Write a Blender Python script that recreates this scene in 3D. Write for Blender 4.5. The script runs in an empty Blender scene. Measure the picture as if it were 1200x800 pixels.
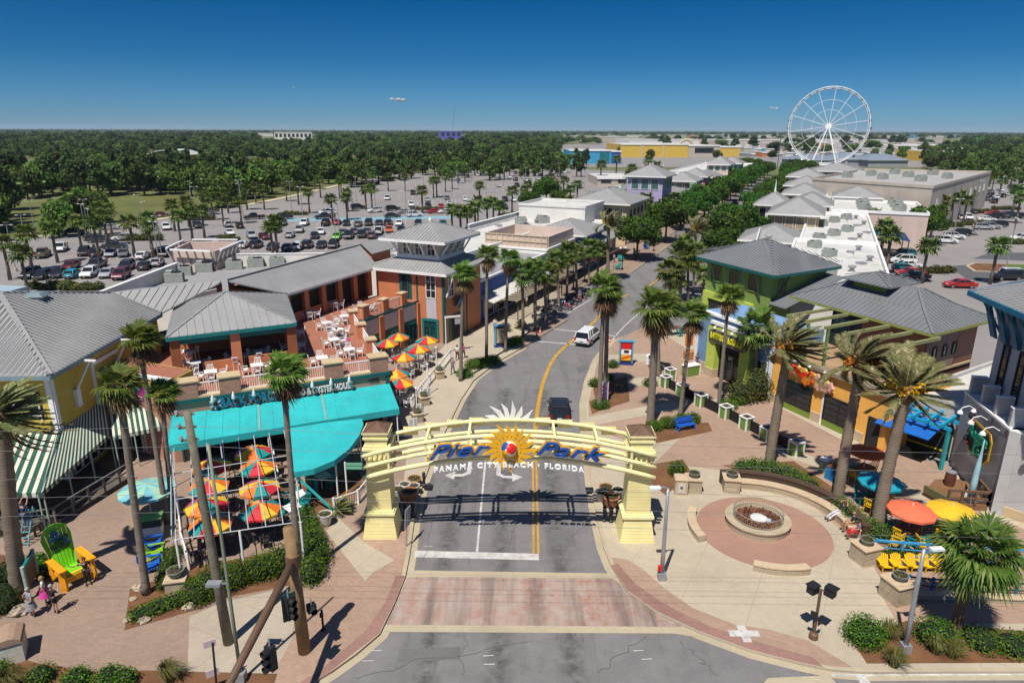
import bpy, bmesh, math, random
from mathutils import Vector, Matrix
rnd = random.Random(11)
SC = bpy.context.scene
COL = SC.collection
PI = math.pi
CH = 24.0; CF = 800.0; CP = math.radians(17.2); CR = math.radians(0.2)
_c, _s = math.cos(CP), math.sin(CP)
def ray(px, py):
 x = (px-600)/CF; y = (400-py)/CF
 xr = x*math.cos(CR)-y*math.sin(CR); yr = x*math.sin(CR)+y*math.cos(CR)
 return Vector((xr, _c+yr*_s, -_s+yr*_c))
def G(px, py, z=0.0):
 d = ray(px, py); t = (z-CH)/d.z
 return Vector((t*d.x, t*d.y, z))
def AT(px, py, Y):
 d = ray(px, py); t = Y/d.y
 return Vector((t*d.x, Y, CH+t*d.z))
def HT(bx, by, ty, z=0.0):
 g = G(bx, by, z); return AT(bx, ty, g.y).z
_h = math.radians(24.5)
ES = Vector((math.sin(_h), math.cos(_h), 0)); ET = Vector((-math.cos(_h), math.sin(_h), 0)); T0 = Vector((-7.8, 76.1, 0))
def ST(s, t, z=0.0): return T0+ES*s+ET*t+Vector((0, 0, z))
def hd(a):
 a = math.radians(a); return Vector((math.sin(a), math.cos(a), 0))
_M = {}
def _new(name):
 m = bpy.data.materials.new(name); m.use_nodes = True
 nt = m.node_tree; b = nt.nodes['Principled BSDF']
 return m, nt, b
def N(nt, t, **kw):
 n = nt.nodes.new(t)
 for k, v in kw.items(): setattr(n, k, v)
 return n
def mixc(nt, fac, a, b, blend='MIX'):
 n = nt.nodes.new('ShaderNodeMix'); n.data_type = 'RGBA'; n.blend_type = blend
 for i, v in ((0, fac), (6, a), (7, b)):
  if hasattr(v, 'is_output'): nt.links.new(v, n.inputs[i])
  elif i == 0: n.inputs[0].default_value = v
  else: n.inputs[i].default_value = (v[0], v[1], v[2], 1)
 return n.outputs[2]
def math_(nt, op, a, b=None, c=None):
 n = nt.nodes.new('ShaderNodeMath'); n.operation = op
 for i, v in enumerate((a, b, c)):
  if v is None: continue
  if hasattr(v, 'is_output'): nt.links.new(v, n.inputs[i])
  else: n.inputs[i].default_value = v
 return n.outputs[0]
def ramp(nt, fac, a, b):
 n = nt.nodes.new('ShaderNodeMapRange'); nt.links.new(fac, n.inputs[0])
 n.inputs[1].default_value = a; n.inputs[2].default_value = b
 return n.outputs[0]
def noise(nt, vec, scale, detail=4, rough=.55):
 n = nt.nodes.new('ShaderNodeTexNoise'); n.inputs['Scale'].default_value = scale
 n.inputs['Detail'].default_value = detail; n.inputs['Roughness'].default_value = rough
 nt.links.new(vec, n.inputs['Vector']); return n.outputs[0]
def coord(nt, what='Object'):
 return nt.nodes.new('ShaderNodeTexCoord').outputs[what]
def wpos(nt): return nt.nodes.new('ShaderNodeNewGeometry').outputs['Position']
def mapping(nt, vec, scale=(1, 1, 1), rot=(0, 0, 0)):
 n = nt.nodes.new('ShaderNodeMapping'); nt.links.new(vec, n.inputs[0])
 n.inputs['Scale'].default_value = scale; n.inputs['Rotation'].default_value = rot
 return n.outputs[0]
def bump(nt, b, h, strength=.3, dist=.02):
 n = nt.nodes.new('ShaderNodeBump'); n.inputs['Strength'].default_value = strength; n.inputs['Distance'].default_value = dist
 nt.links.new(h, n.inputs['Height']); nt.links.new(n.outputs[0], b.inputs['Normal'])
def dk(c, k): return tuple(min(1, max(0, x*k)) for x in c[:3])
def mat(name, col, rough=.65, var=.14, scale=1.3, spec=.35, metal=0.0, bmp=0.0, dirt=0.0):
 """a painted or bare surface: its colour with soft wear"""
 if name in _M: return _M[name]
 m, nt, b = _new(name)
 v = coord(nt)
 f = noise(nt, v, scale, 5, .6)
 f2 = noise(nt, v, scale*9, 3, .6)
 c = mixc(nt, ramp(nt, f, .3, .7), dk(col, 1-var), dk(col, 1+var))
 c = mixc(nt, math_(nt, 'MULTIPLY', ramp(nt, f2, .45, .75), var*1.6), c, dk(col, .55))
 if dirt: c = mixc(nt, math_(nt, 'MULTIPLY', ramp(nt, noise(nt, mapping(nt, v, (1, 1, .25)), scale*2.2, 5), .52, .8), dirt), c, (.10, .085, .07))
 nt.links.new(c, b.inputs['Base Color'])
 nt.links.new(math_(nt, 'MULTIPLY_ADD', f2, .25, rough-.12), b.inputs['Roughness'])
 b.inputs['Metallic'].default_value = metal; b.inputs['Specular IOR Level'].default_value = spec
 if bmp: bump(nt, b, f2, bmp, .03)
 _M[name] = m; return m
def mat_obj(name, rough=.35, spec=.5, coat=0.0, metal=0.0):
 """paint that takes the object's own colour"""
 if name in _M: return _M[name]
 m, nt, b = _new(name)
 oi = N(nt, 'ShaderNodeObjectInfo')
 f = noise(nt, coord(nt), 2.0, 4)
 c = mixc(nt, math_(nt, 'MULTIPLY', ramp(nt, f, .4, .8), .18), oi.outputs['Color'], (.12, .11, .10))
 nt.links.new(c, b.inputs['Base Color'])
 b.inputs['Roughness'].default_value = rough; b.inputs['Specular IOR Level'].default_value = spec
 b.inputs['Coat Weight'].default_value = coat; b.inputs['Metallic'].default_value = metal
 _M[name] = m; return m
def mat_siding(name, col, period=.2, axis=2, dark=.55, var=.1, rough=.6):
 """lapped boards with a groove at every period"""
 if name in _M: return _M[name]
 m, nt, b = _new(name)
 v = wpos(nt)
 sx = N(nt, 'ShaderNodeSeparateXYZ'); nt.links.new(v, sx.inputs[0])
 fr = math_(nt, 'FRACT', math_(nt, 'DIVIDE', sx.outputs[axis], period))
 g = math_(nt, 'LESS_THAN', fr, .13)
 f = noise(nt, v, .8, 5, .6)
 c = mixc(nt, ramp(nt, f, .3, .7), dk(col, 1-var), dk(col, 1+var))
 c = mixc(nt, math_(nt, 'MULTIPLY', g, 1-dark), c, dk(col, .25))
 nt.links.new(c, b.inputs['Base Color']); b.inputs['Roughness'].default_value = rough
 b.inputs['Specular IOR Level'].default_value = .3
 bump(nt, b, fr, .5, .03)
 _M[name] = m; return m
def mat_brick(name, col, mortar, scale=1.0):
 if name in _M: return _M[name]
 m, nt, b = _new(name)
 v = wpos(nt)
 sx = N(nt, 'ShaderNodeSeparateXYZ'); nt.links.new(v, sx.inputs[0])
 cx = N(nt, 'ShaderNodeCombineXYZ')
 nt.links.new(math_(nt, 'ADD', sx.outputs[0], sx.outputs[1]), cx.inputs[0]); nt.links.new(sx.outputs[2], cx.inputs[1])
 br = N(nt, 'ShaderNodeTexBrick'); nt.links.new(cx.outputs[0], br.inputs['Vector'])
 br.inputs['Scale'].default_value = scale
 br.inputs['Color1'].default_value = (*dk(col, 1.12), 1); br.inputs['Color2'].default_value = (*dk(col, .8), 1); br.inputs['Mortar'].default_value = (*mortar, 1)
 br.inputs['Brick Width'].default_value = .5; br.inputs['Row Height'].default_value = .17; br.inputs['Mortar Size'].default_value = .016
 c = mixc(nt, ramp(nt, noise(nt, v, .7, 5), .35, .8), br.outputs[0], dk(col, .75))
 nt.links.new(c, b.inputs['Base Color']); b.inputs['Roughness'].default_value = .8
 bump(nt, b, br.outputs['Fac'], -.4, .02)
 _M[name] = m; return m
def mat_ground(name, col, var=.15, s1=.12, s2=2.5, joints=None, jrot=0, stain=.25, stainc=(.05, .045, .04), tint=None, rough=.85, pave=None, streak=None):
 """paved or bare ground: broad patches, fine grain, stains and, if asked, scored joints"""
 if name in _M: return _M[name]
 m, nt, b = _new(name)
 v = wpos(nt)
 f1 = noise(nt, v, s1, 6, .6); f2 = noise(nt, v, s2, 6, .65); f3 = noise(nt, v, s1*5, 5, .7); f4 = noise(nt, v, s2*8, 2)
 c = mixc(nt, ramp(nt, f1, .3, .7), dk(col, 1-var), dk(col, 1+var))
 if tint: c = mixc(nt, ramp(nt, f3, .42, .68), c, tint)
 c = mixc(nt, math_(nt, 'MULTIPLY', ramp(nt, f2, .35, .75), .28), c, dk(col, .55))
 c = mixc(nt, math_(nt, 'MULTIPLY', ramp(nt, f4, .55, .8), .35), c, dk(col, 1.5))
 if stain: c = mixc(nt, math_(nt, 'MULTIPLY', ramp(nt, noise(nt, v, s1*3, 8, .75), .56, .74), stain), c, stainc)
 if streak:
  c = mixc(nt, math_(nt, 'MULTIPLY', ramp(nt, noise(nt, mapping(nt, v, (1.1, .05, 1)), .8, 5, .6), .52, .72), .55), c, streak)
  c = mixc(nt, math_(nt, 'MULTIPLY', ramp(nt, noise(nt, mapping(nt, v, (2.4, .5, 1)), .9, 8, .8), .60, .68), .75), c, dk(streak, .45))
  sp = N(nt, 'ShaderNodeSeparateXYZ'); nt.links.new(v, sp.inputs[0])
  near = math_(nt, 'LESS_THAN', sp.outputs[1], 62.0)
  for xo in (-.55, -3.9, 2.9):
   w_ = math_(nt, 'SUBTRACT', 1.0, math_(nt, 'MINIMUM', math_(nt, 'MULTIPLY', math_(nt, 'ABSOLUTE', math_(nt, 'SUBTRACT', sp.outputs[0], xo)), 1.1), 1.0))
   c = mixc(nt, math_(nt, 'MULTIPLY', near, math_(nt, 'MULTIPLY', math_(nt, 'MULTIPLY', w_, ramp(nt, f2, .3, .62)), .8)), c, dk(streak, .5))
  c = mixc(nt, math_(nt, 'MULTIPLY', ramp(nt, noise(nt, mapping(nt, v, (.7, .12, 1)), .5, 7, .75), .6, .75), .4), c, dk(col, 1.5))
 if pave:
  br = N(nt, 'ShaderNodeTexBrick'); nt.links.new(mapping(nt, v, rot=(0, 0, jrot)), br.inputs['Vector'])
  br.inputs['Scale'].default_value = pave; br.inputs['Color1'].default_value = (.75, .75, .75, 1); br.inputs['Color2'].default_value = (1.15, 1.1, 1.05, 1); br.inputs['Mortar'].default_value = (.5, .48, .46, 1)
  br.inputs['Mortar Size'].default_value = .012
  c = mixc(nt, .35, c, br.outputs[0], 'MULTIPLY')
 if joints:
  vv = mapping(nt, v, rot=(0, 0, jrot))
  sx = N(nt, 'ShaderNodeSeparateXYZ'); nt.links.new(vv, sx.inputs[0])
  ja = math_(nt, 'LESS_THAN', math_(nt, 'FRACT', math_(nt, 'DIVIDE', sx.outputs[0], joints)), .035/joints)
  jb = math_(nt, 'LESS_THAN', math_(nt, 'FRACT', math_(nt, 'DIVIDE', sx.outputs[1], joints)), .035/joints)
  c = mixc(nt, math_(nt, 'MULTIPLY', math_(nt, 'MAXIMUM', ja, jb), .32), c, dk(col, .35))
 nt.links.new(c, b.inputs['Base Color']); b.inputs['Roughness'].default_value = rough
 b.inputs['Specular IOR Level'].default_value = .25
 bump(nt, b, f4, .25, .02)
 _M[name] = m; return m
def mat_leaf(name, a, bcol, c3=None, trans=.25, rough=.6, objvar=.25, spec=.2):
 """leaves: every leaf its own shade between two or three greens, every plant a little different"""
 if name in _M: return _M[name]
 m, nt, b = _new(name)
 g = N(nt, 'ShaderNodeNewGeometry'); oi = N(nt, 'ShaderNodeObjectInfo')
 r = g.outputs['Random Per Island']
 c = mixc(nt, r, a, bcol)
 if c3: c = mixc(nt, ramp(nt, r, .8, .95), c, c3)
 hs = N(nt, 'ShaderNodeHueSaturation'); nt.links.new(c, hs.inputs['Color'])
 nt.links.new(math_(nt, 'MULTIPLY_ADD', oi.outputs['Random'], objvar*1.6, 1-objvar*.8), hs.inputs['Value'])
 nt.links.new(math_(nt, 'MULTIPLY_ADD', oi.outputs['Random'], .05, .475), hs.inputs['Hue'])
 nt.links.new(hs.outputs[0], b.inputs['Base Color'])
 b.inputs['Roughness'].default_value = rough; b.inputs['Specular IOR Level'].default_value = spec
 if trans:
  t = N(nt, 'ShaderNodeBsdfTranslucent'); nt.links.new(hs.outputs[0], t.inputs[0])
  mx = N(nt, 'ShaderNodeMixShader'); mx.inputs[0].default_value = trans
  nt.links.new(b.outputs[0], mx.inputs[1]); nt.links.new(t.outputs[0], mx.inputs[2])
  nt.links.new(mx.outputs[0], nt.nodes['Material Output'].inputs[0])
 _M[name] = m; return m
def mat_glass(name='window_glass', col=(.015, .02, .024), rough=.08):
 if name in _M: return _M[name]
 m, nt, b = _new(name)
 f = noise(nt, wpos(nt), .6, 3)
 nt.links.new(mixc(nt, f, dk(col, .5), dk(col, 1.8)), b.inputs['Base Color'])
 b.inputs['Roughness'].default_value = rough; b.inputs['Specular IOR Level'].default_value = .6
 _M[name] = m; return m
class MB:
 def __init__(s): s.v = []; s.f = []; s.mi = []; s.m = 0
 def face(s, pts, m=None):
  i = len(s.v); s.v += [Vector(p) for p in pts]; s.f.append(tuple(range(i, i+len(pts)))); s.mi.append(s.m if m is None else m); return s
 def hexa(s, b, t, m=None):
  i = len(s.v); n = len(b); s.v += [Vector(p) for p in b]+[Vector(p) for p in t]; m = s.m if m is None else m
  s.f.append(tuple(range(i+n-1, i-1, -1))); s.f.append(tuple(range(i+n, i+2*n)))
  for k in range(n): s.f.append((i+k, i+(k+1) % n, i+n+(k+1) % n, i+n+k))
  s.mi += [m]*(n+2); return s
 def box(s, x, y, z, sx, sy, sz, rz=0, m=None):
  """box whose base centre is x, y, z"""
  c, q = math.cos(rz), math.sin(rz)
  p = [(x+c*a-q*b, y+q*a+c*b) for a, b in ((-sx/2, -sy/2), (sx/2, -sy/2), (sx/2, sy/2), (-sx/2, sy/2))]
  return s.hexa([(a, b, z) for a, b in p], [(a, b, z+sz) for a, b in p], m)
 def taper(s, x, y, z, sx, sy, tx, ty, h, rz=0, m=None, dx=0, dy=0):
  c, q = math.cos(rz), math.sin(rz)
  def cor(w, d, ox=0, oy=0): return [(x+c*(a+ox)-q*(b+oy), y+q*(a+ox)+c*(b+oy)) for a, b in ((-w/2, -d/2), (w/2, -d/2), (w/2, d/2), (-w/2, d/2))]
  return s.hexa([(a, b, z) for a, b in cor(sx, sy)], [(a, b, z+h) for a, b in cor(tx, ty, dx, dy)], m)
 def prism(s, poly, z0, z1, m=None, top=None):
  """poly counter-clockwise or not; m for sides, top for the top face"""
  P = [Vector((p[0], p[1], 0)) for p in poly]
  a = sum(P[i].x*P[(i+1) % len(P)].y-P[(i+1) % len(P)].x*P[i].y for i in range(len(P)))
  if a < 0: P.reverse()
  n0 = len(s.f); s.hexa([(p.x, p.y, z0) for p in P], [(p.x, p.y, z1) for p in P], m)
  if top is not None: s.mi[n0+1] = top
  return s
 def beam(s, p, q, w, h=None, m=None, up=(0, 0, 1)):
  p, q = Vector(p), Vector(q); h = w if h is None else h
  d = (q-p)
  if d.length < 1e-6: return s
  d.normalize(); u = Vector(up)
  if abs(d.dot(u)) > .98: u = Vector((1, 0, 0))
  x = d.cross(u).normalized(); y = x.cross(d).normalized()
  o = [(-w/2, -h/2), (w/2, -h/2), (w/2, h/2), (-w/2, h/2)]
  return s.hexa([p+x*a+y*b for a, b in o], [q+x*a+y*b for a, b in o], m)
 def tube(s, pts, r, n=8, m=None, cap=True):
  pts = [Vector(p) for p in pts]; k = len(pts)
  R = r if isinstance(r, (list, tuple)) else [r]*k
  i0 = len(s.v); m = s.m if m is None else m
  prev = None
  for j, p in enumerate(pts):
   d = (pts[min(j+1, k-1)]-pts[max(j-1, 0)])
   d = d.normalized() if d.length > 1e-9 else Vector((0, 0, 1))
   u = Vector((1, 0, 0)) if abs(d.x) < .9 else Vector((0, 1, 0))
   if prev is not None: u = prev
   x = (u-d*u.dot(d)).normalized(); y = d.cross(x); prev = x
   for a in range(n):
    an = 2*PI*a/n; s.v.append(p+x*(R[j]*math.cos(an))+y*(R[j]*math.sin(an)))
  for j in range(k-1):
   for a in range(n):
    b = (a+1) % n; s.f.append((i0+j*n+a, i0+j*n+b, i0+(j+1)*n+b, i0+(j+1)*n+a)); s.mi.append(m)
  if cap:
   s.f.append(tuple(i0+a for a in range(n-1, -1, -1))); s.f.append(tuple(i0+(k-1)*n+a for a in range(n))); s.mi += [m, m]
  return s
 def lathe(s, x, y, z, prof, n=14, m=None, cap=True, sx=1, sy=1, ms=None):
  i0 = len(s.v); m = s.m if m is None else m
  for r, h in prof:
   for a in range(n):
    an = 2*PI*a/n; s.v.append(Vector((x+sx*r*math.cos(an), y+sy*r*math.sin(an), z+h)))
  for j in range(len(prof)-1):
   for a in range(n):
    b = (a+1) % n; s.f.append((i0+j*n+a, i0+j*n+b, i0+(j+1)*n+b, i0+(j+1)*n+a)); s.mi.append(ms[j] if ms else m)
  if cap:
   k = len(prof); s.f.append(tuple(i0+a for a in range(n-1, -1, -1))); s.f.append(tuple(i0+(k-1)*n+a for a in range(n))); s.mi += [m, ms[-1] if ms else m]
  return s
 def ball(s, x, y, z, r, n=10, m=None, sx=1, sy=1, sz=1):
  k = max(4, n//2+1)
  return s.lathe(x, y, z, [(r*max(.02, math.sin(PI*j/k)), -r*sz*math.cos(PI*j/k)) for j in range(k+1)], n, m, True, sx, sy)
 def ribs(s, poly, u, spacing=.5, m=None, w=.05, h=.06, lift=.0):
  """standing seams on a convex planar roof face: straight up the slope, one every spacing along u"""
  P = [Vector(p) for p in poly]; nrm = Vector((0, 0, 0))
  for i in range(1, len(P)-1): nrm += (P[i]-P[0]).cross(P[i+1]-P[0])
  nrm.normalize()
  if nrm.z < 0: nrm = -nrm
  u = Vector(u); u = (u-nrm*u.dot(nrm)).normalized(); v = nrm.cross(u)
  O = P[0]; Q = [((p-O).dot(u), (p-O).dot(v)) for p in P]
  lo = min(q[0] for q in Q); hi = max(q[0] for q in Q)
  a = lo+spacing*.5
  while a < hi:
   xs = []
   for i in range(len(Q)):
    p, q = Q[i], Q[(i+1) % len(Q)]
    if (p[0]-a)*(q[0]-a) < 0: xs.append(p[1]+(q[1]-p[1])*(a-p[0])/(q[0]-p[0]))
   if len(xs) >= 2 and max(xs)-min(xs) > .15:
    e = O+u*a+nrm*(h/2+lift); s.beam(e+v*min(xs), e+v*max(xs), w, h, m, up=nrm)
   a += spacing
  return s
 def build(s, name, mats, parent=None, smooth=False, world=True, bev=0, color=None):
  me = bpy.data.meshes.new(name)
  off = Vector((0, 0, 0)); q = parent if world else None
  while q is not None: off = off+q.location; q = q.parent
  me.from_pydata([tuple(p-off) for p in s.v], [], s.f)
  if not isinstance(mats, (list, tuple)): mats = [mats]
  for m in mats: me.materials.append(m)
  if len(mats) > 1: me.polygons.foreach_set('material_index', s.mi)
  if smooth: me.polygons.foreach_set('use_smooth', [True]*len(me.polygons))
  bm = bmesh.new(); bm.from_mesh(me)
  if smooth: bmesh.ops.remove_doubles(bm, verts=bm.verts, dist=1e-5)
  bmesh.ops.recalc_face_normals(bm, faces=bm.faces); bm.to_mesh(me); bm.free()
  me.update()
  o = bpy.data.objects.new(name, me); COL.objects.link(o)
  if parent is not None: o.parent = parent
  if color is not None: o.color = (*color[:3], 1)
  if bev:
   md = o.modifiers.new('b', 'BEVEL'); md.width = bev; md.segments = 2; md.limit_method = 'ANGLE'
  return o
def tag(o, label=None, cat=None, group=None, kind=None):
 if label: o['label'] = label
 if cat: o['category'] = cat
 if group: o['group'] = group
 if kind: o['kind'] = kind
 return o
def thing(name, label, cat, loc=(0, 0, 0), rz=0, group=None):
 o = bpy.data.objects.new(name, None); COL.objects.link(o); o.empty_display_size = .3
 o.location = loc; o.rotation_euler = (0, 0, rz)
 return tag(o, label, cat, group)
_KIDS = {}
def kids(o): return [c for c in o.children]
def dup(o, loc=None, rz=None, label=None, group=None, scale=None, parent=None, color=None, _list=None):
 c = o.copy(); COL.objects.link(c)
 if parent is not None: c.parent = parent
 if loc is not None: c.location = loc
 if rz is not None: c.rotation_euler = (0, 0, rz)
 if scale is not None: c.scale = (scale, scale, scale) if isinstance(scale, (int, float)) else scale
 if label: c['label'] = label
 if group: c['group'] = group
 if color is not None: c.color = (*color[:3], 1)
 for ch in (list(o.children)): dup(ch, parent=c, color=color if ch.get('paint') else None)
 return c
ORD = ['first', 'second', 'third', 'fourth', 'fifth', 'sixth', 'seventh', 'eighth', 'ninth', 'tenth', 'eleventh', 'twelfth', 'thirteenth', 'fourteenth', 'fifteenth', 'sixteenth',
       'seventeenth', 'eighteenth', 'nineteenth', 'twentieth', 'twenty-first', 'twenty-second', 'twenty-third', 'twenty-fourth', 'twenty-fifth', 'twenty-sixth', 'twenty-seventh', 'twenty-eighth',
       'twenty-ninth', 'thirtieth', 'thirty-first', 'thirty-second', 'thirty-third', 'thirty-fourth', 'thirty-fifth', 'thirty-sixth', 'thirty-seventh', 'thirty-eighth', 'thirty-ninth', 'fortieth']
def text_mesh(body, size, depth, shear=0.0, offset=0.0, spacing=1.0, bevel=0.0):
 """lettering as a mesh lying in x (along) and z (up), facing -y"""
 cu = bpy.data.curves.new('lettering', 'FONT'); cu.body = body; cu.size = size; cu.extrude = depth/2; cu.shear = shear; cu.offset = offset
 cu.space_character = spacing; cu.align_x = 'CENTER'; cu.align_y = 'CENTER'; cu.resolution_u = 3
 ob = bpy.data.objects.new('lettering', cu); COL.objects.link(ob)
 dg = bpy.context.evaluated_depsgraph_get(); dg.update()
 me = bpy.data.meshes.new_from_object(ob.evaluated_get(dg)); bpy.data.objects.remove(ob); bpy.data.curves.remove(cu)
 me.transform(Matrix.Rotation(PI/2, 4, 'X')); me.materials.clear()
 return me
def text_part(name, body, size, depth, m, parent, loc, rz=0, shear=0, offset=0, spacing=1.0, bend=None, tilt=0, sx=1.0):
 me = text_mesh(body, size, depth, shear, offset, spacing)
 if sx != 1.0: me.transform(Matrix.Diagonal((sx, 1, 1, 1)))
 if bend:
  for v in me.vertices: v.co.z += bend(v.co.x)
 me.materials.append(m)
 o = bpy.data.objects.new(name, me); COL.objects.link(o)
 if parent is not None: o.parent = parent
 o.location = loc; o.rotation_euler = (tilt, 0, rz); return o
cam = bpy.data.cameras.new('camera'); cam.sensor_width = 36; cam.lens = 24; cam.clip_start = .5; cam.clip_end = 60000
co = bpy.data.objects.new('camera', cam); COL.objects.link(co)
co.location = (0, 0, CH); 
co.rotation_euler = (Matrix.Rotation(PI/2-CP, 3, 'X') @ Matrix.Rotation(CR, 3, 'Z')).to_euler()
SC.camera = co
SUN_EL, SUN_AZ = 61.5, 25.0     # shadows fall 25 degrees east of the view axis
sl = bpy.data.lights.new('sun', 'SUN'); sl.energy = 4.5; sl.angle = math.radians(.53); sl.color = (1, .955, .88)
so = bpy.data.objects.new('sun', sl); COL.objects.link(so)
_d = Vector((-math.sin(math.radians(SUN_AZ))*math.cos(math.radians(SUN_EL)), -math.cos(math.radians(SUN_AZ))*math.cos(math.radians(SUN_EL)), math.sin(math.radians(SUN_EL))))
so.rotation_euler = _d.to_track_quat('Z', 'Y').to_euler(); so.location = (0, 0, 200)
w = bpy.data.worlds.new('World'); SC.world = w; w.use_nodes = True
nt = w.node_tree; bg = nt.nodes['Background']
sk = nt.nodes.new('ShaderNodeTexSky'); sk.sky_type = 'NISHITA'; sk.sun_disc = False
sk.sun_elevation = math.radians(SUN_EL); sk.sun_rotation = math.atan2(_d.x, _d.y)
sk.altitude = 0; sk.air_density = 1.0; sk.dust_density = .0; sk.ozone_density = 5.0
tc = nt.nodes.new('ShaderNodeTexCoord'); sx = nt.nodes.new('ShaderNodeSeparateXYZ'); nt.links.new(tc.outputs['Generated'], sx.inputs[0])
cr = nt.nodes.new('ShaderNodeValToRGB'); nt.links.new(sx.outputs[2], cr.inputs[0])
cr.color_ramp.elements[0].position = 0.0; cr.color_ramp.elements[0].color = (.30, .56, .98, 1)
cr.color_ramp.elements[1].position = 1.0; cr.color_ramp.elements[1].color = (.72, .82, .95, 1)
for p_, c_ in ((.04, (.20, .50, .90)), (.09, (.075, .385, .72)), (.165, (.008, .31, .62)), (.4, (.5, .7, .95))):
 e_ = cr.color_ramp.elements.new(p_); e_.color = (*c_, 1)
nt.links.new(mixc(nt, 1.0, sk.outputs[0], cr.outputs[0], 'MULTIPLY'), bg.inputs['Color'])
bg.inputs['Strength'].default_value = .06
SC.view_settings.view_transform = 'Standard'; SC.view_settings.look = 'None'; SC.view_settings.gamma = 1; SC.view_settings.exposure = 0.35
SC.view_settings.use_curve_mapping = False
SC.render.engine = 'CYCLES'
SC.cycles.use_denoising = True
SC.cycles.max_bounces = 6; SC.cycles.diffuse_bounces = 3; SC.cycles.transparent_max_bounces = 8
def structure(o): o['kind'] = 'structure'; return o
def px(pts, z=0.0): return [G(a, b, z) for a, b in pts]
MG = dict(
 land=mat_ground('land_soil', (.13, .145, .05), .35, .004, .05, tint=(.16, .15, .075), stain=.2, stainc=(.06, .08, .03)),
 asphalt=mat_ground('asphalt_worn', (.172, .162, .160), .14, .10, 1.6, stain=.45, stainc=(.075, .072, .072), tint=(.205, .194, .19), streak=(.10, .094, .092)),
 lot=mat_ground('asphalt_lot', (.235, .215, .205), .12, .03, .6, stain=.3, stainc=(.13, .12, .115), tint=(.275, .25, .24)),
 dark=mat_ground('asphalt_new', (.10, .10, .105), .12, .05, .8),
 conc=mat_ground('concrete_cream', (.42, .355, .265), .12, .15, 2.2, joints=3.4, jrot=.5, stain=.3, stainc=(.26, .215, .16)),
 concw=mat_ground('concrete_walk', (.385, .325, .25), .12, .2, 2.2, joints=2.4, jrot=.43, stain=.35, stainc=(.22, .18, .14)),
 kerb=mat_ground('concrete_kerb', (.41, .345, .24), .12, .3, 3, stain=.35, stainc=(.2, .17, .13)),
 pink=mat_ground('pink_paving', (.35, .24, .175), .14, .16, 2.0, stain=.3, stainc=(.22, .15, .12), pave=1.6, jrot=.45),
 pinkl=mat_ground('brown_paving', (.295, .21, .16), .14, .14, 2.0, stain=.3, stainc=(.18, .13, .105), pave=1.6, jrot=.2),
 red=mat_ground('red_band', (.29, .165, .135), .14, .2, 2.2, stain=.3, stainc=(.13, .08, .07), pave=2.4),
 circle=mat_ground('red_plaza_circle', (.335, .195, .14), .1, .25, 1.6, stain=.25, stainc=(.2, .11, .08)),
 mulch=mat_ground('mulch', (.16, .075, .035), .3, .6, 9, stain=.4, stainc=(.05, .03, .02)),
 terr=mat_ground('terracotta_deck', (.335, .135, .085), .14, .2, 1.5, pave=2.0, stain=.2, stainc=(.16, .06, .03)),
)
white_paint = mat('road_paint_white', (.50, .48, .45), .7, .2, 1.2, dirt=.6)
yellow_paint = mat('road_paint_yellow', (.50, .27, .03), .7, .18, 1.2, dirt=.5)
def sheet(name, poly, z, m):
 return structure(MB().face([(p[0], p[1], z) for p in poly]).build(name, m))
def slab(name, poly, z0, z1, m):
 return structure(MB().prism(poly, z0, z1).build(name, m))
sheet('ground', [(-30000, -60, 0), (30000, -60, 0), (30000, 40000, 0), (-30000, 40000, 0)], -.06, MG['land'])
sheet('road', [(-120, -30), (160, -30), (160, 37), (14, 37), ST(60, -24), ST(340, -24), ST(340, -5), ST(4, -2), (-14, 60), (-120, 37)], 0, MG['asphalt'])
lotL = px([(-150, 300), (60, 277), (150, 264), (240, 250), (330, 234), (400, 218), (440, 206), (560, 200), (668, 198)])+[ST(340, 21), ST(100, 21), ST(-30, 21), Vector((-120, 76, 0))]
sheet('car_park', lotL, 0.0, MG['lot'])
sheet('car_park', [ST(-20, -48), ST(-20, -160), ST(420, -260), ST(420, -60), ST(60, -47)], .0, MG['lot'])
LK = [(345, 812), (390, 785), (418, 765), (445, 742), (462, 707), (475, 675), (480, 650), (485, 612), (496, 565), (511, 525), (526, 497), (540, 468), (556, 444), (582, 424), (614, 406)]
RK = [(1260, 786), (1100, 786.5), (1013, 787), (975, 784), (940, 777), (880, 762), (820, 740), (770, 717), (735, 692), (716, 662), (707, 640), (699, 605), (693, 570), (688, 530), (685, 500), (684, 472), (689, 446), (699, 420), (715, 399)]
lk = px(LK, .13); rk = px(RK, .13)
_b = [ST(16, -9.3), ST(16.6, -4.6), ST(40, -4.6), ST(41, -8.6), ST(95, -8.2), ST(98, -5), ST(330, -5), ST(330, 21.0), ST(25, 21.0), (-46, 83), (-46, 66), (-130, 60), (-130, 24), (lk[0].x-3, 23.6), (lk[0].x-1, 24)]
pavL = [(p[0], p[1]) for p in lk]+[(p[0], p[1]) for p in _b]
_b = [ST(17, -20.0), ST(17.5, -24.6), ST(45, -24.6), ST(46, -20), ST(92, -19.6), ST(330, -20), ST(330, -62), ST(60, -47), ST(-12, -47), (58, 44), (58, 36), (170, 36), (170, rk[0].y)]
pavR = [(p[0], p[1]) for p in rk]+[(p[0], p[1]) for p in _b]
slab('pavement', pavL, -.05, .13, MG['pinkl']); slab('pavement', pavR, -.05, .13, MG['conc'])
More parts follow.
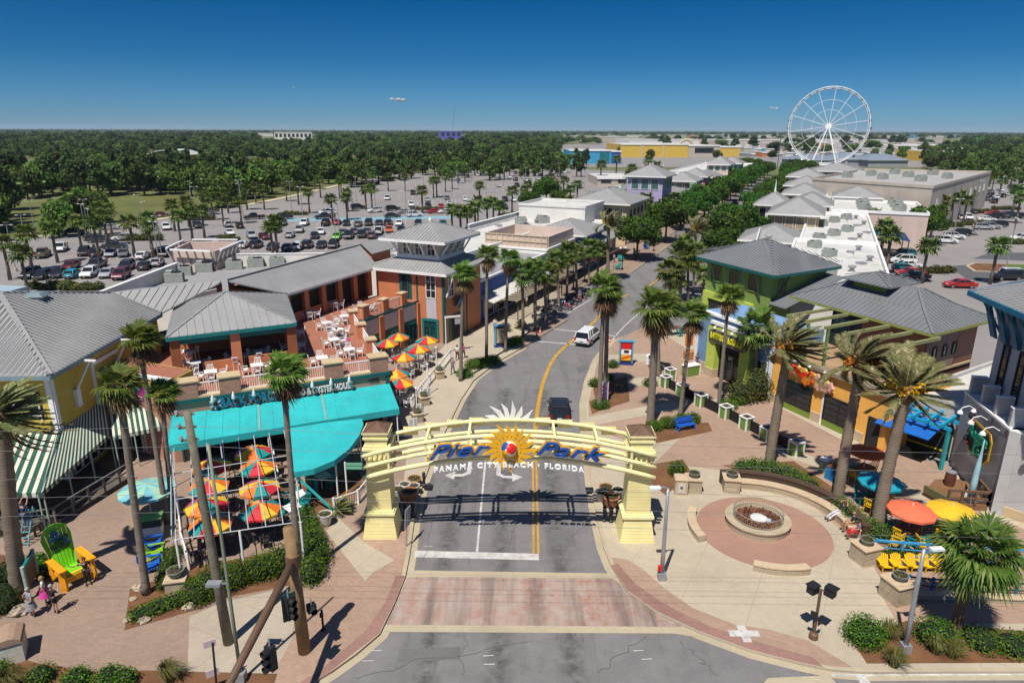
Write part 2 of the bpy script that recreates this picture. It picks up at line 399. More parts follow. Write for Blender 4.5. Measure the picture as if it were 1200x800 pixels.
def ribbon(name, pts, w0, w1, z, m, side=1):
 mb = MB(); P = [Vector((p[0], p[1], 0)) for p in pts]; L = []; R = []
 for i, p in enumerate(P):
  d = (P[min(i+1, len(P)-1)]-P[max(i-1, 0)]).normalized(); n = Vector((-d.y, d.x, 0))*side
  L.append(p+n*w0); R.append(p+n*w1)
 for i in range(len(P)-1): mb.face([(L[i].x, L[i].y, z), (L[i+1].x, L[i+1].y, z), (R[i+1].x, R[i+1].y, z), (R[i].x, R[i].y, z)])
 return structure(mb.build(name, m))
def dense(pts, n=4):
 out = []
 P = [Vector((p[0], p[1])) for p in pts]
 for i in range(len(P)-1):
  p0, p1, p2, p3 = P[max(i-1, 0)], P[i], P[i+1], P[min(i+2, len(P)-1)]
  for k in range(n):
   t = k/n; out.append(.5*((2*p1)+(p2-p0)*t+(2*p0-5*p1+4*p2-p3)*t*t+(3*p1-p0-3*p2+p3)*t**3))
 return out+[P[-1]]
ribbon('kerb', lk, .0, .22, .136, MG['kerb'], 1); ribbon('kerb', lk, -.40, .0, .005, MG['kerb'], 1)
ribbon('kerb', rk, .0, .22, .136, MG['kerb'], -1); ribbon('kerb', rk, -.40, .0, .005, MG['kerb'], -1)
lf = [ST(41, -8.6), ST(95, -8.2)]; rf = [ST(46, -20), ST(92, -19.6), ST(330, -20)]
ribbon('kerb', lf, 0, .2, .136, MG['kerb'], 1); ribbon('kerb', rf, 0, .2, .136, MG['kerb'], -1)
def over(name, pts, m, lift=1, z=.13): return sheet(name, px(pts, z), z+.004*lift, m)
over('path', [(222, 722), (262, 705), (318, 692), (340, 687), (347, 715), (341, 750), (332, 768), (316, 790), (312, 812), (219, 812)], MG['concw'])
over('path', [(340, 687), (352, 684), (385, 655), (382, 622), (397, 607), (420, 600), (470, 590), (483, 612), (477, 652), (470, 672), (452, 706), (430, 738), (372, 790), (330, 812), (312, 812), (316, 790), (332, 768), (341, 750), (347, 715)], MG['pink'])
over('path', [(397, 607), (382, 622), (428, 681), (436, 671), (462, 656), (428, 636)], MG['conc'], 2)
over('path', [(464, 674), (475, 674), (461, 708), (444, 742), (389, 785), (345, 812), (330, 812), (374, 786), (429, 738), (451, 706)], MG['red'], 2)
over('path', [(470, 590), (478, 520), (462, 470), (500, 430), (520, 405), (560, 385), (640, 340), (660, 345), (612, 400), (612, 405), (580, 426), (553, 447), (538, 470), (524, 500), (508, 530), (494, 566), (486, 590)], MG['conc'], 1)
over('mulch_ground', [(0, 764), (42, 776), (110, 786), (170, 785), (325, 789), (312, 830), (-120, 830), (-120, 740)], MG['mulch'], 2)
over('mulch_ground', [(152, 690), (146, 738), (235, 713), (256, 702), (350, 683), (385, 650), (372, 615), (420, 590), (430, 575), (420, 550), (350, 570), (352, 640), (225, 665)], MG['mulch'], 2)
over('mulch_ground', [(-60, 640), (36, 655), (30, 712), (-60, 745)], MG['mulch'], 2)
over('path', [(712, 652), (735, 655), (754, 667), (780, 690), (812, 712), (860, 731), (900, 737), (947, 750), (999, 781), (975, 784), (940, 776), (880, 761), (820, 739), (770, 716), (735, 691)], MG['pink'])
over('path', [(716, 662), (735, 691), (770, 716), (820, 739), (880, 761), (940, 776), (965, 781), (952, 770), (890, 752), (830, 733), (780, 708), (745, 684), (724, 660)], MG['red'], 2)
over('path', [(690, 470), (700, 424), (722, 398), (760, 380), (830, 425), (915, 478), (1000, 522), (1110, 545), (1150, 602), (1260, 640), (1260, 700), (1045, 700), (1010, 640), (950, 590), (860, 552), (800, 545), (757, 552), (745, 520), (690, 500)], MG['pink'])
for q in ([(687, 500), (690, 488), (790, 470), (800, 478)], [(690, 456), (692, 448), (770, 440), (775, 450)], [(745, 528), (790, 498), (800, 510), (757, 552)], [(830, 470), (842, 466), (870, 492), (862, 496)], [(905, 520), (1130, 590), (1128, 602), (905, 530)], [(702, 424), (706, 416), (760, 414), (760, 424)]):
 over('path', q, MG['conc'], 2)
over('path', [(1035, 700), (1075, 692), (1260, 706), (1260, 730), (1052, 730)], MG['pink'], 2)
over('mulch_ground', [(992, 741), (1035, 737), (1062, 727), (1230, 742), (1230, 776), (1016, 777)], MG['mulch'], 3)
over('mulch_ground', [(757, 545), (800, 538), (812, 555), (780, 580), (762, 566)], MG['mulch'], 3)
over('mulch_ground', [(846, 545), (930, 540), (975, 570), (1035, 625), (1014, 632), (975, 595), (900, 563)], MG['mulch'], 3)
over('mulch_ground', [(695, 455), (735, 440), (738, 470), (700, 482)], MG['mulch'], 3)
over('mulch_ground', [(760, 500), (830, 495), (835, 505), (765, 520)], MG['mulch'], 3)
over('mulch_ground', [(690, 470), (705, 466), (712, 478), (694, 485)], MG['mulch'], 4)
PC = Vector((15.75, 37.35, 0))         # centre of the round plaza
def disc(r, n=64, c=None):
 c = c or PC; return [(c.x+r*math.cos(2*PI*i/n), c.y+r*math.sin(2*PI*i/n)) for i in range(n)]
sheet('plaza_circle_path', disc(4.05), .139, MG['circle'])
def mark(name, pts, m, z=.006): return sheet(name, px(pts, 0), z, m)
mark('road_marking', [(486, 644.8), (631, 648.5), (632, 656), (485, 652.5)], white_paint)
mark('road_marking', [(567.6, 541), (569.8, 541), (560.3, 646), (557.6, 646)], white_paint)
mark('road_marking', [(623.4, 541), (625.6, 541), (626.6, 648), (624, 648)], yellow_paint)
mark('road_marking', [(627.4, 541), (629.6, 541), (632.2, 648), (629.6, 648)], yellow_paint)
def stripe(pts, w, m, z=.006):
 d = dense(pts, 5); return ribbon('road_marking', d, -w/2, w/2, z, m)
yl = px([(626.5, 541), (627.5, 500), (633, 462), (640, 438), (652, 416), (674, 396), (697, 376), (717, 354), (736, 345)])
stripe(yl, .34, yellow_paint)
stripe([ST(40, -14), ST(70, -14), ST(95, -13.8)], .3, yellow_paint)
stripe(px([(622, 399), (650, 377), (692, 351)]), .16, white_paint); stripe(px([(716, 400), (736, 378), (770, 350)]), .16, white_paint)
stripe(px([(620, 399), (680, 404)]), .3, white_paint); stripe(px([(640, 384.5), (700, 391), (722, 394)]), .3, white_paint)
for k in range(5):
 a = Vector(ST(20+k*4.6, -20.3)); stripe([a, a+Vector((4.2, -.6, 0))], .12, white_paint)
def arrow(sgn, ax, ay):
 o = G(ax, ay); mb = MB(); z = .006
 def P(u, v): return (o.x+sgn*u, o.y+v, z)
 mb.face([P(-.16, 2.2), P(.16, 2.2), P(.16, .55), P(-.16, .35)])
 mb.face([P(-.16, .35), P(.16, .55), P(.45, .25), P(.35, -.1)]); mb.face([P(.35, -.1), P(.45, .25), P(1.0, .2), P(1.0, -.15)])
 mb.face([P(1.0, -.6), P(1.75, .02), P(1.0, .65)])
 return structure(mb.build('road_marking', white_paint))
arrow(-1, 549, 557); arrow(1, 584, 559)
def mat_crossing():
 m, nt, b = _new('crossing_stained'); v = wpos(nt)
 f = noise(nt, mapping(nt, v, (1.0, .22, 1)), .55, 7, .7); g = noise(nt, v, 1.4, 7, .75); t = noise(nt, mapping(nt, v, (1.3, .1, 1)), .75, 4, .6)
 c = mixc(nt, ramp(nt, f, .38, .62), (.30, .155, .11), (.36, .26, .21))
 c = mixc(nt, math_(nt, 'MULTIPLY', ramp(nt, g, .40, .62), .85), c, (.36, .30, .26))
 c = mixc(nt, math_(nt, 'MULTIPLY', ramp(nt, t, .45, .66), .8), c, (.12, .09, .08))
 nt.links.new(c, b.inputs['Base Color']); b.inputs['Roughness'].default_value = .85; return m
mark('crosswalk_path', [(479, 675), (718, 677), (738, 693), (760, 709), (800, 734), (447, 732), (462, 707)], mat_crossing(), .008)
mark('crosswalk_path', [(482.5, 668), (712, 671.5), (718.5, 677.5), (479, 675.2)], MG['kerb'], .010)
mark('crosswalk_path', [(448, 731.5), (800, 734.2), (860, 754), (840, 750), (790, 742), (442, 740)], MG['kerb'], .010)
mh = MB(); c_ = G(647, 584); mh.lathe(c_.x, c_.y, .004, [(.02, .008), (.42, .008), (.48, .003)], 20); tag(mh.build('manhole_cover', mat('cast_iron', (.07, .07, .07), .6)), 'round dark manhole cover in the lane beside the yellow line', 'manhole cover')
for (x, y) in ((425, 774), (435, 762), (566, 768), (567, 778), (742, 762), (752, 772), (497, 640)):
 p = G(x, y); stripe([p, p+Vector((.5, .03, 0))], .05, white_paint, .006)
stripe(px([(975, 790.5), (1240, 789)]), .14, white_paint); 
mark('road_marking', [(1003, 792), (1013, 791), (1026, 806), (1012, 806)], white_paint)
sheet('path', px([(900, 794), (972, 791), (985, 806), (890, 806)], 0), .011, MG['kerb'])
oil = mat_ground('asphalt_oil', (.085, .082, .082), .2, .8, 3, stain=.4, stainc=(.03, .03, .03))
for pts in ([(594, 560), (600, 640)], ):
 pass
wx_ = G(872, 742, .13)
for a_, b_ in (((-.75, 0), (.75, 0)), ((0, -.6), (0, .6))): structure(MB().beam((wx_.x+a_[0], wx_.y+a_[1], .142+.003*(a_[0] != 0)), (wx_.x+b_[0], wx_.y+b_[1], .142+.003*(a_[0] != 0)), .42, .004).build('road_marking', white_paint))
sheet('car_park', px([(655, 196), (655, 170), (760, 165), (1135, 166), (1135, 196)]), -.02, MG['lot'])
rc = random.Random(31); tar = mat('tar_seal', (.07, .067, .066), .8, .25, 3)
for (x0, y0, x1, y1, w_) in ((500, 655, 520, 560, .05), (600, 640, 608, 575, .04), (660, 640, 700, 600, .05), (640, 560, 655, 500, .05), (560, 520, 590, 455, .05), (420, 790, 620, 750, .06), (700, 790, 760, 745, .06), (840, 792, 800, 752, .05), (610, 480, 625, 440, .06), (540, 790, 545, 748, .05)):
 a_, b_ = G(x0, y0), G(x1, y1); P_ = [a_.lerp(b_, k/9)+Vector((rc.uniform(-.25, .25), rc.uniform(-.25, .25), 0)) for k in range(10)]
 ribbon('road', dense(P_, 3), -w_/4, w_/4, .0065, tar)
patch = mat_ground('asphalt_patch', (.14, .134, .132), .12, .3, 2.5, stain=.3)
for q in ([(640, 620), (672, 621), (676, 640), (642, 639)], [(520, 470), (548, 470), (545, 486), (514, 486)], [(470, 760), (540, 757), (538, 772), (464, 775)], [(675, 430), (690, 424), (690, 432), (678, 438)]):
 mark('road', q, patch, .004)
grass = mat_ground('marsh_grass', (.105, .115, .03), .35, .05, .4, tint=(.15, .14, .05), stain=.2, stainc=(.04, .06, .015))
lawn = mat_ground('lawn', (.10, .15, .03), .25, .05, .4, stain=.2, stainc=(.05, .08, .02))
sand = mat_ground('sand_path', (.52, .44, .32), .15, .05, .6, stain=.1)
sheet('marsh_field', px([(-120, 262), (30, 238), (110, 228), (215, 226), (330, 205), (360, 200), (380, 212), (340, 228), (250, 248), (150, 265), (50, 274), (-120, 285)]), -.03, grass)
stripe(px([(-100, 290), (60, 275), (150, 262), (240, 248), (330, 232), (400, 216)]), 2.6, sand, -.02)
stripe(px([(0, 190), (60, 196), (130, 201), (220, 200), (300, 198), (420, 200), (480, 196), (560, 192)]), 5, sand, -.02)
sheet('lawn', px([(-60, 190), (30, 188), (80, 196), (0, 200)]), -.03, lawn)
sheet('lawn', px([(270, 188), (330, 190), (400, 198), (330, 203), (280, 199)]), -.03, lawn)
sheet('lawn', px([(370, 200), (400, 197), (420, 215), (385, 216)]), -.03, lawn)
mb = MB(); bl = Vector((math.sin(math.radians(-7)), math.cos(math.radians(-7)), 0))
for (xa, ya, xb, yb) in ((320, 262.5, 525, 259), (325, 277, 470, 275), (30, 327, 150, 326), (30, 300, 150, 301), (285, 290, 400, 290), (440, 246, 600, 240), (480, 238, 640, 231), (540, 225, 660, 219), (560, 213, 670, 208), (540, 205, 665, 202), (465, 218, 560, 214), (450, 232, 540, 228), (430, 226, 520, 221), (520, 245, 600, 243)):
 a_, b_ = G(xa, ya), G(xb, yb); n_ = int((b_-a_).length/2.8)
 for k in range(n_):
  p = a_.lerp(b_, k/n_); q = bl.cross(Vector((0, 0, 1)))*.06
  mb.face([p-bl*4.6-q+Vector((0, 0, .006)), p-bl*4.6+q+Vector((0, 0, .006)), p+bl*4.6+q+Vector((0, 0, .006)), p+bl*4.6-q+Vector((0, 0, .006))])
structure(mb.build('road_marking', white_paint))
blue_path = mat('blue_path_paint', (.20, .36, .42), .7)
sheet('path', px([(312, 256.6), (529, 253.2), (529, 256), (312, 260)]), .006, blue_path)
sheet('road', px([(1110, 312), (1150, 309), (1210, 312), (1210, 328), (1135, 328)]), .004, MG['dark'])
sheet('road', px([(1140, 303), (1160, 296), (1210, 296), (1210, 306)]), .004, MG['dark'])
isl = px([(1131, 312), (1140, 309), (1180, 310), (1260, 311), (1260, 321), (1180, 320), (1140, 318)], 0)
slab('kerb', isl, -.02, .14, MG['kerb'])
_c2 = sum(isl, Vector())/len(isl)
sheet('lawn', [_c2+(p-_c2)*.92 for p in isl], .145, lawn)
sheet('mulch_ground', [_c2+(p-_c2)*.92 for p in (isl[0], isl[1], isl[2], isl[5], isl[6])], .149, MG['mulch'])
W = mat('white_paint', (.80, .79, .76), .5, .08, 1.5, dirt=.12)
CREAMY = mat_siding('arch_yellow_boards', (.80, .70, .32), .22, 2, .62)
CREAMP = mat('arch_yellow_paint', (.80, .72, .36), .5, .1, 1.2, dirt=.16)
BLACK = mat('black_metal', (.02, .02, .022), .45, .2)
STEEL = mat('galvanised_steel', (.34, .35, .36), .45, .15, 2, metal=.4)
BROWNP = mat('brown_paint', (.13, .075, .045), .6, .15)
WOODP = mat('weathered_pole_wood', (.17, .15, .105), .85, .3, 3, dirt=.3)
WOODD = mat('deck_wood', (.20, .125, .075), .8, .25, 2, dirt=.2)
STONE = mat_brick('stone_blocks', (.46, .37, .25), (.34, .27, .19), .55)
CAPST = mat('cast_stone_cap', (.50, .38, .25), .75, .1, 1.5, dirt=.15)
BOWL = mat('grey_green_glaze', (.17, .19, .155), .5, .15, 3)
TERRA = mat('terracotta', (.38, .155, .07), .75, .18, 3, dirt=.15)
WPOT = mat('pale_stone_pot', (.55, .52, .44), .7, .12, 3, dirt=.25)
SOIL = mat('potting_soil', (.05, .035, .02), .95, .3, 6)
BLUEL = mat('sign_blue', (.012, .07, .30), .4, .08)
ORANGE = mat('sign_sun_yellow', (.78, .40, .02), .45, .08)
RED = mat('bright_red', (.62, .02, .015), .4, .08)
TEAL = mat('teal_paint', (.01, .17, .17), .5, .1)
TURQ = mat('turquoise_canvas', (.025, .40, .41), .65, .12, .5, dirt=.22)
LEAF = mat_leaf('hedge_leaf', (.045, .115, .008), (.11, .215, .016), (.19, .27, .035))
LEAFY = mat_leaf('bright_leaf', (.06, .13, .012), (.14, .21, .02), (.23, .26, .03))
LEAFD = mat_leaf('dark_leaf', (.012, .036, .006), (.03, .07, .01), (.06, .10, .02), trans=.18)
CORE = mat('leaf_core_shade', (.012, .022, .006), .95, .3, 2)  # dark core added inside foliage; blocks light and colours in the inner shade
def leaf(mb, p, n, s, asp=.55, m=0, r=rnd):
 n = n.normalized(); u = n.cross(Vector((r.uniform(-1, 1), r.uniform(-1, 1), r.uniform(-1, 1))))
 if u.length < 1e-4: u = Vector((1, 0, 0))
 u.normalize(); v = n.cross(u); a = s*asp
 mb.face([p-u*s, p-v*a+n*s*.12, p+u*s, p+v*a+n*s*.12], m)
def rvec(r=rnd):
 while True:
  v = Vector((r.uniform(-1, 1), r.uniform(-1, 1), r.uniform(-1, 1)))
  if .05 < v.length < 1: return v.normalized()
def blobleaves(mb, c, rad, n, s, m=0, core=None, r=rnd, flat=0.0, hollow=.72):
 c = Vector(c)
 for _ in range(n):
  d = rvec(r); k = hollow+(1-hollow)*r.random()+r.uniform(0, .1)
  p = c+Vector((d.x*rad[0], d.y*rad[1], d.z*rad[2]))*k
  if p.z < .02: p.z = r.uniform(.02, .15)
  leaf(mb, p, d+rvec(r)*.9, s*r.uniform(.6, 1.3), .6, m, r)
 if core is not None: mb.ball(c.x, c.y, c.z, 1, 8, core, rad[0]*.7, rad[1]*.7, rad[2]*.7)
def arc_z(x): return 1.35*(1-(x/8.6)**2)
def gateway():
 L = Vector((-8.0, 37.25, .13)); R = Vector((7.62, 36.95, .13))
 A = thing('gateway_arch', 'pale yellow arch spanning the road with blue script lettering and a beach ball sun', 'gateway arch', (-.2, 37.1, .13))
 ROOFB = mat('arch_cap_shingle', (.15, .085, .055), .85, .2, 4)
 for c in (L, R):
  x, y = c.x, c.y
  mb = MB(); mb.taper(x, y, .0, 2.15, 2.15, 1.62, 1.62, 1.7, m=0); mb.box(x, y, 1.7, 1.9, 1.9, .16, m=1); mb.box(x, y, 1.86, 1.75, 1.75, .12, m=1)
  mb.taper(x, y, 1.98, 1.5, 1.5, 1.28, 1.28, 3.3, m=0)
  o = mb.build('pillar', [CREAMY, CREAMP], A)
  mb = MB(); z = 5.28
  for w, h in ((1.42, .14), (1.34, .5), (1.62, .12), (1.46, .16), (1.30, .42), (1.50, .12), (1.34, .22), (1.56, .1)):
   mb.box(x, y, z, w, w, h); z += h
  for k in range(5):
   for sy in (-1, 1):
    mb.tube([(x-.6+k*.3, y+sy*.74, 5.42), (x-.6+k*.3, y+sy*.74, 5.78)], .07, 6)
    mb.tube([(x+sy*.74, y-.6+k*.3, 5.42), (x+sy*.74, y-.6+k*.3, 5.78)], .07, 6)
  mb.build('capital', CREAMP, o)
  mb = MB(); mb.hexa([(x-.74, y-.74, z), (x+.74, y-.74, z), (x+.74, y+.74, z), (x-.74, y+.74, z)], [(x-.02, y-.02, z+.42), (x+.02, y-.02, z+.42), (x+.02, y+.02, z+.42), (x-.02, y+.02, z+.42)])
  for sx, sy in ((1, 1), (1, -1), (-1, 1), (-1, -1)): mb.beam((x+sx*.74, y+sy*.74, z+.01), (x, y, z+.43), .06)
  mb.build('cap_roof', ROOFB, o)
 XS = [-8.75+i*17.2/28 for i in range(29)]
 for Y in (36.05, 38.25):
  for z0, r in ((5.82, .13), (5.10, .12), (4.42, .14)):
   MB().tube([(x, Y, z0+arc_z(x)) for x in XS], r, 8).build('arch_rail', CREAMP, A, smooth=True)
 for k, x in enumerate((-7.2, -5.0, -2.5, 2.5, 5.0, 7.0)):
  mb = MB()
  mb.beam((x, 36.05, 5.82+arc_z(x)), (x, 38.25, 5.82+arc_z(x)), .14, .14); mb.beam((x, 36.05, 4.42+arc_z(x)), (x, 38.25, 4.42+arc_z(x)), .14, .14)
  for Y in (36.05, 38.25): mb.beam((x, Y, 4.42+arc_z(x)), (x, Y, 5.82+arc_z(x)), .13, .13)
  mb.build('cross_tie', CREAMP, A)
 for k in range(10):
  x = -6.2+k*1.35
  if abs(x) < 1.2: continue
  mb = MB(); mb.beam((x-.45, 38.42, 5.7+arc_z(x)), (x+.45, 38.42, 5.7+arc_z(x)), .05, .55); mb.build('backing_panel', CREAMP, A)  # plain panels standing for the backs of the rear lettering, no lamps
 for body, x, tl in (('Pier', -3.25, .10), ('Park', 3.15, -.10)):
  sl_ = lambda u, x=x: arc_z(x+u)-arc_z(x)
  p = text_part('letter_outline', body, 1.2, .10, ORANGE, A, (x-A.location.x, 35.72-A.location.y, 5.10+arc_z(x)), shear=.45, offset=.062, spacing=1.06, bend=sl_, sx=1.62)
  q = text_part('lettering', body, 1.2, .16, BLUEL, p, (0, -.14, 0), shear=.45, offset=.004, spacing=1.06, bend=sl_, sx=1.62)
 sl_ = lambda u: arc_z(u-.15)-1.35
 text_part('lettering', 'PANAMA CITY BEACH · FLORIDA',  .40, .14, mat('sign_white', (.88, .87, .84), .45, .03), A, (-.15+.2, 35.55-37.1, 5.42), offset=.016, spacing=1.3, bend=sl_, sx=1.16)
 def sun(cx, cy, cz, r0, r1, n, m, name, par):
  mb = MB()
  for k in range(n):
   a = 2*PI*k/n+.1; w = .19; t = a+.10
   def P(r, an, dy): return (cx+r*math.cos(an), cy+dy, cz+r*math.sin(an))
   pts = [(r0*.8, a-w*1.5), (r0+(r1-r0)*.5, a-w*.55+.07), (r1*(1 if k % 2 else .9), t+.1), (r0+(r1-r0)*.5, a+w*.75+.04), (r0*.8, a+w*1.5)]
   mb.hexa([P(r, an, -.05) for r, an in pts], [P(r, an, .05) for r, an in pts])
  mb.tube([(cx, cy-.06, cz), (cx, cy+.06, cz)], r0, 24)
  return mb.build(name, m, par)
 s1 = sun(-.15, 35.62, 6.58, .68, 1.62, 18, ORANGE, 'sun_emblem', A)
 sun(-.15, 38.5, 6.55, .62, 1.85, 16, W, 'sun_emblem', A)
 mb = MB(); n, k = 40, 20
 def ballc(v):
  v = v.normalized(); c = [(Vector((.38, -.80, .42)), 1, .74), (Vector((-.70, -.35, .62)), 2, .80), (Vector((-.55, -.75, -.35)), 3, .84), (Vector((.9, .2, -.1)), 2, .8), (Vector((0, .8, .5)), 1, .74)]
  for d_, i_, t_ in c:
   if v.dot(d_.normalized()) > t_: return i_
  return 0
 Q = Vector((-.45, -.62, .62)).to_track_quat('Z', 'X')
 for j in range(k):
  for a in range(n):
   def P(jj, aa):
    th = PI*jj/k; ph = 2*PI*aa/n
    return Vector((-.15, 35.5, 6.58))+Q @ Vector((math.sin(th)*math.cos(ph), math.sin(th)*math.sin(ph), math.cos(th)))*.46
   mb.face([P(j, a), P(j, a+1), P(j+1, a+1), P(j+1, a)], ballc(P(j+.5, a+.5)-Vector((-.15, 35.5, 6.58))))
 mb.build('beach_ball', [W, RED, BLUEL, ORANGE], s1, smooth=True)
gateway()
def flowers(mb, x, y, z, r, n, m, s=.07, rr=rnd):
 for _ in range(n):
  d = rvec(rr); d.z = abs(d.z); leaf(mb, Vector((x, y, z))+Vector((d.x*r, d.y*r, d.z*r*.6)), d+rvec(rr)*.6, s*rr.uniform(.6, 1.2), .6, m)
def pot(p, r, h, m, label, group, kind='flower_pot', bowl=False):
 t = thing(kind, label, 'flower pot', (p.x, p.y, p.z), 0, group)
 mb = MB()
 pr = [(r*.55, 0), (r*.78, h*.25), (r*.98, h*.7), (r, h*.86), (r*1.1, h*.9), (r*1.1, h), (r*.92, h), (r*.9, h*.88)] if not bowl else [(r*.5, 0), (r*.85, h*.3), (r, h*.6), (r*1.02, h*.8), (r*1.12, h*.85), (r*1.12, h), (r*.95, h), (r*.9, h*.85)]
 mb.lathe(0, 0, 0, pr, 18, 0, True); mb.build('pot_body', m, t, smooth=False, world=False)
 MB().lathe(0, 0, h*.91, [(.01, .01), (r*.93, .0)], 14, 0, False).build('soil', SOIL, t, world=False)
 mb = MB(); flowers(mb, 0, 0, h*.91, r*.7, 20, 0, .07); mb.build('plant', LEAFY, t, world=False)
 return t
def g13(x, y, z=.13): return G(x, y, z)
for x, y, r, h, m, l in ((486, 569, .46, .62, TERRA, 'terracotta pot behind the pale pots by the arch foot beside the restaurant'), (467, 584, .42, .78, WPOT, 'tall pale ribbed pot touching the arch pillar by the restaurant'), (475, 577, .38, .7, WPOT, 'middle pale pot between two others by the restaurant side arch foot'),
     (485.5, 578, .38, .66, WPOT, 'pale pot against the kerb behind the big terracotta pot'), (480, 587, .52, .8, TERRA, 'big round terracotta pot at the front of the group by the restaurant'),
     (710, 579, .46, .62, TERRA, 'terracotta pot behind the others by the arch foot at the plaza'), (704, 586, .4, .66, WPOT, 'pale pot on the road side of the plaza arch foot group'), (724, 583, .4, .7, WPOT, 'pale pot touching the arch pillar on the plaza side'), (715.5, 593, .52, .78, TERRA, 'big terracotta pot at the front of the plaza side group')):
 pot(g13(x, y), r, h, m, l, 'pots at the arch feet')
def bollard(p, label):
 t = thing('bollard', label, 'bollard', p, 0, 'black bollards by the arch')
 MB().lathe(0, 0, 0, [(.17, 0), (.17, .1), (.11, .16), (.09, .3), (.09, .7), (.13, .74), (.13, .8), (.08, .84)], 12).build('post', BLACK, t, world=False)
 MB().ball(0, 0, .95, .13, 10).build('finial', BLACK, t, world=False, smooth=True)
for x, y, l in ((468, 606, 'black bollard touching the arch pillar on the restaurant side'), (475, 606, 'black bollard second from the restaurant side pillar'), (484, 605, 'black bollard at the kerb below the big terracotta pot'), (497, 569, 'lone black bollard at the kerb behind the pots by the drain'),
               (708, 610, 'black bollard at the kerb on the plaza side of the arch'), (716, 611, 'middle black bollard of the three by the plaza side pillar'), (723, 611, 'black bollard touching the plaza side arch pillar')):
 bollard(g13(x, y), l)
for x, y, l in ((502, 570, 'dark kerb inlet drain by the pots on the restaurant side'), (691, 574, 'dark kerb inlet drain on the plaza side')):
 p = g13(x, y); mb = MB(); mb.box(p.x, p.y, .132, .55, .75, .02); [mb.box(p.x-.2+k*.1, p.y, .153, .04, .65, .012) for k in range(5)]; tag(mb.build('drain_grate', BLACK), l, 'drain')
def pole(name, label, cat, b, tp, r0, r1, m, group=None):
 """tp: pixel of the top; the pole stands on b and leans as the photo shows"""
 p = AT(tp[0], tp[1], b.y); t = thing(name, label, cat, b, 0, group)
 mb = MB(); mb.tube([b, b+(p-b)*.33, b+(p-b)*.66, p], [r0, r0*.67+r1*.33, r0*.33+r1*.67, r1], 10); mb.build('pole', m, t, smooth=True); return t, p
b = g13(268, 753)
t, tp = pole('utility_pole', 'tall weathered wooden utility pole beside the clipped hedge', 'utility pole', b, (219, 482), .25, .16, WOODP)
for k, dz in enumerate((.15, .75, 1.35)):
 mb = MB(); q = tp-Vector((0, 0, dz)); q = b+(tp-b)*((q.z-b.z)/(tp.z-b.z))
 mb.beam(q+Vector((-.45, -.1, 0)), q+Vector((.25, .1, 0)), .09); mb.build('bracket', WOODP, t)
 mb = MB(); mb.lathe(q.x-.42, q.y-.1, q.z+.03, [(.05, 0), (.09, .05), (.06, .1), (.09, .14), (.05, .2)], 8); mb.build('insulator', STEEL, t)
b = g13(283, 797)
t, tp = pole('street_lamp', 'slim grey green lamp pole with a side flood lamp by the wooden utility pole', 'street lamp', b, (244, 520), .085, .06, mat('green_grey_pole', (.21, .23, .16), .6, .15))
q = b+(tp-b)*.44; mb = MB(); mb.beam(q, q+Vector((-.35, -.1, .05)), .06); mb.box(q.x-.55, q.y-.1, q.z-.02, .62, .34, .14); mb.build('lamp_head', STEEL, t)
mb = MB(); mb.box(b.x, b.y, .13, .42, .42, .5); mb.build('base', STEEL, t)
b = g13(357, 763)
t = thing('signal_mast', 'stout brown wooden post with a long mast arm reaching over the road corner', 'traffic signal mast', b)
top_ = AT(338, 618, b.y)
MB().tube([b, top_], [.30, .25], 14).build('post', mat('brown_post_wood', (.25, .155, .07), .75, .2, 2, dirt=.3), t, smooth=True)
q = b+(top_-b)*.74; e = G(266, 806, q.z-.1)
MB().tube([q, q+(e-q)*.5, q+(e-q)*1.35], [.19, .17, .13], 12).build('mast_arm', BROWNP, t, smooth=True)
MB().tube([q-Vector((0, 0, .35)), q+Vector((0, 0, .35))], .33, 14).build('clamp', BROWNP, t)
def signal(p, d, n, label, big=1.0, tilt=0):
 """n lenses stacked; d: direction the lenses face"""
 t = thing('traffic_signal', label, 'traffic signal', p)
 d = Vector(d).normalized(); sx = d.cross(Vector((0, 0, 1))).normalized(); h = .36*n*big; mb = MB()
 mb.beam(p+Vector((0, 0, -h/2)), p+Vector((0, 0, h/2)), .36*big, .28*big, up=d)
 mb.build('housing', BLACK, t)
 for k in range(n):
  c = p+Vector((0, 0, -h/2+.36*big*(k+.5)))
  MB().tube([c+d*.14*big, c+d*.38*big], .15*big, 10, cap=False).build('visor', BLACK, t)
  MB().tube([c+d*.13*big, c+d*.16*big], .13*big, 12).build('lens', mat('signal_lens_%s' % ('green', 'amber', 'red')[k % 3], ((.02, .12, .06), (.25, .12, .01), (.22, .015, .01))[k % 3], .3), t)
 MB().beam(p+Vector((0, 0, h/2)), p+Vector((0, 0, h/2+.35)), .06).build('hanger', STEEL, t)
 return t
a_ = q+(e-q)*.72; signal(a_+Vector((.75, .1, -.62)), (-.5, -.85, 0), 3, 'black three light signal hanging low on the brown mast arm')
a_ = q+(e-q)*.28; t2 = signal(a_+Vector((.42, .0, -.85)), (.85, -.5, 0), 3, 'black three light signal under the mast arm next to the brown post')
MB().box(a_.x+.42, a_.y+.02, a_.z-1.5, .62, .05, 1.35, .6).build('backplate', mat('dark_green_plate', (.03, .06, .045), .5), t2)
pq = b+(top_-b)*.38+Vector((.62, -.1, 0)); signal(pq, (.6, -.8, 0), 1, 'small black walk signal on the east side of the brown post', 1.1)
b = g13(379, 738); t = thing('push_button_post', 'short black push button post on the corner paving by the road', 'post', b)
MB().tube([b, b+Vector((0, 0, 1.2))], .06, 8).build('post', BLACK, t); MB().box(b.x, b.y-.08, b.z+.85, .16, .1, .24).build('button_box', BLACK, t); MB().box(b.x, b.y, b.z, .2, .2, .05).build('foot', BLACK, t)
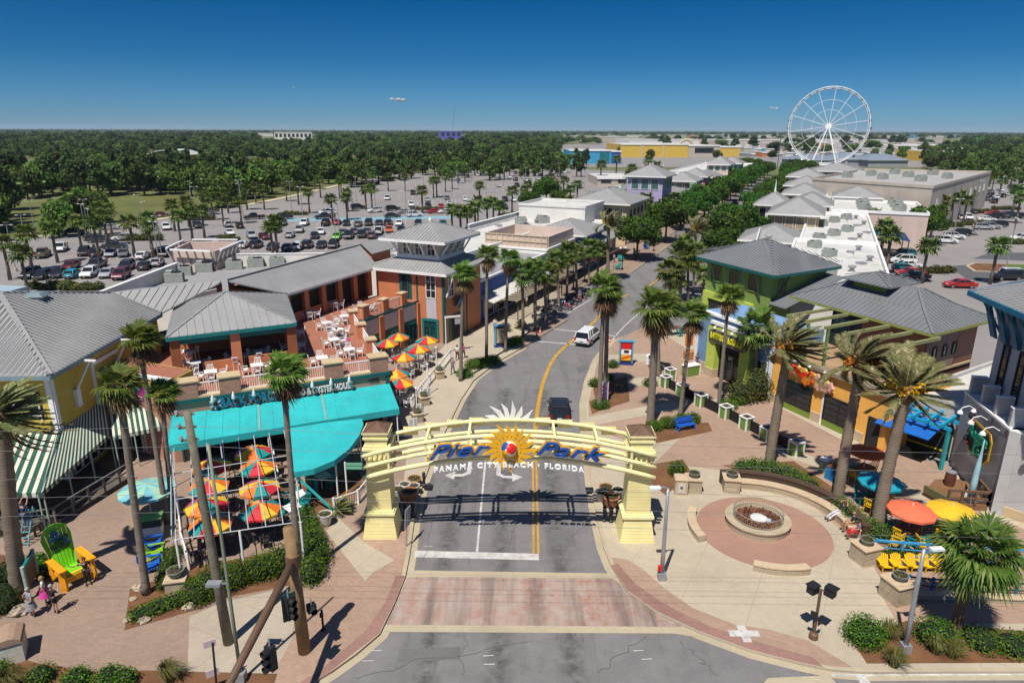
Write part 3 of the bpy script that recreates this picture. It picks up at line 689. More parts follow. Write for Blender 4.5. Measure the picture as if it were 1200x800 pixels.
b = g13(254, 806); t = thing('sign_post', 'thin dark post with two small pale plates by the mulch bed', 'sign post', b)
MB().tube([b, AT(249, 752, b.y)], .05, 8).build('post', BLACK, t)
for f, w_ in ((.98, .5), (.35, .55)):
 c = b+(AT(249, 752, b.y)-b)*f; MB().box(c.x-.1, c.y-.05, c.z-.15, w_, .04, .34, .5).build('plate', mat('pale_pink_plate', (.55, .42, .42), .5), t)
LABL = {}
def street_lamp(bp, tp_, label, side):
 b = g13(*bp); t, tp = pole('street_lamp', label, 'street lamp', b, tp_, .13, .085, STEEL, 'grey corner street lamps')
 MB().box(b.x, b.y, .13, .42, .42, .45).build('base', STEEL, t)
 mb = MB(); mb.tube([tp, tp+Vector((side*.25, -.1, .12)), tp+Vector((side*.5, -.15, .14))], .05, 8); mb.build('arm', STEEL, t)
 mb = MB(); mb.box(tp.x+side*.75, tp.y-.18, tp.z+.08, .6, .28, .1, .1); mb.build('lamp_head', mat('lamp_white', (.7, .72, .74), .4), t)
 return t, b
t, b = street_lamp((775, 678), (783, 572), 'grey street lamp standing on the plaza beside the arch pillar', -1)
MB().box(b.x-.16, b.y-.1, .75, .2, .16, .3).build('push_button', RED, t)
street_lamp((1060, 763), (1083, 643), 'grey street lamp in the mulch bed between the clipped shrubs', .6)
b = g13(953, 747)
t = thing('pedestrian_signal', 'bronze walk signal pole with two black heads on the plaza corner', 'walk signal', b)
tp = AT(962, 690, b.y)
MB().tube([b, tp], .075, 8).build('pole', BROWNP, t); MB().lathe(b.x, b.y, b.z, [(.24, 0), (.22, .25), (.1, .34)], 8).build('base', BROWNP, t)
for dx, dy, rz in ((-.32, .12, .5), (.42, -.1, -.9)):
 h_ = MB(); h_.box(tp.x+dx, tp.y+dy, tp.z-.28, .46, .38, .5, rz); hd_ = h_.build('signal_head', BLACK, t)
 MB().box(tp.x+dx*1.1, tp.y+dy-.05, tp.z+.16, .52, .5, .05, rz).build('hood', BLACK, hd_)
 MB().beam(tp+Vector((0, 0, -.05)), tp+Vector((dx, dy, -.05)), .06).build('bracket', BROWNP, t)
for dx, f in ((-.3, .42), (.28, .3)): c = b+(tp-b)*f; MB().box(c.x+dx*.6, c.y-.08, c.z, .32, .04, .42, dx*2).build('plate', BLACK, t)
b = g13(476, 640); t = thing('sign_post', 'grey sign panel seen edge-on beside the restaurant side arch pillar', 'sign', b)
MB().tube([b, b+Vector((.12, .2, 2.4))], .04, 8).build('post', STEEL, t); MB().beam(b+Vector((.07, .3, 1.2)), b+Vector((.14, .4, 2.4)), .05, .75, up=(.25, .95, 0)).build('panel', STEEL, t)
b = g13(407, 580); t = thing('finger_post', 'white finger post with two green plates beside the restaurant', 'finger post', b)
MB().tube([b, b+Vector((0, 0, 2.5))], .06, 8).build('post', W, t); MB().tube([b, b+Vector((0, 0, .35))], .075, 8).build('foot', mat('foot_yellow', (.6, .35, .02)), t)
for z in (2.35, 2.08): MB().hexa([(b.x+.06, b.y-.02, b.z+z-.1), (b.x+1.1, b.y-.02, b.z+z-.1), (b.x+1.2, b.y-.02, b.z+z), (b.x+1.1, b.y-.02, b.z+z+.1), (b.x+.06, b.y-.02, b.z+z+.1)], [(b.x+.06, b.y+.02, b.z+z-.1), (b.x+1.1, b.y+.02, b.z+z-.1), (b.x+1.2, b.y+.02, b.z+z), (b.x+1.1, b.y+.02, b.z+z+.1), (b.x+.06, b.y+.02, b.z+z+.1)]).build('plate', mat('mint_plate', (.16, .42, .27)), t)
for k, (z, y) in enumerate(((11.6, 27.4), (10.6, 27.5), (9.3, 27.3), (8.3, 27.4), (7.5, 27.2))):
 mb = MB()
 def sag(x): return z-1.5*(1-((x-45)/59)**2) if x > -14 else z-.9*(1-((x+62)/48)**2)
 mb.tube([(x, y+.002*(x+14), sag(x)) for x in [-110+i*12 for i in range(9)]+[-13.9]+[-5+i*9 for i in range(13)]+[104]], .0085, 4)
 tag(mb.build('overhead_wire', mat('wire_grey', (.14, .14, .145), .6)), 'thin dark overhead wire across the corner, %s from the top on the utility pole' % ORD[k], 'wire', 'overhead wires')
def arcsolid(mb, c, r0, r1, a0, a1, z0, z1, n=28, m=None):
 A = [math.radians(a0+(a1-a0)*i/n) for i in range(n+1)]
 P = lambda r, a, z: (c.x+r*math.cos(a), c.y+r*math.sin(a), z)
 for i in range(n):
  a, b_ = A[i], A[i+1]
  mb.face([P(r0, a, z1), P(r1, a, z1), P(r1, b_, z1), P(r0, b_, z1)], m); mb.face([P(r0, a, z0), P(r0, a, z1), P(r0, b_, z1), P(r0, b_, z0)], m); mb.face([P(r1, a, z0), P(r1, b_, z0), P(r1, b_, z1), P(r1, a, z1)], m)
 for a in (A[0], A[-1]): mb.face([P(r0, a, z0), P(r1, a, z0), P(r1, a, z1), P(r0, a, z1)], m)
 return mb
t = thing('curved_bench_wall', 'long curved stone bench with a dark slatted back wall around the round plaza', 'bench wall', (PC.x, PC.y, .13))
arcsolid(MB(), PC, 5.15, 5.75, 97, -8, .13, .58).build('seat', mat_brick('seat_stone', (.42, .33, .22), (.33, .26, .18), .6), t)
arcsolid(MB(), PC, 5.10, 5.78, 97, -8, .583, .66).build('seat_cap', CAPST, t)
DKW = mat_siding('dark_slats', (.062, .038, .026), .2, 2, .5)
arcsolid(MB(), PC, 5.8, 6.25, 99, -9, .13, 1.02).build('back_wall', DKW, t)
arcsolid(MB(), PC, 5.75, 6.3, 99, -9, 1.022, 1.09).build('back_cap', mat('dark_cap', (.075, .045, .03), .7), t)
for (x0, y0), (x1, y1), l in (((819, 604), (838, 634), 'short curved stone bench on the arch side of the round plaza'), ((884, 662), (937, 664), 'short curved stone bench on the road side of the round plaza')):
 a0 = math.degrees(math.atan2(*(list(reversed((G(x0, y0)-PC).xy))))); a1 = math.degrees(math.atan2(*(list(reversed((G(x1, y1)-PC).xy)))))
 if a1 < a0-180: a1 += 360
 if a0 < a1-180: a0 += 360
 t = thing('curved_bench', l, 'bench', (PC.x, PC.y, .13), 0, 'short curved benches')
 arcsolid(MB(), PC, 4.15, 4.6, a0, a1, .13, .50, 12).build('seat_block', STONE, t); arcsolid(MB(), PC, 4.11, 4.64, a0, a1, .502, .58, 12).build('seat_cap', CAPST, t)
FC = Vector((15.6, 38.0, .13))
t = thing('round_planter', 'round raised stone planter with an iron railing in the middle of the plaza', 'planter', FC)
MB().lathe(FC.x, FC.y, .13, [(1.92, 0), (1.92, .42), (1.98, .43), (1.98, .52), (1.42, .52), (1.42, .36)], 48, 0, False).build('planter_wall', STONE, t)
MB().lathe(FC.x, FC.y, .52, [(1.44, .12), (2.0, .12), (2.0, .133)], 48, 0, False).build('coping', CAPST, t)
MB().lathe(FC.x, FC.y, .13, [(.01, .42), (1.42, .38)], 40, 0, False).build('planting_bed', MG['mulch'], t)
IR = mat('pale_iron', (.30, .27, .20), .5, .1)
for z in (.62, 1.1):
 MB().tube([(FC.x+1.5*math.cos(2*PI*i/40), FC.y+1.5*math.sin(2*PI*i/40), .13+z) for i in range(41)], .022, 6, cap=False).build('rail', IR, t)
mb = MB()
for i in range(70): a = 2*PI*i/70; mb.tube([(FC.x+1.5*math.cos(a), FC.y+1.5*math.sin(a), .66), (FC.x+1.5*math.cos(a), FC.y+1.5*math.sin(a), 1.23)], .010, 4, cap=False)
mb.build('railing_mesh', IR, t)
MB().lathe(FC.x+.1, FC.y+.1, .5, [(.52, 0), (.52, .09), (.02, .1)], 28).build('cover_plate', mat('pale_cover', (.62, .62, .60), .5), t)
MB().lathe(FC.x+.72, FC.y-.25, .5, [(.25, 0), (.25, .08), (.02, .09)], 18).build('cover_plate', mat('pale_blue_cover', (.45, .55, .62), .5), t)
mb = MB(); 
for _ in range(300):
 a = rnd.uniform(0, 2*PI); r = rnd.uniform(.6, 1.38); leaf(mb, Vector((FC.x+r*math.cos(a), FC.y+r*math.sin(a), .6+rnd.uniform(0, .12))), Vector((rnd.uniform(-1, 1), rnd.uniform(-1, 1), 1)), .09, .5)
mb.build('bedding_plants', mat_leaf('bronze_leaf', (.16, .05, .03), (.10, .035, .02), (.3, .12, .07)), t)
def pedestal(p, s, h, rz, label):
 t = thing('stone_pedestal', label, 'pedestal', (p.x, p.y, .13), rz, 'stone planter pedestals')
 MB().box(0, 0, 0, s, s, h).build('block', STONE, t, world=False); MB().box(0, 0, h, s+.14, s+.14, .09).build('cap', CAPST, t, world=False, bev=.015)
 return t
def bowlpot(p, z, r, label): return pot(Vector((p.x, p.y, z)), r, r*.95, BOWL, label, 'grey green bowls on pedestals', 'planter_bowl', True)
for (x, y), s, h, rz, l in (((812, 574), 1.0, .95, -.1, 'beside the bin at the arch end of the plaza'), ((856, 574), 1.05, .95, -.15, 'at the start of the dark curved bench wall'), ((1012, 657), 1.15, 1.05, .3, 'at the end of the curved wall'), ((1050, 701), 1.25, 1.1, .3, 'next to the clipped shrubs')):
 p = g13(x, y); pedestal(p, s, h, rz, 'square stone pedestal '+l); bowlpot(p, .13+h+.09, .36, 'grey green bowl on the pedestal '+l)
p = g13(797, 577); t = thing('litter_bin', 'beige stone litter bin beside the plaza pedestal', 'litter bin', p, -.1)
MB().box(0, 0, 0, .85, .8, 1.15).build('bin_body', CAPST, t, world=False); MB().taper(0, 0, 1.15, .95, .9, .8, .75, .12).build('lid', CAPST, t, world=False); MB().box(0, -.42, .2, .5, .05, .7).build('door', WPOT, t, world=False); MB().tube([(0, -.46, .62), (0, -.42, .62)], .1, 12).build('emblem', BROWNP, t, world=False)
p = G(17, 768, .13); t = thing('litter_bin', 'beige utility bin with a curved brown top at the mulch bed', 'litter bin', p, .5)
MB().box(0, 0, 0, 1.0, 1.25, 1.05).build('bin_body', WPOT, t, world=False)
mb = MB(); pr = [(-.55, 1.05), (-.5, 1.22), (-.25, 1.36), (0, 1.4), (.25, 1.36), (.5, 1.22), (.55, 1.05)]
mb.hexa([(x, -.68, z) for x, z in pr], [(x, .68, z) for x, z in pr]); mb.build('lid', mat('tan_lid', (.33, .22, .15), .7), t, world=False)
def bush(path, rw, rh, label, cat, group=None, leafm=LEAF, dens=150, s=.10, name='hedge', lump=.15):
 """clipped or loose shrub along a path of ground points"""
 P = [Vector(p) for p in path]; c0 = P[len(P)//2]
 mb = MB()
 for i in range(max(1, len(P)-1)):
  a = P[i]; b_ = P[min(i+1, len(P)-1)]; n = max(1, int((b_-a).length/(rw*.75)))
  for k in range(n+(1 if i >= len(P)-2 else 0)):
   p = a+(b_-a)*(k/n); r_ = rw*rnd.uniform(1-lump, 1+lump); h_ = rh*rnd.uniform(1-lump, 1+lump)
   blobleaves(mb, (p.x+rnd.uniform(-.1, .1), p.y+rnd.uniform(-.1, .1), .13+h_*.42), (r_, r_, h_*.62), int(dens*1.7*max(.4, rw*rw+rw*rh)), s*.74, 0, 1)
 t = thing(name, label, cat, (c0.x, c0.y, .13), 0, group)
 mb.build('foliage', [leafm, CORE], t)
 return t
def P13(*pts): return [g13(*p) for p in pts]
bush(P13((232, 704), (262, 690), (300, 678), (332, 668)), .85, 1.5, 'tall clipped hedge in front of the umbrella patio beside the utility pole', 'hedge', dens=330, s=.075)
bush(P13((362, 682), (372, 662), (366, 640), (356, 622)), .8, 1.45, 'tall clipped hedge on the pillar side of the umbrella patio', 'hedge', dens=330, s=.075)
bush(P13((165, 722), (190, 712), (215, 706)), .6, .65, 'low spreading hedge at the point of the mulch bed', 'hedge', dens=260, s=.075)
bush(P13((192, 690), (196, 670), (206, 648)), .5, .6, 'low hedge running along the patio rail behind the small chairs', 'hedge', dens=260, s=.075)
bush(P13((6, 715), (-8, 690), (20, 672)), .8, .9, 'dark hedge behind the people by the giant chair', 'hedge', dens=240, s=.08, leafm=LEAFD)
bush(P13((52, 676), (45, 660)), .45, .7, 'small shrub behind the giant green chair', 'shrub', dens=240)
for x, y, r, l in ((50, 798, .62, 'first'), (90, 800, .66, 'second'), (128, 798, .7, 'third'), (148, 800, .5, 'small fourth'), (5, 792, .5, 'edge')): bush([g13(x, y)], r, .75, '%s rounded shrub in the row on the mulch along the paving edge' % l, 'shrub', 'shrubs in the corner mulch bed', dens=260, s=.07)
bush([g13(1013, 752)], .98, 1.15, 'big rounded clipped shrub beside the street lamp bed', 'shrub', dens=330, s=.07)
bush([g13(1090, 752), g13(1098, 750)], .85, 1.1, 'rounded clipped shrub between the lamp and the palm', 'shrub', dens=330, s=.07)
bush(P13((1150, 757), (1185, 760), (1230, 765)), .9, .9, 'long clipped hedge beside the palm at the roadside', 'hedge', dens=300, s=.07)
bush(P13((868, 553), (893, 556), (930, 565), (948, 578)), .8, 1.15, 'low hedge behind the dark curved wall in front of the date palms', 'hedge', dens=260, s=.075, leafm=LEAFY)
bush(P13((985, 600), (1000, 612), (1020, 628), (1032, 634)), .75, 1.1, 'low hedge beside the seated people under the date palm', 'hedge', dens=260, s=.075, leafm=LEAFY)
bush(P13((1040, 655), (1052, 652)), .5, .6, 'small hedge behind the blue rail by the pedestal', 'hedge', dens=260, s=.075)
bush([g13(793, 556)], .75, .95, 'rounded shrub beside the arch end pedestal', 'shrub', dens=320, s=.075)
for (x, y), r, l in (((767, 503), .75, 'first'), ((782, 500), .8, 'second'), ((800, 496), .8, 'third'), ((813, 494), .6, 'fourth')): bush([g13(x, y)], r, .8, '%s rounded shrub in the row by the blue bench' % l, 'shrub', 'shrubs by the blue bench', dens=260, s=.08)
for (x, y), r, l in (((703, 477), .8, 'on the kerb under the paired palms'), ((697, 452), .6, 'at the kerb beside the pink poster'), ((712, 445), .7, 'behind the pink poster'), ((718, 430), .6, 'before the video kiosk'), ((762, 452), .7, 'at the foot of the thick palm'), ((852, 478), .9, 'behind the green planter boxes'), ((866, 472), .8, 'next to the leafy bamboo clump')): bush([g13(x, y)], r, .8, 'clipped green shrub '+l, 'shrub', dens=260, s=.08)
for (x, y), l in (((545, 441), 'first'), ((563, 429), 'second'), ((576, 425), 'third'), ((606, 401), 'fourth'), ((599, 404), 'fifth'), ((555, 430), 'sixth')): bush([g13(x, y)], 1.0, .85, '%s green kerbside shrub under the street palms opposite the shops' % l, 'shrub', 'kerbside shrubs by the restaurant', dens=230, s=.08)
bush(P13((868, 470), (885, 468), (900, 462)), 1.3, 2.6, 'tall loose bamboo-like clump in front of the orange shop', 'shrub', leafm=mat_leaf('olive_leaf', (.06, .09, .015), (.14, .15, .03), (.2, .19, .06)), dens=120, s=.13, lump=.3)
def grass_tuft(p, r, h, label, name='ornamental_grass'):
 mb = MB()
 for _ in range(230):
  a = rnd.uniform(0, 2*PI); l = r*rnd.uniform(.3, 1); d = Vector((math.cos(a), math.sin(a), 0)); q = Vector((p.x, p.y, .13))+d*rnd.uniform(0, .15); w_ = Vector((-d.y, d.x, 0))*.012
  m1 = q+d*l*.45+Vector((0, 0, h*rnd.uniform(.6, 1))); e_ = q+d*l+Vector((.25, .1, h*rnd.uniform(.3, .75)))
  mb.face([q-w_, q+w_, m1+w_, m1-w_]); mb.face([m1-w_, m1+w_, e_])
 tag(mb.build(name, mat_leaf('straw_grass', (.13, .13, .03), (.25, .22, .08), (.08, .11, .02), trans=.3)), label, 'ornamental grass', 'ornamental grasses')
for x, y, l in ((1047, 781, 'feathery grass tuft spilling over the kerb by the lamp base'), (1095, 765, 'wide feathery grass tuft in front of the round shrub'), (1115, 770, 'feathery grass tuft beside the palm trunk'), (1040, 748, 'small grass tuft behind the lamp base'), (198, 797, 'pale grass tuft at the corner mulch bed'), (14, 806, 'grass tuft at the beige utility bin')): grass_tuft(g13(x, y), .8, 1.0, l)
def rock(p, s, label):
 s *= .58
 mb = MB(); k = rnd.random()*9; mb.ball(0, 0, s*.35, s, 9, 0, 1.15, .9, .62)
 for i, v in enumerate(mb.v): mb.v[i] = Vector((v.x*(1+.25*math.sin(i*2.3+k)), v.y*(1+.25*math.cos(i*1.7+k)), max(0, v.z*(1+.2*math.sin(i*3.1+k)))))
 o = mb.build('rock', mat('pale_rock', (.40, .33, .24), .9, .25, 3, bmp=.5), None); o.location = (p.x, p.y, .13); o.rotation_euler = (0, 0, rnd.random()*6); tag(o, label, 'rock', 'pale landscaping rocks')
for x, y, s, l in ((162, 690, .5, 'pale rock leaning on the foot of the tall palm'), (169, 728, .45, 'pale rock at the point of the low hedge'), (222, 712, .5, 'pale rock at the end of the low hedge by the tall hedge'), (150, 727, .35, 'small pale rock at the tip of the mulch bed'), (24, 718, .75, 'big pale rock behind the standing people'), (365, 682, .4, 'pale rock at the foot of the pillar side hedge'), (156, 702, .3, 'small pale rock beside the palm foot')): rock(g13(x, y), s, l)
pot(g13(382, 615), .42, .85, WPOT, 'tall pale ribbed pot on the path corner by the hedge', 'pots at the arch feet')
p = g13(209, 690); pedestal(p, 1.0, .75, .2, 'square stone pedestal in the low hedge by the wooden pole'); bowlpot(p, .13+.84, .42, 'grey green bowl on the pedestal in the low hedge')
ROOFG = mat('grey_metal_roof', (.285, .28, .275), .5, .08, .5, .4, .0, dirt=.12)
ROOFD = mat('dark_grey_metal_roof', (.165, .172, .18), .5, .08, .5, .4, .0, dirt=.1)
ROOFW = mat('white_membrane_roof', (.54, .525, .49), .7, .12, .25, dirt=.3)
GLASS = mat_glass()
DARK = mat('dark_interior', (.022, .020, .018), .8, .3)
ORG = mat_siding('orange_brick_boards', (.56, .21, .095), .26, 2, .72)
ORGP = mat('orange_plaster', (.54, .20, .095), .7, .12, .8)
BRICKP = mat_brick('pink_brown_brick', (.43, .215, .145), (.25, .16, .12), 1.0)
LAPP = mat_siding('pink_brown_boards', (.46, .24, .165), .24, 2, .7)
TEALD = mat('dark_teal_trim', (.008, .095, .095), .5, .1)
LAV = mat('lavender_panel', (.50, .47, .50), .6, .06)
TANC = mat('tan_coping', (.50, .38, .22), .75, .1)
YEL = mat_siding('mustard_boards', (.58, .43, .08), .2, 2, .75)
YELP = mat('mustard_plaster', (.56, .41, .07), .75, .12, .5, dirt=.15)
ACG = mat('hvac_grey', (.30, .32, .29), .6, .15, 2, dirt=.3)
class Wall:
 """a vertical plane: u runs along it from a, out is the outward side"""
 def __init__(s, a, d, n): s.a = Vector((a[0], a[1], 0)); s.d = Vector((d[0], d[1], 0)).normalized(); s.n = Vector((n[0], n[1], 0)).normalized()
 def P(s, u, z, out=0.0): return s.a+s.d*u+s.n*out+Vector((0, 0, z))
 def pan(s, mb, u0, u1, z0, z1, o0=.0, o1=.06, m=0):
  return mb.hexa([s.P(u0, z0, o0), s.P(u1, z0, o0), s.P(u1, z0, o1), s.P(u0, z0, o1)], [s.P(u0, z1, o0), s.P(u1, z1, o0), s.P(u1, z1, o1), s.P(u0, z1, o1)], m)
 def part(s, par, name, u0, u1, z0, z1, o0, o1, m): mb = MB(); s.pan(mb, u0, u1, z0, z1, o0, o1); return mb.build(name, m, par)
 def window(s, par, u0, u1, z0, z1, frame, glass=None, nx=2, nz=2, out=.0, name='window', fw=.09):
  mb = MB()
  for a, b in ((u0, u0+fw), (u1-fw, u1)): s.pan(mb, a, b, z0, z1, out, out+.10)
  for a, b in ((z0, z0+fw), (z1-fw, z1)): s.pan(mb, u0+fw, u1-fw, a, b, out, out+.10)
  for k in range(1, nx): x = u0+(u1-u0)*k/nx; s.pan(mb, x-.03, x+.03, z0+fw, z1-fw, out, out+.08)
  for k in range(1, nz): z = z0+(z1-z0)*k/nz; s.pan(mb, u0+fw, u1-fw, z-.03, z+.03, out, out+.075)
  o = mb.build(name, frame, par)
  mb = MB(); s.pan(mb, u0+.03, u1-.03, z0+.03, z1-.03, out+.01, out+.04); mb.build('pane', glass or GLASS, o)
  return o
 def text(s, par, body, u, z, size, m, out=.12, depth=.08, sx=1.0, shear=0, offset=.01, spacing=1.0):
  p = s.P(u, z, out); base = par.location+(par.parent.location if par.parent else Vector())
  ang = math.atan2(s.d.y, s.d.x)
  if s.d.cross(s.n).z > 0: ang += PI
  return text_part('lettering', body, size, depth, m, par, p-base, ang, shear, offset, spacing, None, 0, sx)
def roof_face(mb, poly, u, sp=.5, ms=0, mr=0, th=.12, w=.05, h=.06):
 P = [Vector(p) for p in poly]
 mb.hexa([p-Vector((0, 0, th)) for p in P], P, ms); mb.ribs(P, u, sp, mr, w, h); return mb
def hip_roof(par, corners, z, r0, r1, zr, m, sp=.5, fascia=None, name='roof', cap=.14):
 """corners: eave corners in order; r0, r1: ridge ends (may coincide), r0 near corners 0 and 1"""
 c = [Vector((p[0], p[1], z)) for p in corners]; a = Vector((r0[0], r0[1], zr)); b = Vector((r1[0], r1[1], zr)); mb = MB()
 pt = (a-b).length < .05
 faces = [[c[0], c[1], a], [c[1], c[2], b] if pt else [c[1], c[2], b, a], [c[2], c[3], b], [c[3], c[0], a] if pt else [c[3], c[0], a, b]]
 for f in faces: roof_face(mb, f, f[1]-f[0], sp)
 for i, e in enumerate((a, a, b, b)): mb.beam(c[i]+Vector((0, 0, .04)), e+Vector((0, 0, .04)), cap, .07)
 if not pt: mb.beam(a+Vector((0, 0, .04)), b+Vector((0, 0, .04)), cap, .07)
 o = mb.build(name, m, par)
 if fascia:
  mb = MB()
  for i in range(4): p, q = c[i], c[(i+1) % 4]; mb.beam(p-Vector((0, 0, .17)), q-Vector((0, 0, .17)), .1, .3)
  mb.build('fascia', fascia, o)
  k = sum(c, Vector())/4; mb = MB(); mb.face([p-Vector((0, 0, .14)) for p in c]); mb.build('soffit', fascia, o)
 return o
def rect(a, d1, l1, d2, l2): return [a, a+d1*l1, a+d1*l1+d2*l2, a+d2*l2]
BP = thing('restaurant', 'brick coloured restaurant with a turquoise awning and a roof terrace under grey roofs', 'restaurant', (-17, 55, 0))
A0 = Vector((-25.1, 46.1, 0)); B0 = Vector((-10.25, 52.95, 0)); C0 = Vector((-16.1, 67.9, 0)); T1 = Vector((-7.8, 76.1, 0)); es = hd(24); el = hd(-66)
D0 = T1+el*3.5; F0 = T1+el*9.2
TZ = 5.0
dAB = (B0-A0).normalized(); nAB = Vector((dAB.y, -dAB.x, 0)); LAB = (B0-A0).length
MB().prism([A0, B0, C0, D0, F0, (-24.5, 66.5), (-31, 70), (-36, 62), (-31, 58.5), (-30.6, 49), A0+Vector((-3, 1.5, 0))], .13, TZ-.03).build('wall', LAPP, BP)
MB().prism([A0, B0, C0, D0, F0, (-24.5, 66.5), (-31, 70), (-36, 62), (-31, 58.5), (-30.6, 49), A0+Vector((-3, 1.5, 0))], TZ-.028, TZ).build('terrace_floor', MG['terr'], BP)
wAB = Wall(A0, dAB, nAB)
wAB.part(BP, 'ledge_trim', -.3, LAB+.25, TZ-.25, TZ+.02, .0, .18, TEALD)
wAB.part(BP, 'corner_board', LAB-.18, LAB+.12, .13, TZ-.26, .0, .1, TEALD)
wAB.part(BP, 'shopfront', .5, LAB-.6, .2, 3.2, .01, .05, GLASS)
mb = MB()
for k in range(9): wAB.pan(mb, .5+k*1.85, .62+k*1.85, .13, 3.3, .06, .16)
mb.build('mullion', TEALD, BP)
def upx(x, y, z, wl):    # where a pixel at height z falls along a wall
 return (G(x, y, z)-wl.a).dot(wl.d)
def pier(par, p, w, h, rz, m=BRICKP, z=TZ):
 o = MB().box(p.x, p.y, z+.02, w, w*.75, h, rz).build('pier', m, par)
 MB().box(p.x, p.y, z+.02+h, w+.16, w*.75+.16, .1, rz).build('coping', TANC, o)
def railing(par, p, q, z=TZ, h=1.05, m=None, n=None):
 mb = MB(); p = Vector((p.x, p.y, z)); q = Vector((q.x, q.y, z)); up = Vector((0, 0, 1)); m = m or W
 mb.beam(p+up*h, q+up*h, .08, .07); mb.beam(p+up*.18, q+up*.18, .05, .05); n = n or max(2, int((q-p).length/.16))
 for k in range(n+1): e = p+(q-p)*(k/n); mb.beam(e+up*.18, e+up*h, .026 if k % 8 else .06)
 return mb.build('railing', m, par)
angAB = math.atan2(dAB.y, dAB.x); us = [upx(218, 450, 6.0, wAB), upx(268, 442, 6.0, wAB), upx(328, 436, 6.0, wAB), upx(388, 425, 6.0, wAB), LAB-.65]
for u in us: pier(BP, wAB.P(u, 0, -.5), 1.45, 1.25, angAB)
for a, b in zip(us, us[1:]): railing(BP, wAB.P(a+.75, 0, -.35), wAB.P(b-.75, 0, -.35))
for a, b in zip(us, us[1:]): wAB.part(BP, 'sill', a+.73, b-.73, TZ+.01, TZ+.16, -.55, .1, TANC)
for p, q in ((B0, C0), (C0, D0)):
 d = (q-p).normalized(); L = (q-p).length; n_ = 3 if p is B0 else 3; ang = math.atan2(d.y, d.x); nn = Vector((d.y, -d.x, 0))
 pts = [p+d*(L*(k+.5 if p is C0 else k+1)/n_*(.92 if p is C0 else .98)) for k in range(n_)]
 pp = [p+d*.7]+pts
 for e in pts: pier(BP, e-nn*.35, 1.0, 1.3, ang, ORGP)
 for a, b in zip(pp, pp[1:]): railing(BP, a+d*.5-nn*.3, b-d*.5-nn*.3)
 w_ = Wall(p, d, nn); w_.part(BP, 'ledge_trim', 0, L, TZ-.22, TZ+.01, 0, .14, TEALD)
wCD = Wall(C0, (D0-C0), hd(114)); LCD = (D0-C0).length
for k in range(4):
 wCD.part(BP, 'pilaster', LCD*k/3.15-.0, LCD*k/3.15+.75, .13, TZ-.23, .0, .30, ORG)
 if k < 3:
  a, b = LCD*k/3.15+.8, LCD*(k+1)/3.15-.05
  wCD.part(BP, 'lavender_panel', a, b, 3.0, TZ-.3, .01, .08, LAV); wCD.part(BP, 'door_surround', a, b, .13, 2.9, .01, .10, TEALD)
  for i in range(3): wCD.window(BP, a+.12+i*(b-a-.2)/3, a+.12+(i+1)*(b-a-.2)/3-.06, .3, 2.6, TEALD, None, 1, 3, .11, 'glass_door')
sx0, sx1 = upx(262, 474, 4.4, wAB), upx(410, 455, 4.4, wAB)
SIGNB = mat('sign_sea_blue', (.02, .17, .26), .4); SIGNW = mat('sign_off_white', (.62, .62, .58), .5)
wAB.text(BP, 'BACK PORCH', sx0+(sx1-sx0)*.21, 4.38, 1.0, SIGNB, .25, .12, offset=.035, sx=.70)
wAB.text(BP, 'SEAFOOD & OYSTER HOUSE', sx0+(sx1-sx0)*.735, 4.34, .72, SIGNW, .25, .12, offset=.03, sx=.62)
wAB.part(BP, 'sign_rail', sx0-.9, sx1+.3, 3.98, 4.06, .05, .22, mat('sign_rail', (.2, .12, .08)))
mb = MB(); c = wAB.P(sx0-.55, 4.45, .25)
for k in range(12):
 a = k*2*PI/12; mb.beam(c+wAB.d*(.18*math.cos(a))+Vector((0, 0, .18*math.sin(a))), c+wAB.d*(.42*math.cos(a))+Vector((0, 0, .42*math.sin(a))), .15, .1, k % 2)
mb.build('shell_emblem', [SIGNB, SIGNW], BP)
for k in range(8):
 p = wAB.P(sx0-.7+k*(sx1-sx0+.8)/7, 4.72, .55); o = MB().lathe(p.x, p.y, p.z, [(.1, 0), (.17, .1), (.1, .22), (.14, .3), (.05, .42), (.03, .6)], 10).build('sign_lamp', W, BP, smooth=True)
 MB().beam(p, wAB.P(sx0-.7+k*(sx1-sx0+.8)/7, 4.6, .0), .04).build('lamp_arm', W, o)
wAB.text(BP, '16208', LAB-1.2, 4.4, .36, BLACK, .06, .03)
def awn(z, x, y): return G(x, y, z)
aw0, aw1 = wAB.P(.2, 3.95, .02), wAB.P(LAB+.1, 3.95, .02); f0, f1 = Vector((-23.6, 42.5, 3.3)), Vector((-8.75, 49.15, 3.3))
AWP = thing('awning', 'long turquoise canvas awning with a rounded porch over the restaurant front', 'awning', (-16, 46, 2.8))
mb = MB(); nseg = 14
for k in range(nseg):
 a, b = k/nseg, (k+1)/nseg; p0, p1, q0, q1 = aw0.lerp(aw1, a), aw0.lerp(aw1, b), f0.lerp(f1, a), f0.lerp(f1, b)
 mb.face([q0, q1, p1, p0]); mb.beam(p0+Vector((0, 0, .02)), q0+Vector((0, 0, .02)), .035, .03)
for u_ in (.37, .66): p0, q0 = aw0.lerp(aw1, u_), f0.lerp(f1, u_); mb.beam(p0+Vector((0, 0, .035)), q0+Vector((0, 0, .035)), .10, .03, 1)
lo = Vector((0, 0, -.5)); mb.face([f0, f0+lo, f1+lo, f1]); mb.face([aw0, f0, f0+lo, aw0+lo*1.6]); mb.face([aw1, f1, f1+lo, aw1+lo*1.6])
mb.build('canvas', [TURQ, mat('seam_tape', (.30, .33, .27), .7)], AWP)
cp = [G(335, 502, 3.3), G(337, 527, 3.05), G(341, 549, 2.95), G(346, 553, 2.95), G(368, 549, 2.95), G(392, 539, 2.95), G(409, 526, 2.95), G(421, 510, 3.0), G(426, 497, 3.1), G(424, 490, 3.3)]
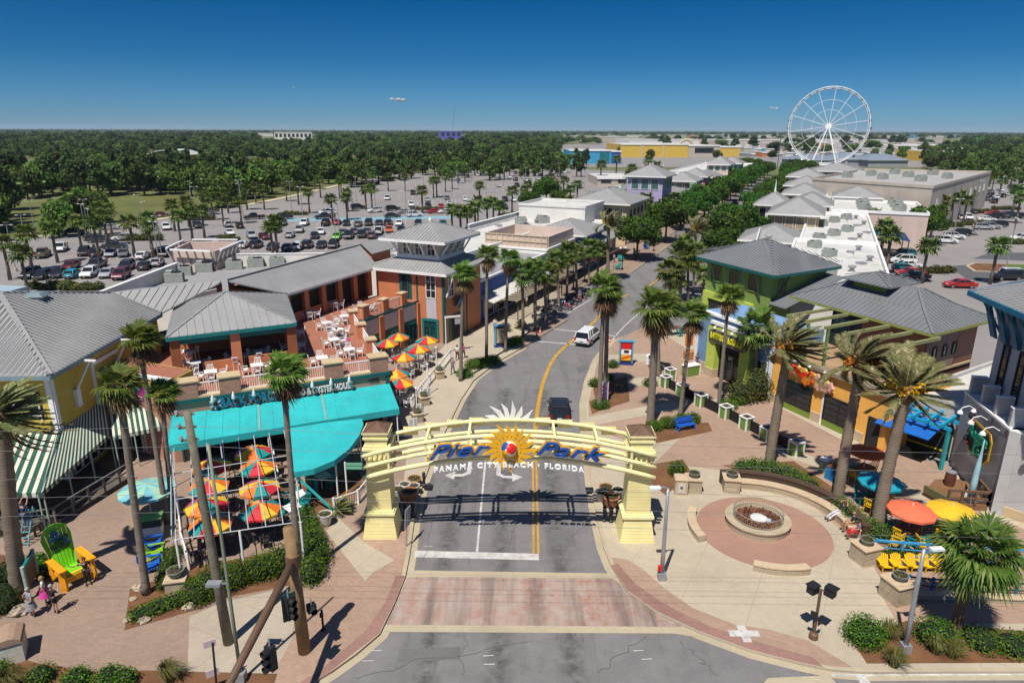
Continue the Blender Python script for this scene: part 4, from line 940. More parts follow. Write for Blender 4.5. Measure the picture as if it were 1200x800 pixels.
mb = MB(); cc = (cp[0]+cp[-1])/2; cc.z = 3.36
for a, b in zip(cp, cp[1:]): mb.face([cc, a, b]); mb.face([a, a+lo*.8, b+lo*.8, b])
mb.build('porch_canvas', TURQ, AWP)
for x, y in ((392, 539), (421, 510), (346, 553)): p = G(x, y, 2.9); MB().tube([(p.x, p.y+.15, .13), (p.x, p.y+.15, 2.8)], .06, 8).build('post', W, AWP)
for k in range(6): p = f0.lerp(f1, k/5*.98+.01); MB().tube([(p.x-.05, p.y+.1, .13), (p.x-.05, p.y+.1, 2.8)], .05, 8).build('post', W, AWP)
mb = MB(); p, q = G(341, 552, 2.8), G(390, 597, .3); mb.beam(p, q, .12, .12); mb.build('stay', TURQ, AWP)
c = [Vector((-26.9, 50.7, 0)), Vector((-18.1, 55.2, 0)), Vector((-22.3, 65.8, 0)), Vector((-31.2, 61.3, 0))]
apx = Vector((-24.75, 57.6, 0)); hip_roof(BP, c, 8.5, apx, apx, 10.6, ROOFG, .62, TEAL)
MB().beam((-24.75, 57.6, 10.6), (-26.7, 62.2, 10.62), .5, .12).build('ridge_cap', ROOFG, BP)
ctr = sum(c, Vector())/4
ci = [ctr+(p-ctr)*.90 for p in c]
def col(par, p, w, z0, z1, m, ang): return MB().box(p.x, p.y, z0, w, w, z1-z0, ang).build('column', m, par)
ap = math.atan2((ci[1]-ci[0]).y, (ci[1]-ci[0]).x)
for a, b, n_ in ((0, 1, 3), (1, 2, 3), (0, 3, 3)):
 for k in range(n_): col(BP, ci[a].lerp(ci[b], k/(n_-1)), .75, TZ, 8.3, ORGP, ap)
mb = MB()
for a, b in ((0, 1), (1, 2), (0, 3)): mb.beam(ci[a]+Vector((0, 0, 8.0)), ci[b]+Vector((0, 0, 8.0)), .3, .62)
mb.build('beam', TEAL, BP)
mb = MB(); mb.beam(ci[0].lerp(ci[3], .62)+Vector((0, 0, 6.5)), ci[1].lerp(ci[2], .62)+Vector((0, 0, 6.5)), .2, 3.0); mb.build('rear_wall', ORGP, BP)
mb = MB(); mb.beam(ci[0]+Vector((0, 0, 5.5))+(ci[1]-ci[0])*.22, ci[0]+Vector((0, 0, 5.5))+(ci[1]-ci[0])*.46, .15, .9); mb.beam(ci[1]+Vector((0, 0, 5.5))-(ci[1]-ci[0])*.40, ci[1]+Vector((0, 0, 5.5))-(ci[1]-ci[0])*.05, .15, .9); mb.build('knee_wall', ORGP, BP)
E1, E2, R1, R2 = Vector((-22.3, 65.8, 8.5)), Vector((-15.9, 80.0, 8.5)), Vector((-26.7, 62.1, 10.6)), Vector((-18.6, 82.9, 10.6))
mb = MB(); roof_face(mb, [E1, E2, R2, R1], E2-E1, .62); bk = hd(-66)*5.2+Vector((0, 0, -1.9)); roof_face(mb, [R1, R2, R2+bk, R1+bk], E2-E1, .62); mb.beam(R1+Vector((0, 0, .05)), R2+Vector((0, 0, .05)), .25, .08)
o = mb.build('roof', ROOFG, BP); mb = MB(); mb.beam(E1-Vector((0, 0, .16)), E2-Vector((0, 0, .16)), .1, .24); mb.build('gutter', W, o)
hw0, hw1 = E1+el*1.0+es*.6, E2+el*1.0-es*.4; wH = Wall(hw0, hw1-hw0, -el); LH = (hw1-hw0).xy.length
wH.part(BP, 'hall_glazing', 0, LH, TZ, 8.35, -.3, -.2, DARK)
for k in range(6): wH.part(BP, 'column', k*(LH-.7)/5, k*(LH-.7)/5+.7, TZ, 8.35, -.25, .25, ORG)
wH.part(BP, 'knee_wall', 0, LH*.62, TZ, TZ+.95, -.12, .08, ORG); wH.part(BP, 'beam', 0, LH*.65, 7.7, 8.35, -.1, .1, TEALD)
MB().prism([hw0-es*.5+el*.4, hw1+el*.4, hw1+el*9, hw0+el*9], .13, 8.3).build('rear_block', ORGP, BP)
TW = thing('corner_tower', 'orange boarded corner tower with a white windowed lantern under a grey hipped roof', 'tower', T1)
tp = rect(T1, es, 9.3, el, 9.2); MB().prism(tp, .13, 8.55).build('wall', ORG, TW)
wL = Wall(T1, el, hd(-156)); wL.n = -hd(24); wR = Wall(T1, es, hd(114))
for w_, a, b in ((wL, -.02, .24), (wR, -.02, .24), (wL, 3.45, 3.65), (wR, 5.4, 5.6)): w_.part(TW, 'corner_board', a, b, .13, 8.4, .0, .07, TEALD)
wL.window(TW, 1.0, 2.35, 5.4, 8.3, W, None, 2, 3, .02); wL.part(TW, 'white_panel', 1.0, 2.35, 3.0, 5.35, .01, .07, LAV)
d = wL.part(TW, 'door_surround', .75, 3.0, .13, 2.95, .01, .12, TEAL)
for u in (1.05, 1.9): wL.window(TW, u, u+.8, .35, 2.1, TEALD, None, 2, 3, .13, 'glass_door')
wL.window(TW, 1.05, 2.7, 2.25, 2.75, TEALD, None, 3, 1, .13, 'transom')
d = wL.part(TW, 'terrace_door', 4.3, 5.9, 5.0, 8.2, .01, .12, TEALD); wL.window(TW, 4.65, 5.55, 5.3, 7.9, TEALD, None, 1, 1, .13, 'glass_door')
for u in (.9, 3.4): wR.window(TW, u, u+1.3, 5.4, 8.2, W, None, 2, 3, .02)
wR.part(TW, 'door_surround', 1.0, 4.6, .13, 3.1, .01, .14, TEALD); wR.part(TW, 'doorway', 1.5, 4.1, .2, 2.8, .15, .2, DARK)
mb = MB(); c_ = wR.P(2.9, 4.6, .3)
for k in range(20):
 a0, a1 = 2*PI*k/20, 2*PI*(k+1)/20; mb.face([c_, c_+wR.d*(.95*math.cos(a0))+Vector((0, 0, .75*math.sin(a0))), c_+wR.d*(.95*math.cos(a1))+Vector((0, 0, .75*math.sin(a1)))], 0)
mb.beam(c_+wR.n*.05+wR.d*-.7+Vector((0, 0, -.5)), c_+wR.n*.05+wR.d*.7+Vector((0, 0, .5)), .3, .1, 1); mb.build('oval_sign', [BLACK, SIGNW], TW)
for k in (.4, 5.2): MB().beam(wR.P(k, 5.6, .1), wR.P(k, 8.3, 1.1), .14).build('bracket', W, TW)
ov = .75; ec = [T1-es*ov-el*ov, T1+es*(9.3+ov)-el*ov, T1+es*(9.3+ov)+el*(9.2+ov), T1-es*ov+el*(9.2+ov)]
pc = T1+es*4.5+el*4.2; hp = 2.85
pb = [pc-es*hp-el*hp, pc+es*hp-el*hp, pc+es*hp+el*hp, pc-es*hp+el*hp]
mb = MB()
for i in range(4):
 j = (i+1) % 4; q = [Vector((*ec[i].xy, 8.55)), Vector((*ec[j].xy, 8.55)), Vector((*pb[j].xy, 9.6)), Vector((*pb[i].xy, 9.6))]; roof_face(mb, q, q[1]-q[0], .45)
 mb.beam(q[0]+Vector((0, 0, .04)), q[3]+Vector((0, 0, .04)), .14, .07)
o = mb.build('skirt_roof', ROOFG, TW); mb = MB()
for i in range(4): mb.beam(ec[i]+Vector((0, 0, 8.38)), ec[(i+1) % 4]+Vector((0, 0, 8.38)), .1, .3)
mb.build('gutter', W, o); MB().face([p+Vector((0, 0, 8.42)) for p in ec]).build('soffit', W, o)
CRM = mat('lantern_cream', (.55, .51, .40), .65, .06)
lan = MB().prism(pb, 9.0, 11.9).build('lantern', CRM, TW)
for i, (wd, wn) in enumerate(((es, -el), (el, es), (es, el), (el, -es))):
 st_ = (pb[0], pb[1], pb[3], pb[0])[i]; w_ = Wall(st_, wd, wn)
 w_.part(TW, 'sill_band', -.05, 5.75, 9.4, 9.95, .01, .12, W)
 for k in range(3): w_.window(TW, .55+k*1.65, 1.65+k*1.65, 10.0, 11.75, W, None, 2, 2, .02)
 for k in range(4): MB().beam(w_.P(.2+k*1.77, 10.0, .1), w_.P(.2+k*1.77, 11.85, 1.35), .16, .16).build('bracket', W, TW)
oc = [pc+(p-pc)*1.55 for p in pb]; hip_roof(TW, oc, 11.95, pc, pc, 13.6, ROOFG, .45, W); MB().lathe(pc.x, pc.y, 13.6, [(.2, 0), (.2, .25), (.08, .3), (.03, .6)], 10).build('finial', W, TW)
g0 = AT(436, 306, 82.5); g0.z = 0
mb = MB(); mb.prism(rect(g0, el, 2.6, es, 4.0), 8.4, 9.7); a = g0+el*1.3; mb.hexa([g0+Vector((0, 0, 9.7)), g0+el*2.6+Vector((0, 0, 9.7)), a+Vector((0, 0, 10.7))], [g0+es*4+Vector((0, 0, 9.7)), g0+es*4+el*2.6+Vector((0, 0, 9.7)), a+es*4+Vector((0, 0, 10.7))]); d_ = mb.build('dormer', ORGP, TW)
mb = MB()
for s_ in (-.3, 2.9): roof_face(mb, [g0-es*.3+el*s_+Vector((0, 0, 9.62)), g0+es*4.2+el*s_+Vector((0, 0, 9.62)), a+es*4.2+Vector((0, 0, 10.82)), a-es*.3+Vector((0, 0, 10.82))], es, .45)
mb.build('dormer_roof', ROOFG, d_)
YS = thing('yellow_shop', 'mustard yellow shop with a broad grey seamed roof and green striped awnings', 'shop', (-36, 49, 0))
P1, P2, P3, P4 = Vector((-30.4, 42.2, 8.5)), Vector((-30.9, 58.2, 8.5)), Vector((-34.9, 57.9, 10.4)), Vector((-38.9, 50.5, 12.1)); P5, P6 = Vector((-58, 50.5, 12.1)), Vector((-58, 40.6, 8.5))
mb = MB(); roof_face(mb, [P1, P2, P3, P4], P2-P1, .42); roof_face(mb, [P6, P1, P4, P5], P1-P6, .42); mb.beam(P1+Vector((0, 0, .06)), P4+Vector((0, 0, .06)), .4, .1); mb.beam(P3+Vector((0, 0, .06)), P4+Vector((0, 0, .06)), .3, .1); mb.beam(P2+Vector((0, 0, .06)), P3+Vector((0, 0, .06)), .25, .1)
mb.face([P4, P3, Vector((-36, 64, 8.5)), Vector((-58, 64, 8.5)), P5])
roof_face(mb, [P2, Vector((-26.7, 62.2, 10.6)), P3], P3-P2, .6); mb.face([P3, (-26.7, 62.2, 10.6), (-30, 72, 8.5), (-38, 68, 8.5)])
o = mb.build('roof', ROOFG, YS); mb = MB(); mb.beam(P1-Vector((0, 0, .18)), P2-Vector((0, 0, .18)), .12, .3); mb.beam(P6-Vector((0, 0, .18)), P1-Vector((0, 0, .18)), .12, .3); mb.build('gutter', mat('blue_grey_gutter', (.20, .27, .30)), o)
MB().prism([(-31.1, 43.0), (-31.3, 58), (-36, 62), (-58, 62), (-58, 42.2)], .13, 8.4).build('wall', YELP, YS)
wE = Wall((-31.1, 43.0), (-.2, 15), (1, 0.013)); wS = Wall((-31.1, 43.0), (-26.9, -.8), (.03, -1))
wE.part(YS, 'corner_board', -.02, .3, .13, 8.3, 0, .1, W); wS.part(YS, 'corner_board', -.02, .3, .13, 8.3, 0, .1, W)
wE.part(YS, 'trim_board', 4.6, 4.85, 3.8, 7.2, 0, .1, W); wE.part(YS, 'trim_board', 4.6, 8.2, 7.2, 7.5, 0, .12, W)
for u in (2.4, 7.4):
 o = MB().beam(wE.P(u, 6.2, .15), wE.P(u+.9, 8.2, .9), .13).build('bracket', W, YS); MB().box(wE.P(u, 0, .1).x, wE.P(u, 0, .1).y, 5.0, .3, .45, 1.3).build('downpipe_box', W, o)
 MB().beam(wE.P(u+.6, 8.25, .6), wE.P(u+.6, 8.2, 1.5), .16, .12).build('flood_lamp', W, o)
wE.text(YS, '16230', 5.9, 6.4, .5, BLACK, .06, .03)
YW = [(-31.0, 48.6), (-25.0, 46.6), (-24.4, 49.2), (-31.0, 52)]
wY = Wall((-31.0, 48.6), (6.0, -2.0), (-.32, -.95)); LY = math.hypot(6, 2)
MB().prism(YW, .13, 6.4).build('wing_wall', YEL, YS); MB().prism([(-30.9, 49), (-25.1, 47), (-24.5, 49.1), (-30.9, 51.8)], 6.402, 6.42).build('wing_roof', MG['terr'], YS); MB().prism([(-31.0, 48.5), (-25.0, 46.5), (-24.9, 46.9), (-31.0, 48.9)], 6.4, 6.6).build('wing_coping', W, YS)
PINK = mat('magenta_sign', (.40, .03, .20), .45, .3, 4); sg = wY.part(YS, 'shop_sign', 1.0, 4.2, 4.55, 5.7, .05, .15, PINK)
wY.text(sg, 'GALLERY YOGA', 2.6, 4.8, .42, W, .2, .04, sx=.8, offset=.01)
BIRD = mat('bird_blue', (.02, .20, .36), .4); mb = MB(); c_ = wY.P(3.0, 5.75, .2)
for dx, dz, r in ((0, 0, .34), (-.28, .2, .2), (.3, -.12, .26), (.55, -.25, .14)): mb.ball(c_.x+wY.d.x*dx, c_.y+wY.d.y*dx, c_.z+dz, r, 8, sy=.4)
mb.build('bird_emblem', BIRD, sg)
GRN = mat('awning_green', (.02, .085, .06), .7, .1); CRW = mat('awning_cream', (.60, .56, .45), .7, .06, dirt=.1)
def striped(label, top, bot, val, n, posts=True):
 """top and bot: ends of the wall line and of the front edge; n stripes"""
 t = thing('striped_awning', label, 'awning', (bot[0]+bot[1])/2, 0, 'green striped awnings')
 mb = MB()
 for k in range(n):
  a, b = ((k-.12 if k % 2 else k+(.0 if k == 0 else -.0))/n, (k+.88 if k % 2 == 0 else k+1.0)/n) if True else (k/n, (k+1)/n); p0, p1, q0, q1 = top[0].lerp(top[1], a), top[0].lerp(top[1], b), bot[0].lerp(bot[1], a), bot[0].lerp(bot[1], b)
  mb.face([q0, q1, p1, p0], k % 2); mb.face([q0, q0-Vector((0, 0, val)), q1-Vector((0, 0, val)), q1], k % 2)
 mb.build('canvas', [CRW, GRN], t)
 if posts:
  for k in range(4): p = bot[0].lerp(bot[1], k/3*.96+.02); MB().tube([(p.x, p.y, .13), (p.x, p.y, p.z-val*.4)], .05, 8).build('post', mat('pale_green_post', (.35, .45, .40)), t)
 return t
q0, q1 = G(48, 577, 2.9), G(130, 507, 2.9)
striped('green and cream striped awning along the side of the yellow shop', (wE.P(-.3, 4.25, .03), wE.P(5.6, 4.25, .03)), (q0, q1), .3, 34)
striped('green and cream striped awning wrapping the corner towards the giant chair', (wS.P(9, 4.25, .03), wS.P(-.2, 4.25, .03)), (Vector((q0.x-9.5, q0.y-.3, 2.9)), q0+Vector((0, -.02, 0))), .3, 34)
striped('green and cream striped awning under the magenta sign', (wY.P(.2, 4.1, .03), wY.P(LY-.2, 4.1, .03)), (G(132, 511, 2.9), G(203, 497, 2.9)), .3, 22)
for k in range(5): wE.window(YS, .6+k*1.0, 1.5+k*1.0, .5, 3.4, W, None, 1, 2, .02, 'shop_window')
for k in range(4): wY.window(YS, .4+k*1.4, 1.6+k*1.4, .3, 3.2, W, None, 1, 2, .02, 'shop_window')
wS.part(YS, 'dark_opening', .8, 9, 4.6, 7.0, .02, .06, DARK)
mb = MB(); [mb.beam(wS.P(.8+k*1.6, 4.5, .3), wS.P(.8+k*1.6, 6.2, .3), .07) for k in range(6)]; mb.beam(wS.P(.8, 6.2, .3), wS.P(8.8, 6.2, .3), .07); mb.beam(wS.P(.8, 5.4, .3), wS.P(8.8, 5.4, .3), .05); mb.build('balcony_rail', W, YS)
wS.part(YS, 'balcony_front', .3, 9, 4.3, 5.0, .05, .35, YEL)
p = AT(43, 347, 52); t = thing('roof_vent', 'square blue grey vent box on the big seamed roof of the yellow shop', 'roof vent', (p.x, p.y, 10.6))
MB().box(p.x, p.y, 10.4, 1.15, 1.0, 1.1, .1).build('vent_body', mat('vent_blue', (.16, .22, .24)), t); MB().taper(p.x, p.y, 11.5, 1.5, 1.3, .9, .8, .3, .1).build('vent_hood', mat('vent_blue', (.16, .22, .24)), t)
OD = hd(155); ON = hd(245); O0 = Vector((19.4, 68.6, 0)); wO = Wall(O0, OD, ON); IN = -ON
BLS = mat_siding('blue_boards', (.18, .31, .50), .22, 2, .7); LIME = mat('lime_plaster', (.46, .55, .09), .7, .08); LIMD = mat('lime_dark', (.18, .26, .035), .7, .1)
BS = thing('blue_shop', 'blue boarded shop front with a lime green portal and yellow letters', 'shop', O0+OD*5)
MB().prism([wO.P(0, 0), wO.P(10.6, 0), wO.P(10.6, 0, -6), wO.P(0, 0, -6)], .13, 6.2).build('wall', BLS, BS)
wO.part(BS, 'parapet_cap', -.1, 10.6, 6.2, 6.4, -.5, .12, W); wO.part(BS, 'corner_board', -.1, .25, .13, 6.2, 0, .1, W); wO.part(BS, 'corner_board', 10.2, 10.55, .13, 6.2, 0, .1, W)
wO.part(BS, 'plinth', .3, 2.3, .13, 1.0, .0, .14, CAPST)
for u in (2.4, 7.0): o = wO.part(BS, 'portal_pier', u, u+1.25, 1.0, 5.4, .0, .7, LIME); wO.part(o, 'pier_base', u-.06, u+1.31, .13, 1.0, .0, .8, CAPST)
wO.part(BS, 'portal_lintel', 2.4, 8.25, 4.2, 5.4, .02, .68, LIME); wO.part(BS, 'doorway', 3.7, 6.95, .15, 4.15, .02, .08, DARK)
for k in range(3): wO.window(BS, 3.8+k*1.05, 4.75+k*1.05, .3, 2.9, BLACK, None, 1, 2, .1, 'glass_door')
wO.window(BS, 8.6, 10.0, .9, 3.6, W, None, 2, 2, .02)
sb = MB(); ow = [(-2.6, -.35), (-2.2, -.62), (2.2, -.62), (2.6, -.35), (2.6, .35), (2.2, .62), (-2.2, .62), (-2.6, .35)]
sb.hexa([wO.P(5.35+a, 4.55+b, .72) for a, b in ow], [wO.P(5.35+a, 4.55+b, .9) for a, b in ow]); sb = sb.build('sign_board', mat('sign_grey', (.10, .10, .085)), BS)
wO.text(sb, 'LATITUDE LOUNGE', 5.35, 4.55, .82, mat('sign_lime', (.62, .60, .02), .4), .97, .08, sx=.62, offset=.03)
for k in range(4):
 o = MB().beam(wO.P(3.6+k*1.2, 5.5, .0), wO.P(3.6+k*1.2, 5.6, .9), .05).build('lamp_arm', W, BS); p = wO.P(3.6+k*1.2, 5.35, .95); MB().lathe(p.x, p.y, p.z, [(.16, 0), (.06, .2)], 10).build('lamp_shade', W, o)
MB().beam(wO.P(2.6, 5.75, .5), wO.P(8.6, 5.75, .5), .35, .3).build('canopy_rail', W, BS)
ORY = mat('orange_stucco', (.84, .43, .09), .75, .08, .6)
OS = thing('orange_shop', 'orange plastered shop with glazed garage doors, a balcony and a dark grey roof', 'shop', O0+OD*16)
MB().prism([wO.P(10.62, 0), wO.P(22.4, 0), wO.P(22.4, 0, -7), wO.P(10.62, 0, -7)], .13, 4.7).build('wall', ORY, OS)
wO.part(OS, 'plinth', 10.62, 12.0, .13, .95, .0, .12, CAPST)
for u0, u1 in ((12.1, 15.3), (16.6, 19.6)):
 wO.window(OS, u0, u1, .75, 2.9, BLACK, None, 2, 4, .04, 'garage_door'); wO.part(OS, 'door_panel', u0, u1, .16, .74, .03, .1, LIMD); wO.part(OS, 'door_frame', u0-.2, u0-.02, .13, 3.0, 0, .1, W)
wO.part(OS, 'plinth', 15.4, 16.4, .13, .95, .0, .12, CAPST); wO.part(OS, 'plinth', 19.7, 20.6, .13, .95, .0, .12, CAPST); wO.part(OS, 'doorway', 20.8, 21.9, .15, 2.6, .02, .06, DARK)
wO.part(OS, 'balcony_edge', 10.7, 22.6, 4.7, 5.0, -.4, .35, mat('driftwood', (.25, .20, .14), .85, .2)); MB().prism([wO.P(10.7, 0, -.38), wO.P(22.4, 0, -.38), wO.P(22.4, 0, -6.98), wO.P(10.7, 0, -6.98)], 4.72, 4.9).build('balcony_floor', mat('balcony_planks', (.34, .22, .12), .8, .2), OS)
HIB = mat('hibiscus_red', (.62, .03, .015), .5, .2); HIO = mat('hibiscus_orange', (.70, .16, .015), .5); HIP = mat('hibiscus_pink', (.60, .33, .27), .5); HIY = mat('hibiscus_yellow', (.6, .5, .1), .5)
mb = MB(); r2 = random.Random(5)
for k in range(16):
 u = 13.0+k*.27; z = 3.85+r2.uniform(-.35, .4)-k*.015; mm = 0 if k < 6 else (1 if k < 10 else 2); c_ = wO.P(u, z, .25)
 for a in range(5):
  t_ = 2*PI*a/5+k; d1 = wO.d*math.cos(t_)+Vector((0, 0, math.sin(t_))); d2 = wO.d*math.cos(t_+.6)+Vector((0, 0, math.sin(t_+.6))); d0 = wO.d*math.cos(t_-.6)+Vector((0, 0, math.sin(t_-.6)))
  mb.hexa([c_, c_+d0*.4, c_+d1*.56, c_+d2*.4], [q+wO.n*.12 for q in (c_, c_+d0*.3, c_+d1*.42, c_+d2*.3)], mm if (k+a) % 7 else 3)
mb.build('flower_sign', [HIB, HIO, HIP, HIY], OS)
for k in range(3):
 p = wO.P(13.6+k*1.6, 5.0, .75); o = MB().lathe(p.x, p.y, p.z, [(.02, .12), (.14, 0)], 8, 0, False).build('lamp_shade', W, OS)
Q1 = Vector((27.1, 65.0, 0)); q60 = hd(60); Qr = rect(Q1, OD, 14.6, q60, 9.5)
wU = Wall(wO.P(10.8, 0, -6.5), OD, ON)
MB().prism([wU.P(0, 0), wU.P(9.0, 0), wU.P(9.0, 0, -4.5), wU.P(0, 0, -4.5)], 4.75, 8.5).build('upper_block', mat('upper_dark', (.03, .028, .022), .7), OS)
for k in range(4): wU.window(OS, .2+k*2.2, 2.3+k*2.2, 4.95, 8.2, mat('bronze_frame', (.03, .03, .028)), None, 3, 3, .03)
for k in range(6):
 u = 11.2+k*2.05; MB().beam(wO.P(u, 4.95, -.75), wO.P(u, 8.15, -.75), .2).build('post', mat('green_post', (.10, .19, .06)), OS); MB().beam(wO.P(u, 8.3, -.3), wO.P(u, 8.4, -5.9), .22, .26).build('rafter', mat('olive_beam', (.23, .25, .11)), OS)
mb = MB(); zE, zM, zR = 8.7, 9.75, 10.9
def ins(R, k): cc = sum(R, Vector())/4; return [R[0]+(OD+q60)*k, R[1]+(q60-OD)*k, R[2]-(OD+q60)*k, R[3]+(OD-q60)*k]
Rm, Rt = ins(Qr, 2.4), ins(Qr, 4.3)
for lo_, hi_, z0, z1 in ((Qr, Rm, zE, zM), (Rm, Rt, zM, zR)):
 for i in range(4):
  j = (i+1) % 4; f = [Vector((*lo_[i].xy, z0)), Vector((*lo_[j].xy, z0)), Vector((*hi_[j].xy, z1)), Vector((*hi_[i].xy, z1))]; roof_face(mb, f, f[1]-f[0], .48); mb.beam(f[0]+Vector((0, 0, .05)), f[3]+Vector((0, 0, .05)), .2, .08)
mb.prism(Rt, zR-.3, zR)
o = mb.build('roof', ROOFD, OS); mb = MB()
for i in range(4): mb.beam(Qr[i]+Vector((0, 0, 8.55)), Qr[(i+1) % 4]+Vector((0, 0, 8.55)), .1, .22)
mb.build('fascia', mat('lime_fascia', (.25, .27, .07)), o)
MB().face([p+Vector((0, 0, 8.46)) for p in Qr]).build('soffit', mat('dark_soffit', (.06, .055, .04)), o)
mn = Qr[0]+OD*4.6+q60*3.2; mr_ = rect(mn, OD, 3.4, q60, 3.2); MB().prism(mr_, 9.5, 10.9).build('monitor', LIMD, o); cm = sum(mr_, Vector())/4; hip_roof(OS, [cm+(p-cm)*1.45 for p in mr_], 10.95, cm-OD*.5, cm+OD*.5, 11.6, ROOFD, .45, None, 'monitor_roof')
PKB = mat_siding('pink_brown_render', (.20, .09, .062), .3, 2, .85); PKL = mat('mauve_render', (.22, .15, .14), .75, .1)  # both renders darkened to put the end wall's shade into the colour
ew = ins(Qr, .9); wP = Wall(ew[1], q60, OD)
MB().prism([ew[1], ew[2], ew[2]-OD*6, ew[1]-OD*6], .13, 8.45).build('end_wall', PKB, OS)
wP.part(OS, 'end_wall_panel', .1, 4.6, 4.9, 8.3, .01, .06, PKL)
for u in (1.1, 2.6, 4.0): wP.window(OS, u, u+.6, 6.0, 7.0, BLACK, mat_glass('pale_glass', (.05, .08, .09)), 1, 1, .07)
wP.part(OS, 'string_course', 0, 7.6, 4.7, 4.88, .0, .12, TANC)
GNW = mat('green_stucco', (.21, .31, .07), .75, .08, .5); SHT = mat_siding('shutter_brown', (.14, .11, .05), .12, 2, .5)
GH = thing('green_building', 'lime and olive green two storey building under a dark grey hipped roof', 'building', (29, 79, 0))
V1 = Vector((22.2, 82.0, 0)); gr_ = rect(V1, OD, 12.7, q60, 11.0); gc = sum(gr_, Vector())/4
gi = [gc+(p-gc)*.82 for p in gr_]
MB().prism(gi, .13, 9.4).build('wall', GNW, GH); hip_roof(GH, gr_, 9.5, gc-OD*.9, gc+OD*.9, 11.9, ROOFD, .48, TEALD)
wG = Wall(gi[0], OD, ON); LG = (gi[1]-gi[0]).length; wG2 = Wall(gi[1], q60, OD)
for k in range(3): wG.window(GH, .8+k*3.1, 2.6+k*3.1, 6.9, 8.7, GNW, SHT, 1, 1, .02, 'shutter_window')
wG2.window(GH, 1.1, 2.4, 6.9, 8.6, GNW, SHT, 1, 1, .02, 'shutter_window')
for k in range(3):
 wG.part(GH, 'lime_pier', .0+k*3.7, .8+k*3.7, .13, 5.5, .0, .3, LIME)
 if k < 2: wG.part(GH, 'lime_lintel', .8+k*3.7, 3.7+k*3.7, 4.7, 5.5, .0, .25, LIME); wG.window(GH, .95+k*3.7, 3.6+k*3.7, .3, 4.6, BLACK, None, 3, 3, .02)
for k in range(4): MB().beam(wG.P(1.8+k*2.4, 6.0, .05), wG.P(1.8+k*2.4, 9.2, 1.0), .1).build('strut', TEALD, GH)
MB().beam(wG2.P(.2, 6.2, .05), wG2.P(1.6, 9.2, 1.0), .12).build('strut', TEALD, GH)
mb = MB(); f = [wG2.P(.0, 6.4, .3), wG2.P(.0, 6.4, 3.2), wG2.P(9, 8.4, 3.2), wG2.P(9, 8.4, .3)]; roof_face(mb, [wG2.P(-.3, 6.2, .1), wG2.P(-.3, 6.2, 2.5), wG2.P(9, 8.6, 2.5), wG2.P(9, 8.6, .1)], OD, .5); mb.build('side_roof', ROOFD, GH)
GB = thing('grey_building', 'grey boarded building with blue roof brackets and a green sign', 'building', (37, 40, 0))
GRS = mat_siding('grey_boards', (.47, .46, .45), .2, 2, .7); GRU = mat('blue_grey_stucco', (.44, .45, .48), .75, .06, .5); GRL = mat('pale_grey_boards_flat', (.46, .45, .43), .7, .08)
lw = [(31.6, 39.6), (33.0, 46.4), (46, 46.4), (46, 36.6), (34.5, 36.6)]; MB().prism(lw, .13, 5.9).build('lower_wall', GRS, GB)
MB().prism([(33.2, 39.6), (33.9, 45.6), (46, 45.6), (46, 37.0), (34.8, 37.0)], 5.9, 13.2).build('upper_wall', GRU, GB)
wB = Wall((31.6, 39.6), (1.4, 6.8), (-.98, .2)); wB2 = Wall((31.6, 39.6), (2.9, -3.0), (-.72, -.69)); wB3 = Wall((33.2, 39.6), (.7, 6.0), (-.99, .115))
for u in (.5, 2.5, 4.5, 6.4): o = wB.part(GB, 'wing_wall', u-.15, u+.15, 5.3, 7.3, -1.0, .0, GRS); wB.part(o, 'coping', u-.18, u+.18, 7.3, 7.36, -1.0, .03, W)
wB.part(GB, 'ledge', 0, 6.9, 5.9, 6.05, -1.0, .1, W); wB2.part(GB, 'ledge', 0, 4.2, 5.9, 6.05, -.8, .1, W); wB2.part(GB, 'corner_pier', -.05, .55, .13, 6.0, .0, .2, GRL)
wB2.part(GB, 'plinth', 0, 4.2, .13, .8, .0, .1, TANC)
for k in range(3): wB3.window(GB, .6+k*1.85, 1.35+k*1.85, 6.6, 10.2, mat('blue_black_frame', (.02, .025, .03)), None, 1, 4, .02)
ev0 = Vector((31.4, 45.9, 13.5)); ev1 = Vector((30.2, 34.5, 13.5)); rr0 = Vector((48, 45.9, 16.8)); rr1 = Vector((48, 34.5, 16.8))
mb = MB(); roof_face(mb, [ev1, ev0, rr0, rr1], ev0-ev1, .5); o = mb.build('roof', ROOFG, GB); BLB = mat('bracket_blue', (.015, .14, .24), .5)
mb = MB(); mb.beam(ev0-Vector((0, 0, .1)), ev1-Vector((0, 0, .1)), .16, .34); mb.beam(ev0-Vector((0, 0, .1)), rr0-Vector((0, 0, .1)), .16, .34); mb.build('fascia', BLB, o)
for k in range(5):
 u = .2+k*1.35; MB().beam(wB3.P(u, 10.6, .06), wB3.P(u+.5, 13.3, 1.7), .16, .16).build('roof_strut', BLB, GB)
 mb = MB(); mb.hexa([wB3.P(u+.35, 10.2, .05), wB3.P(u+.95, 10.2, .05), wB3.P(u+.95, 10.25, .25), wB3.P(u+.35, 10.25, .25)], [wB3.P(u+.5, 12.9, .9), wB3.P(u+1.1, 12.9, .9), wB3.P(u+1.1, 12.95, 1.1), wB3.P(u+.5, 12.95, 1.1)]); mb.build('blue_panel', BLB, GB)
GSG = mat('sign_green', (.01, .26, .13), .4, .1); SGY = mat('sign_gold', (.55, .30, .01), .45)
hx = [(a*1.25, b*1.2) for a, b in ((-1.3, -.55), (-1.0, -.95), (.9, -.95), (1.35, -.6), (1.35, .6), (.9, .95), (-1.0, .95), (-1.3, .55))]
sb = MB().hexa([wB.P(2.6+a, 3.9+b, .40) for a, b in hx], [wB.P(2.6+a, 3.9+b, .46) for a, b in hx]).build('sign_board', SGY, GB)
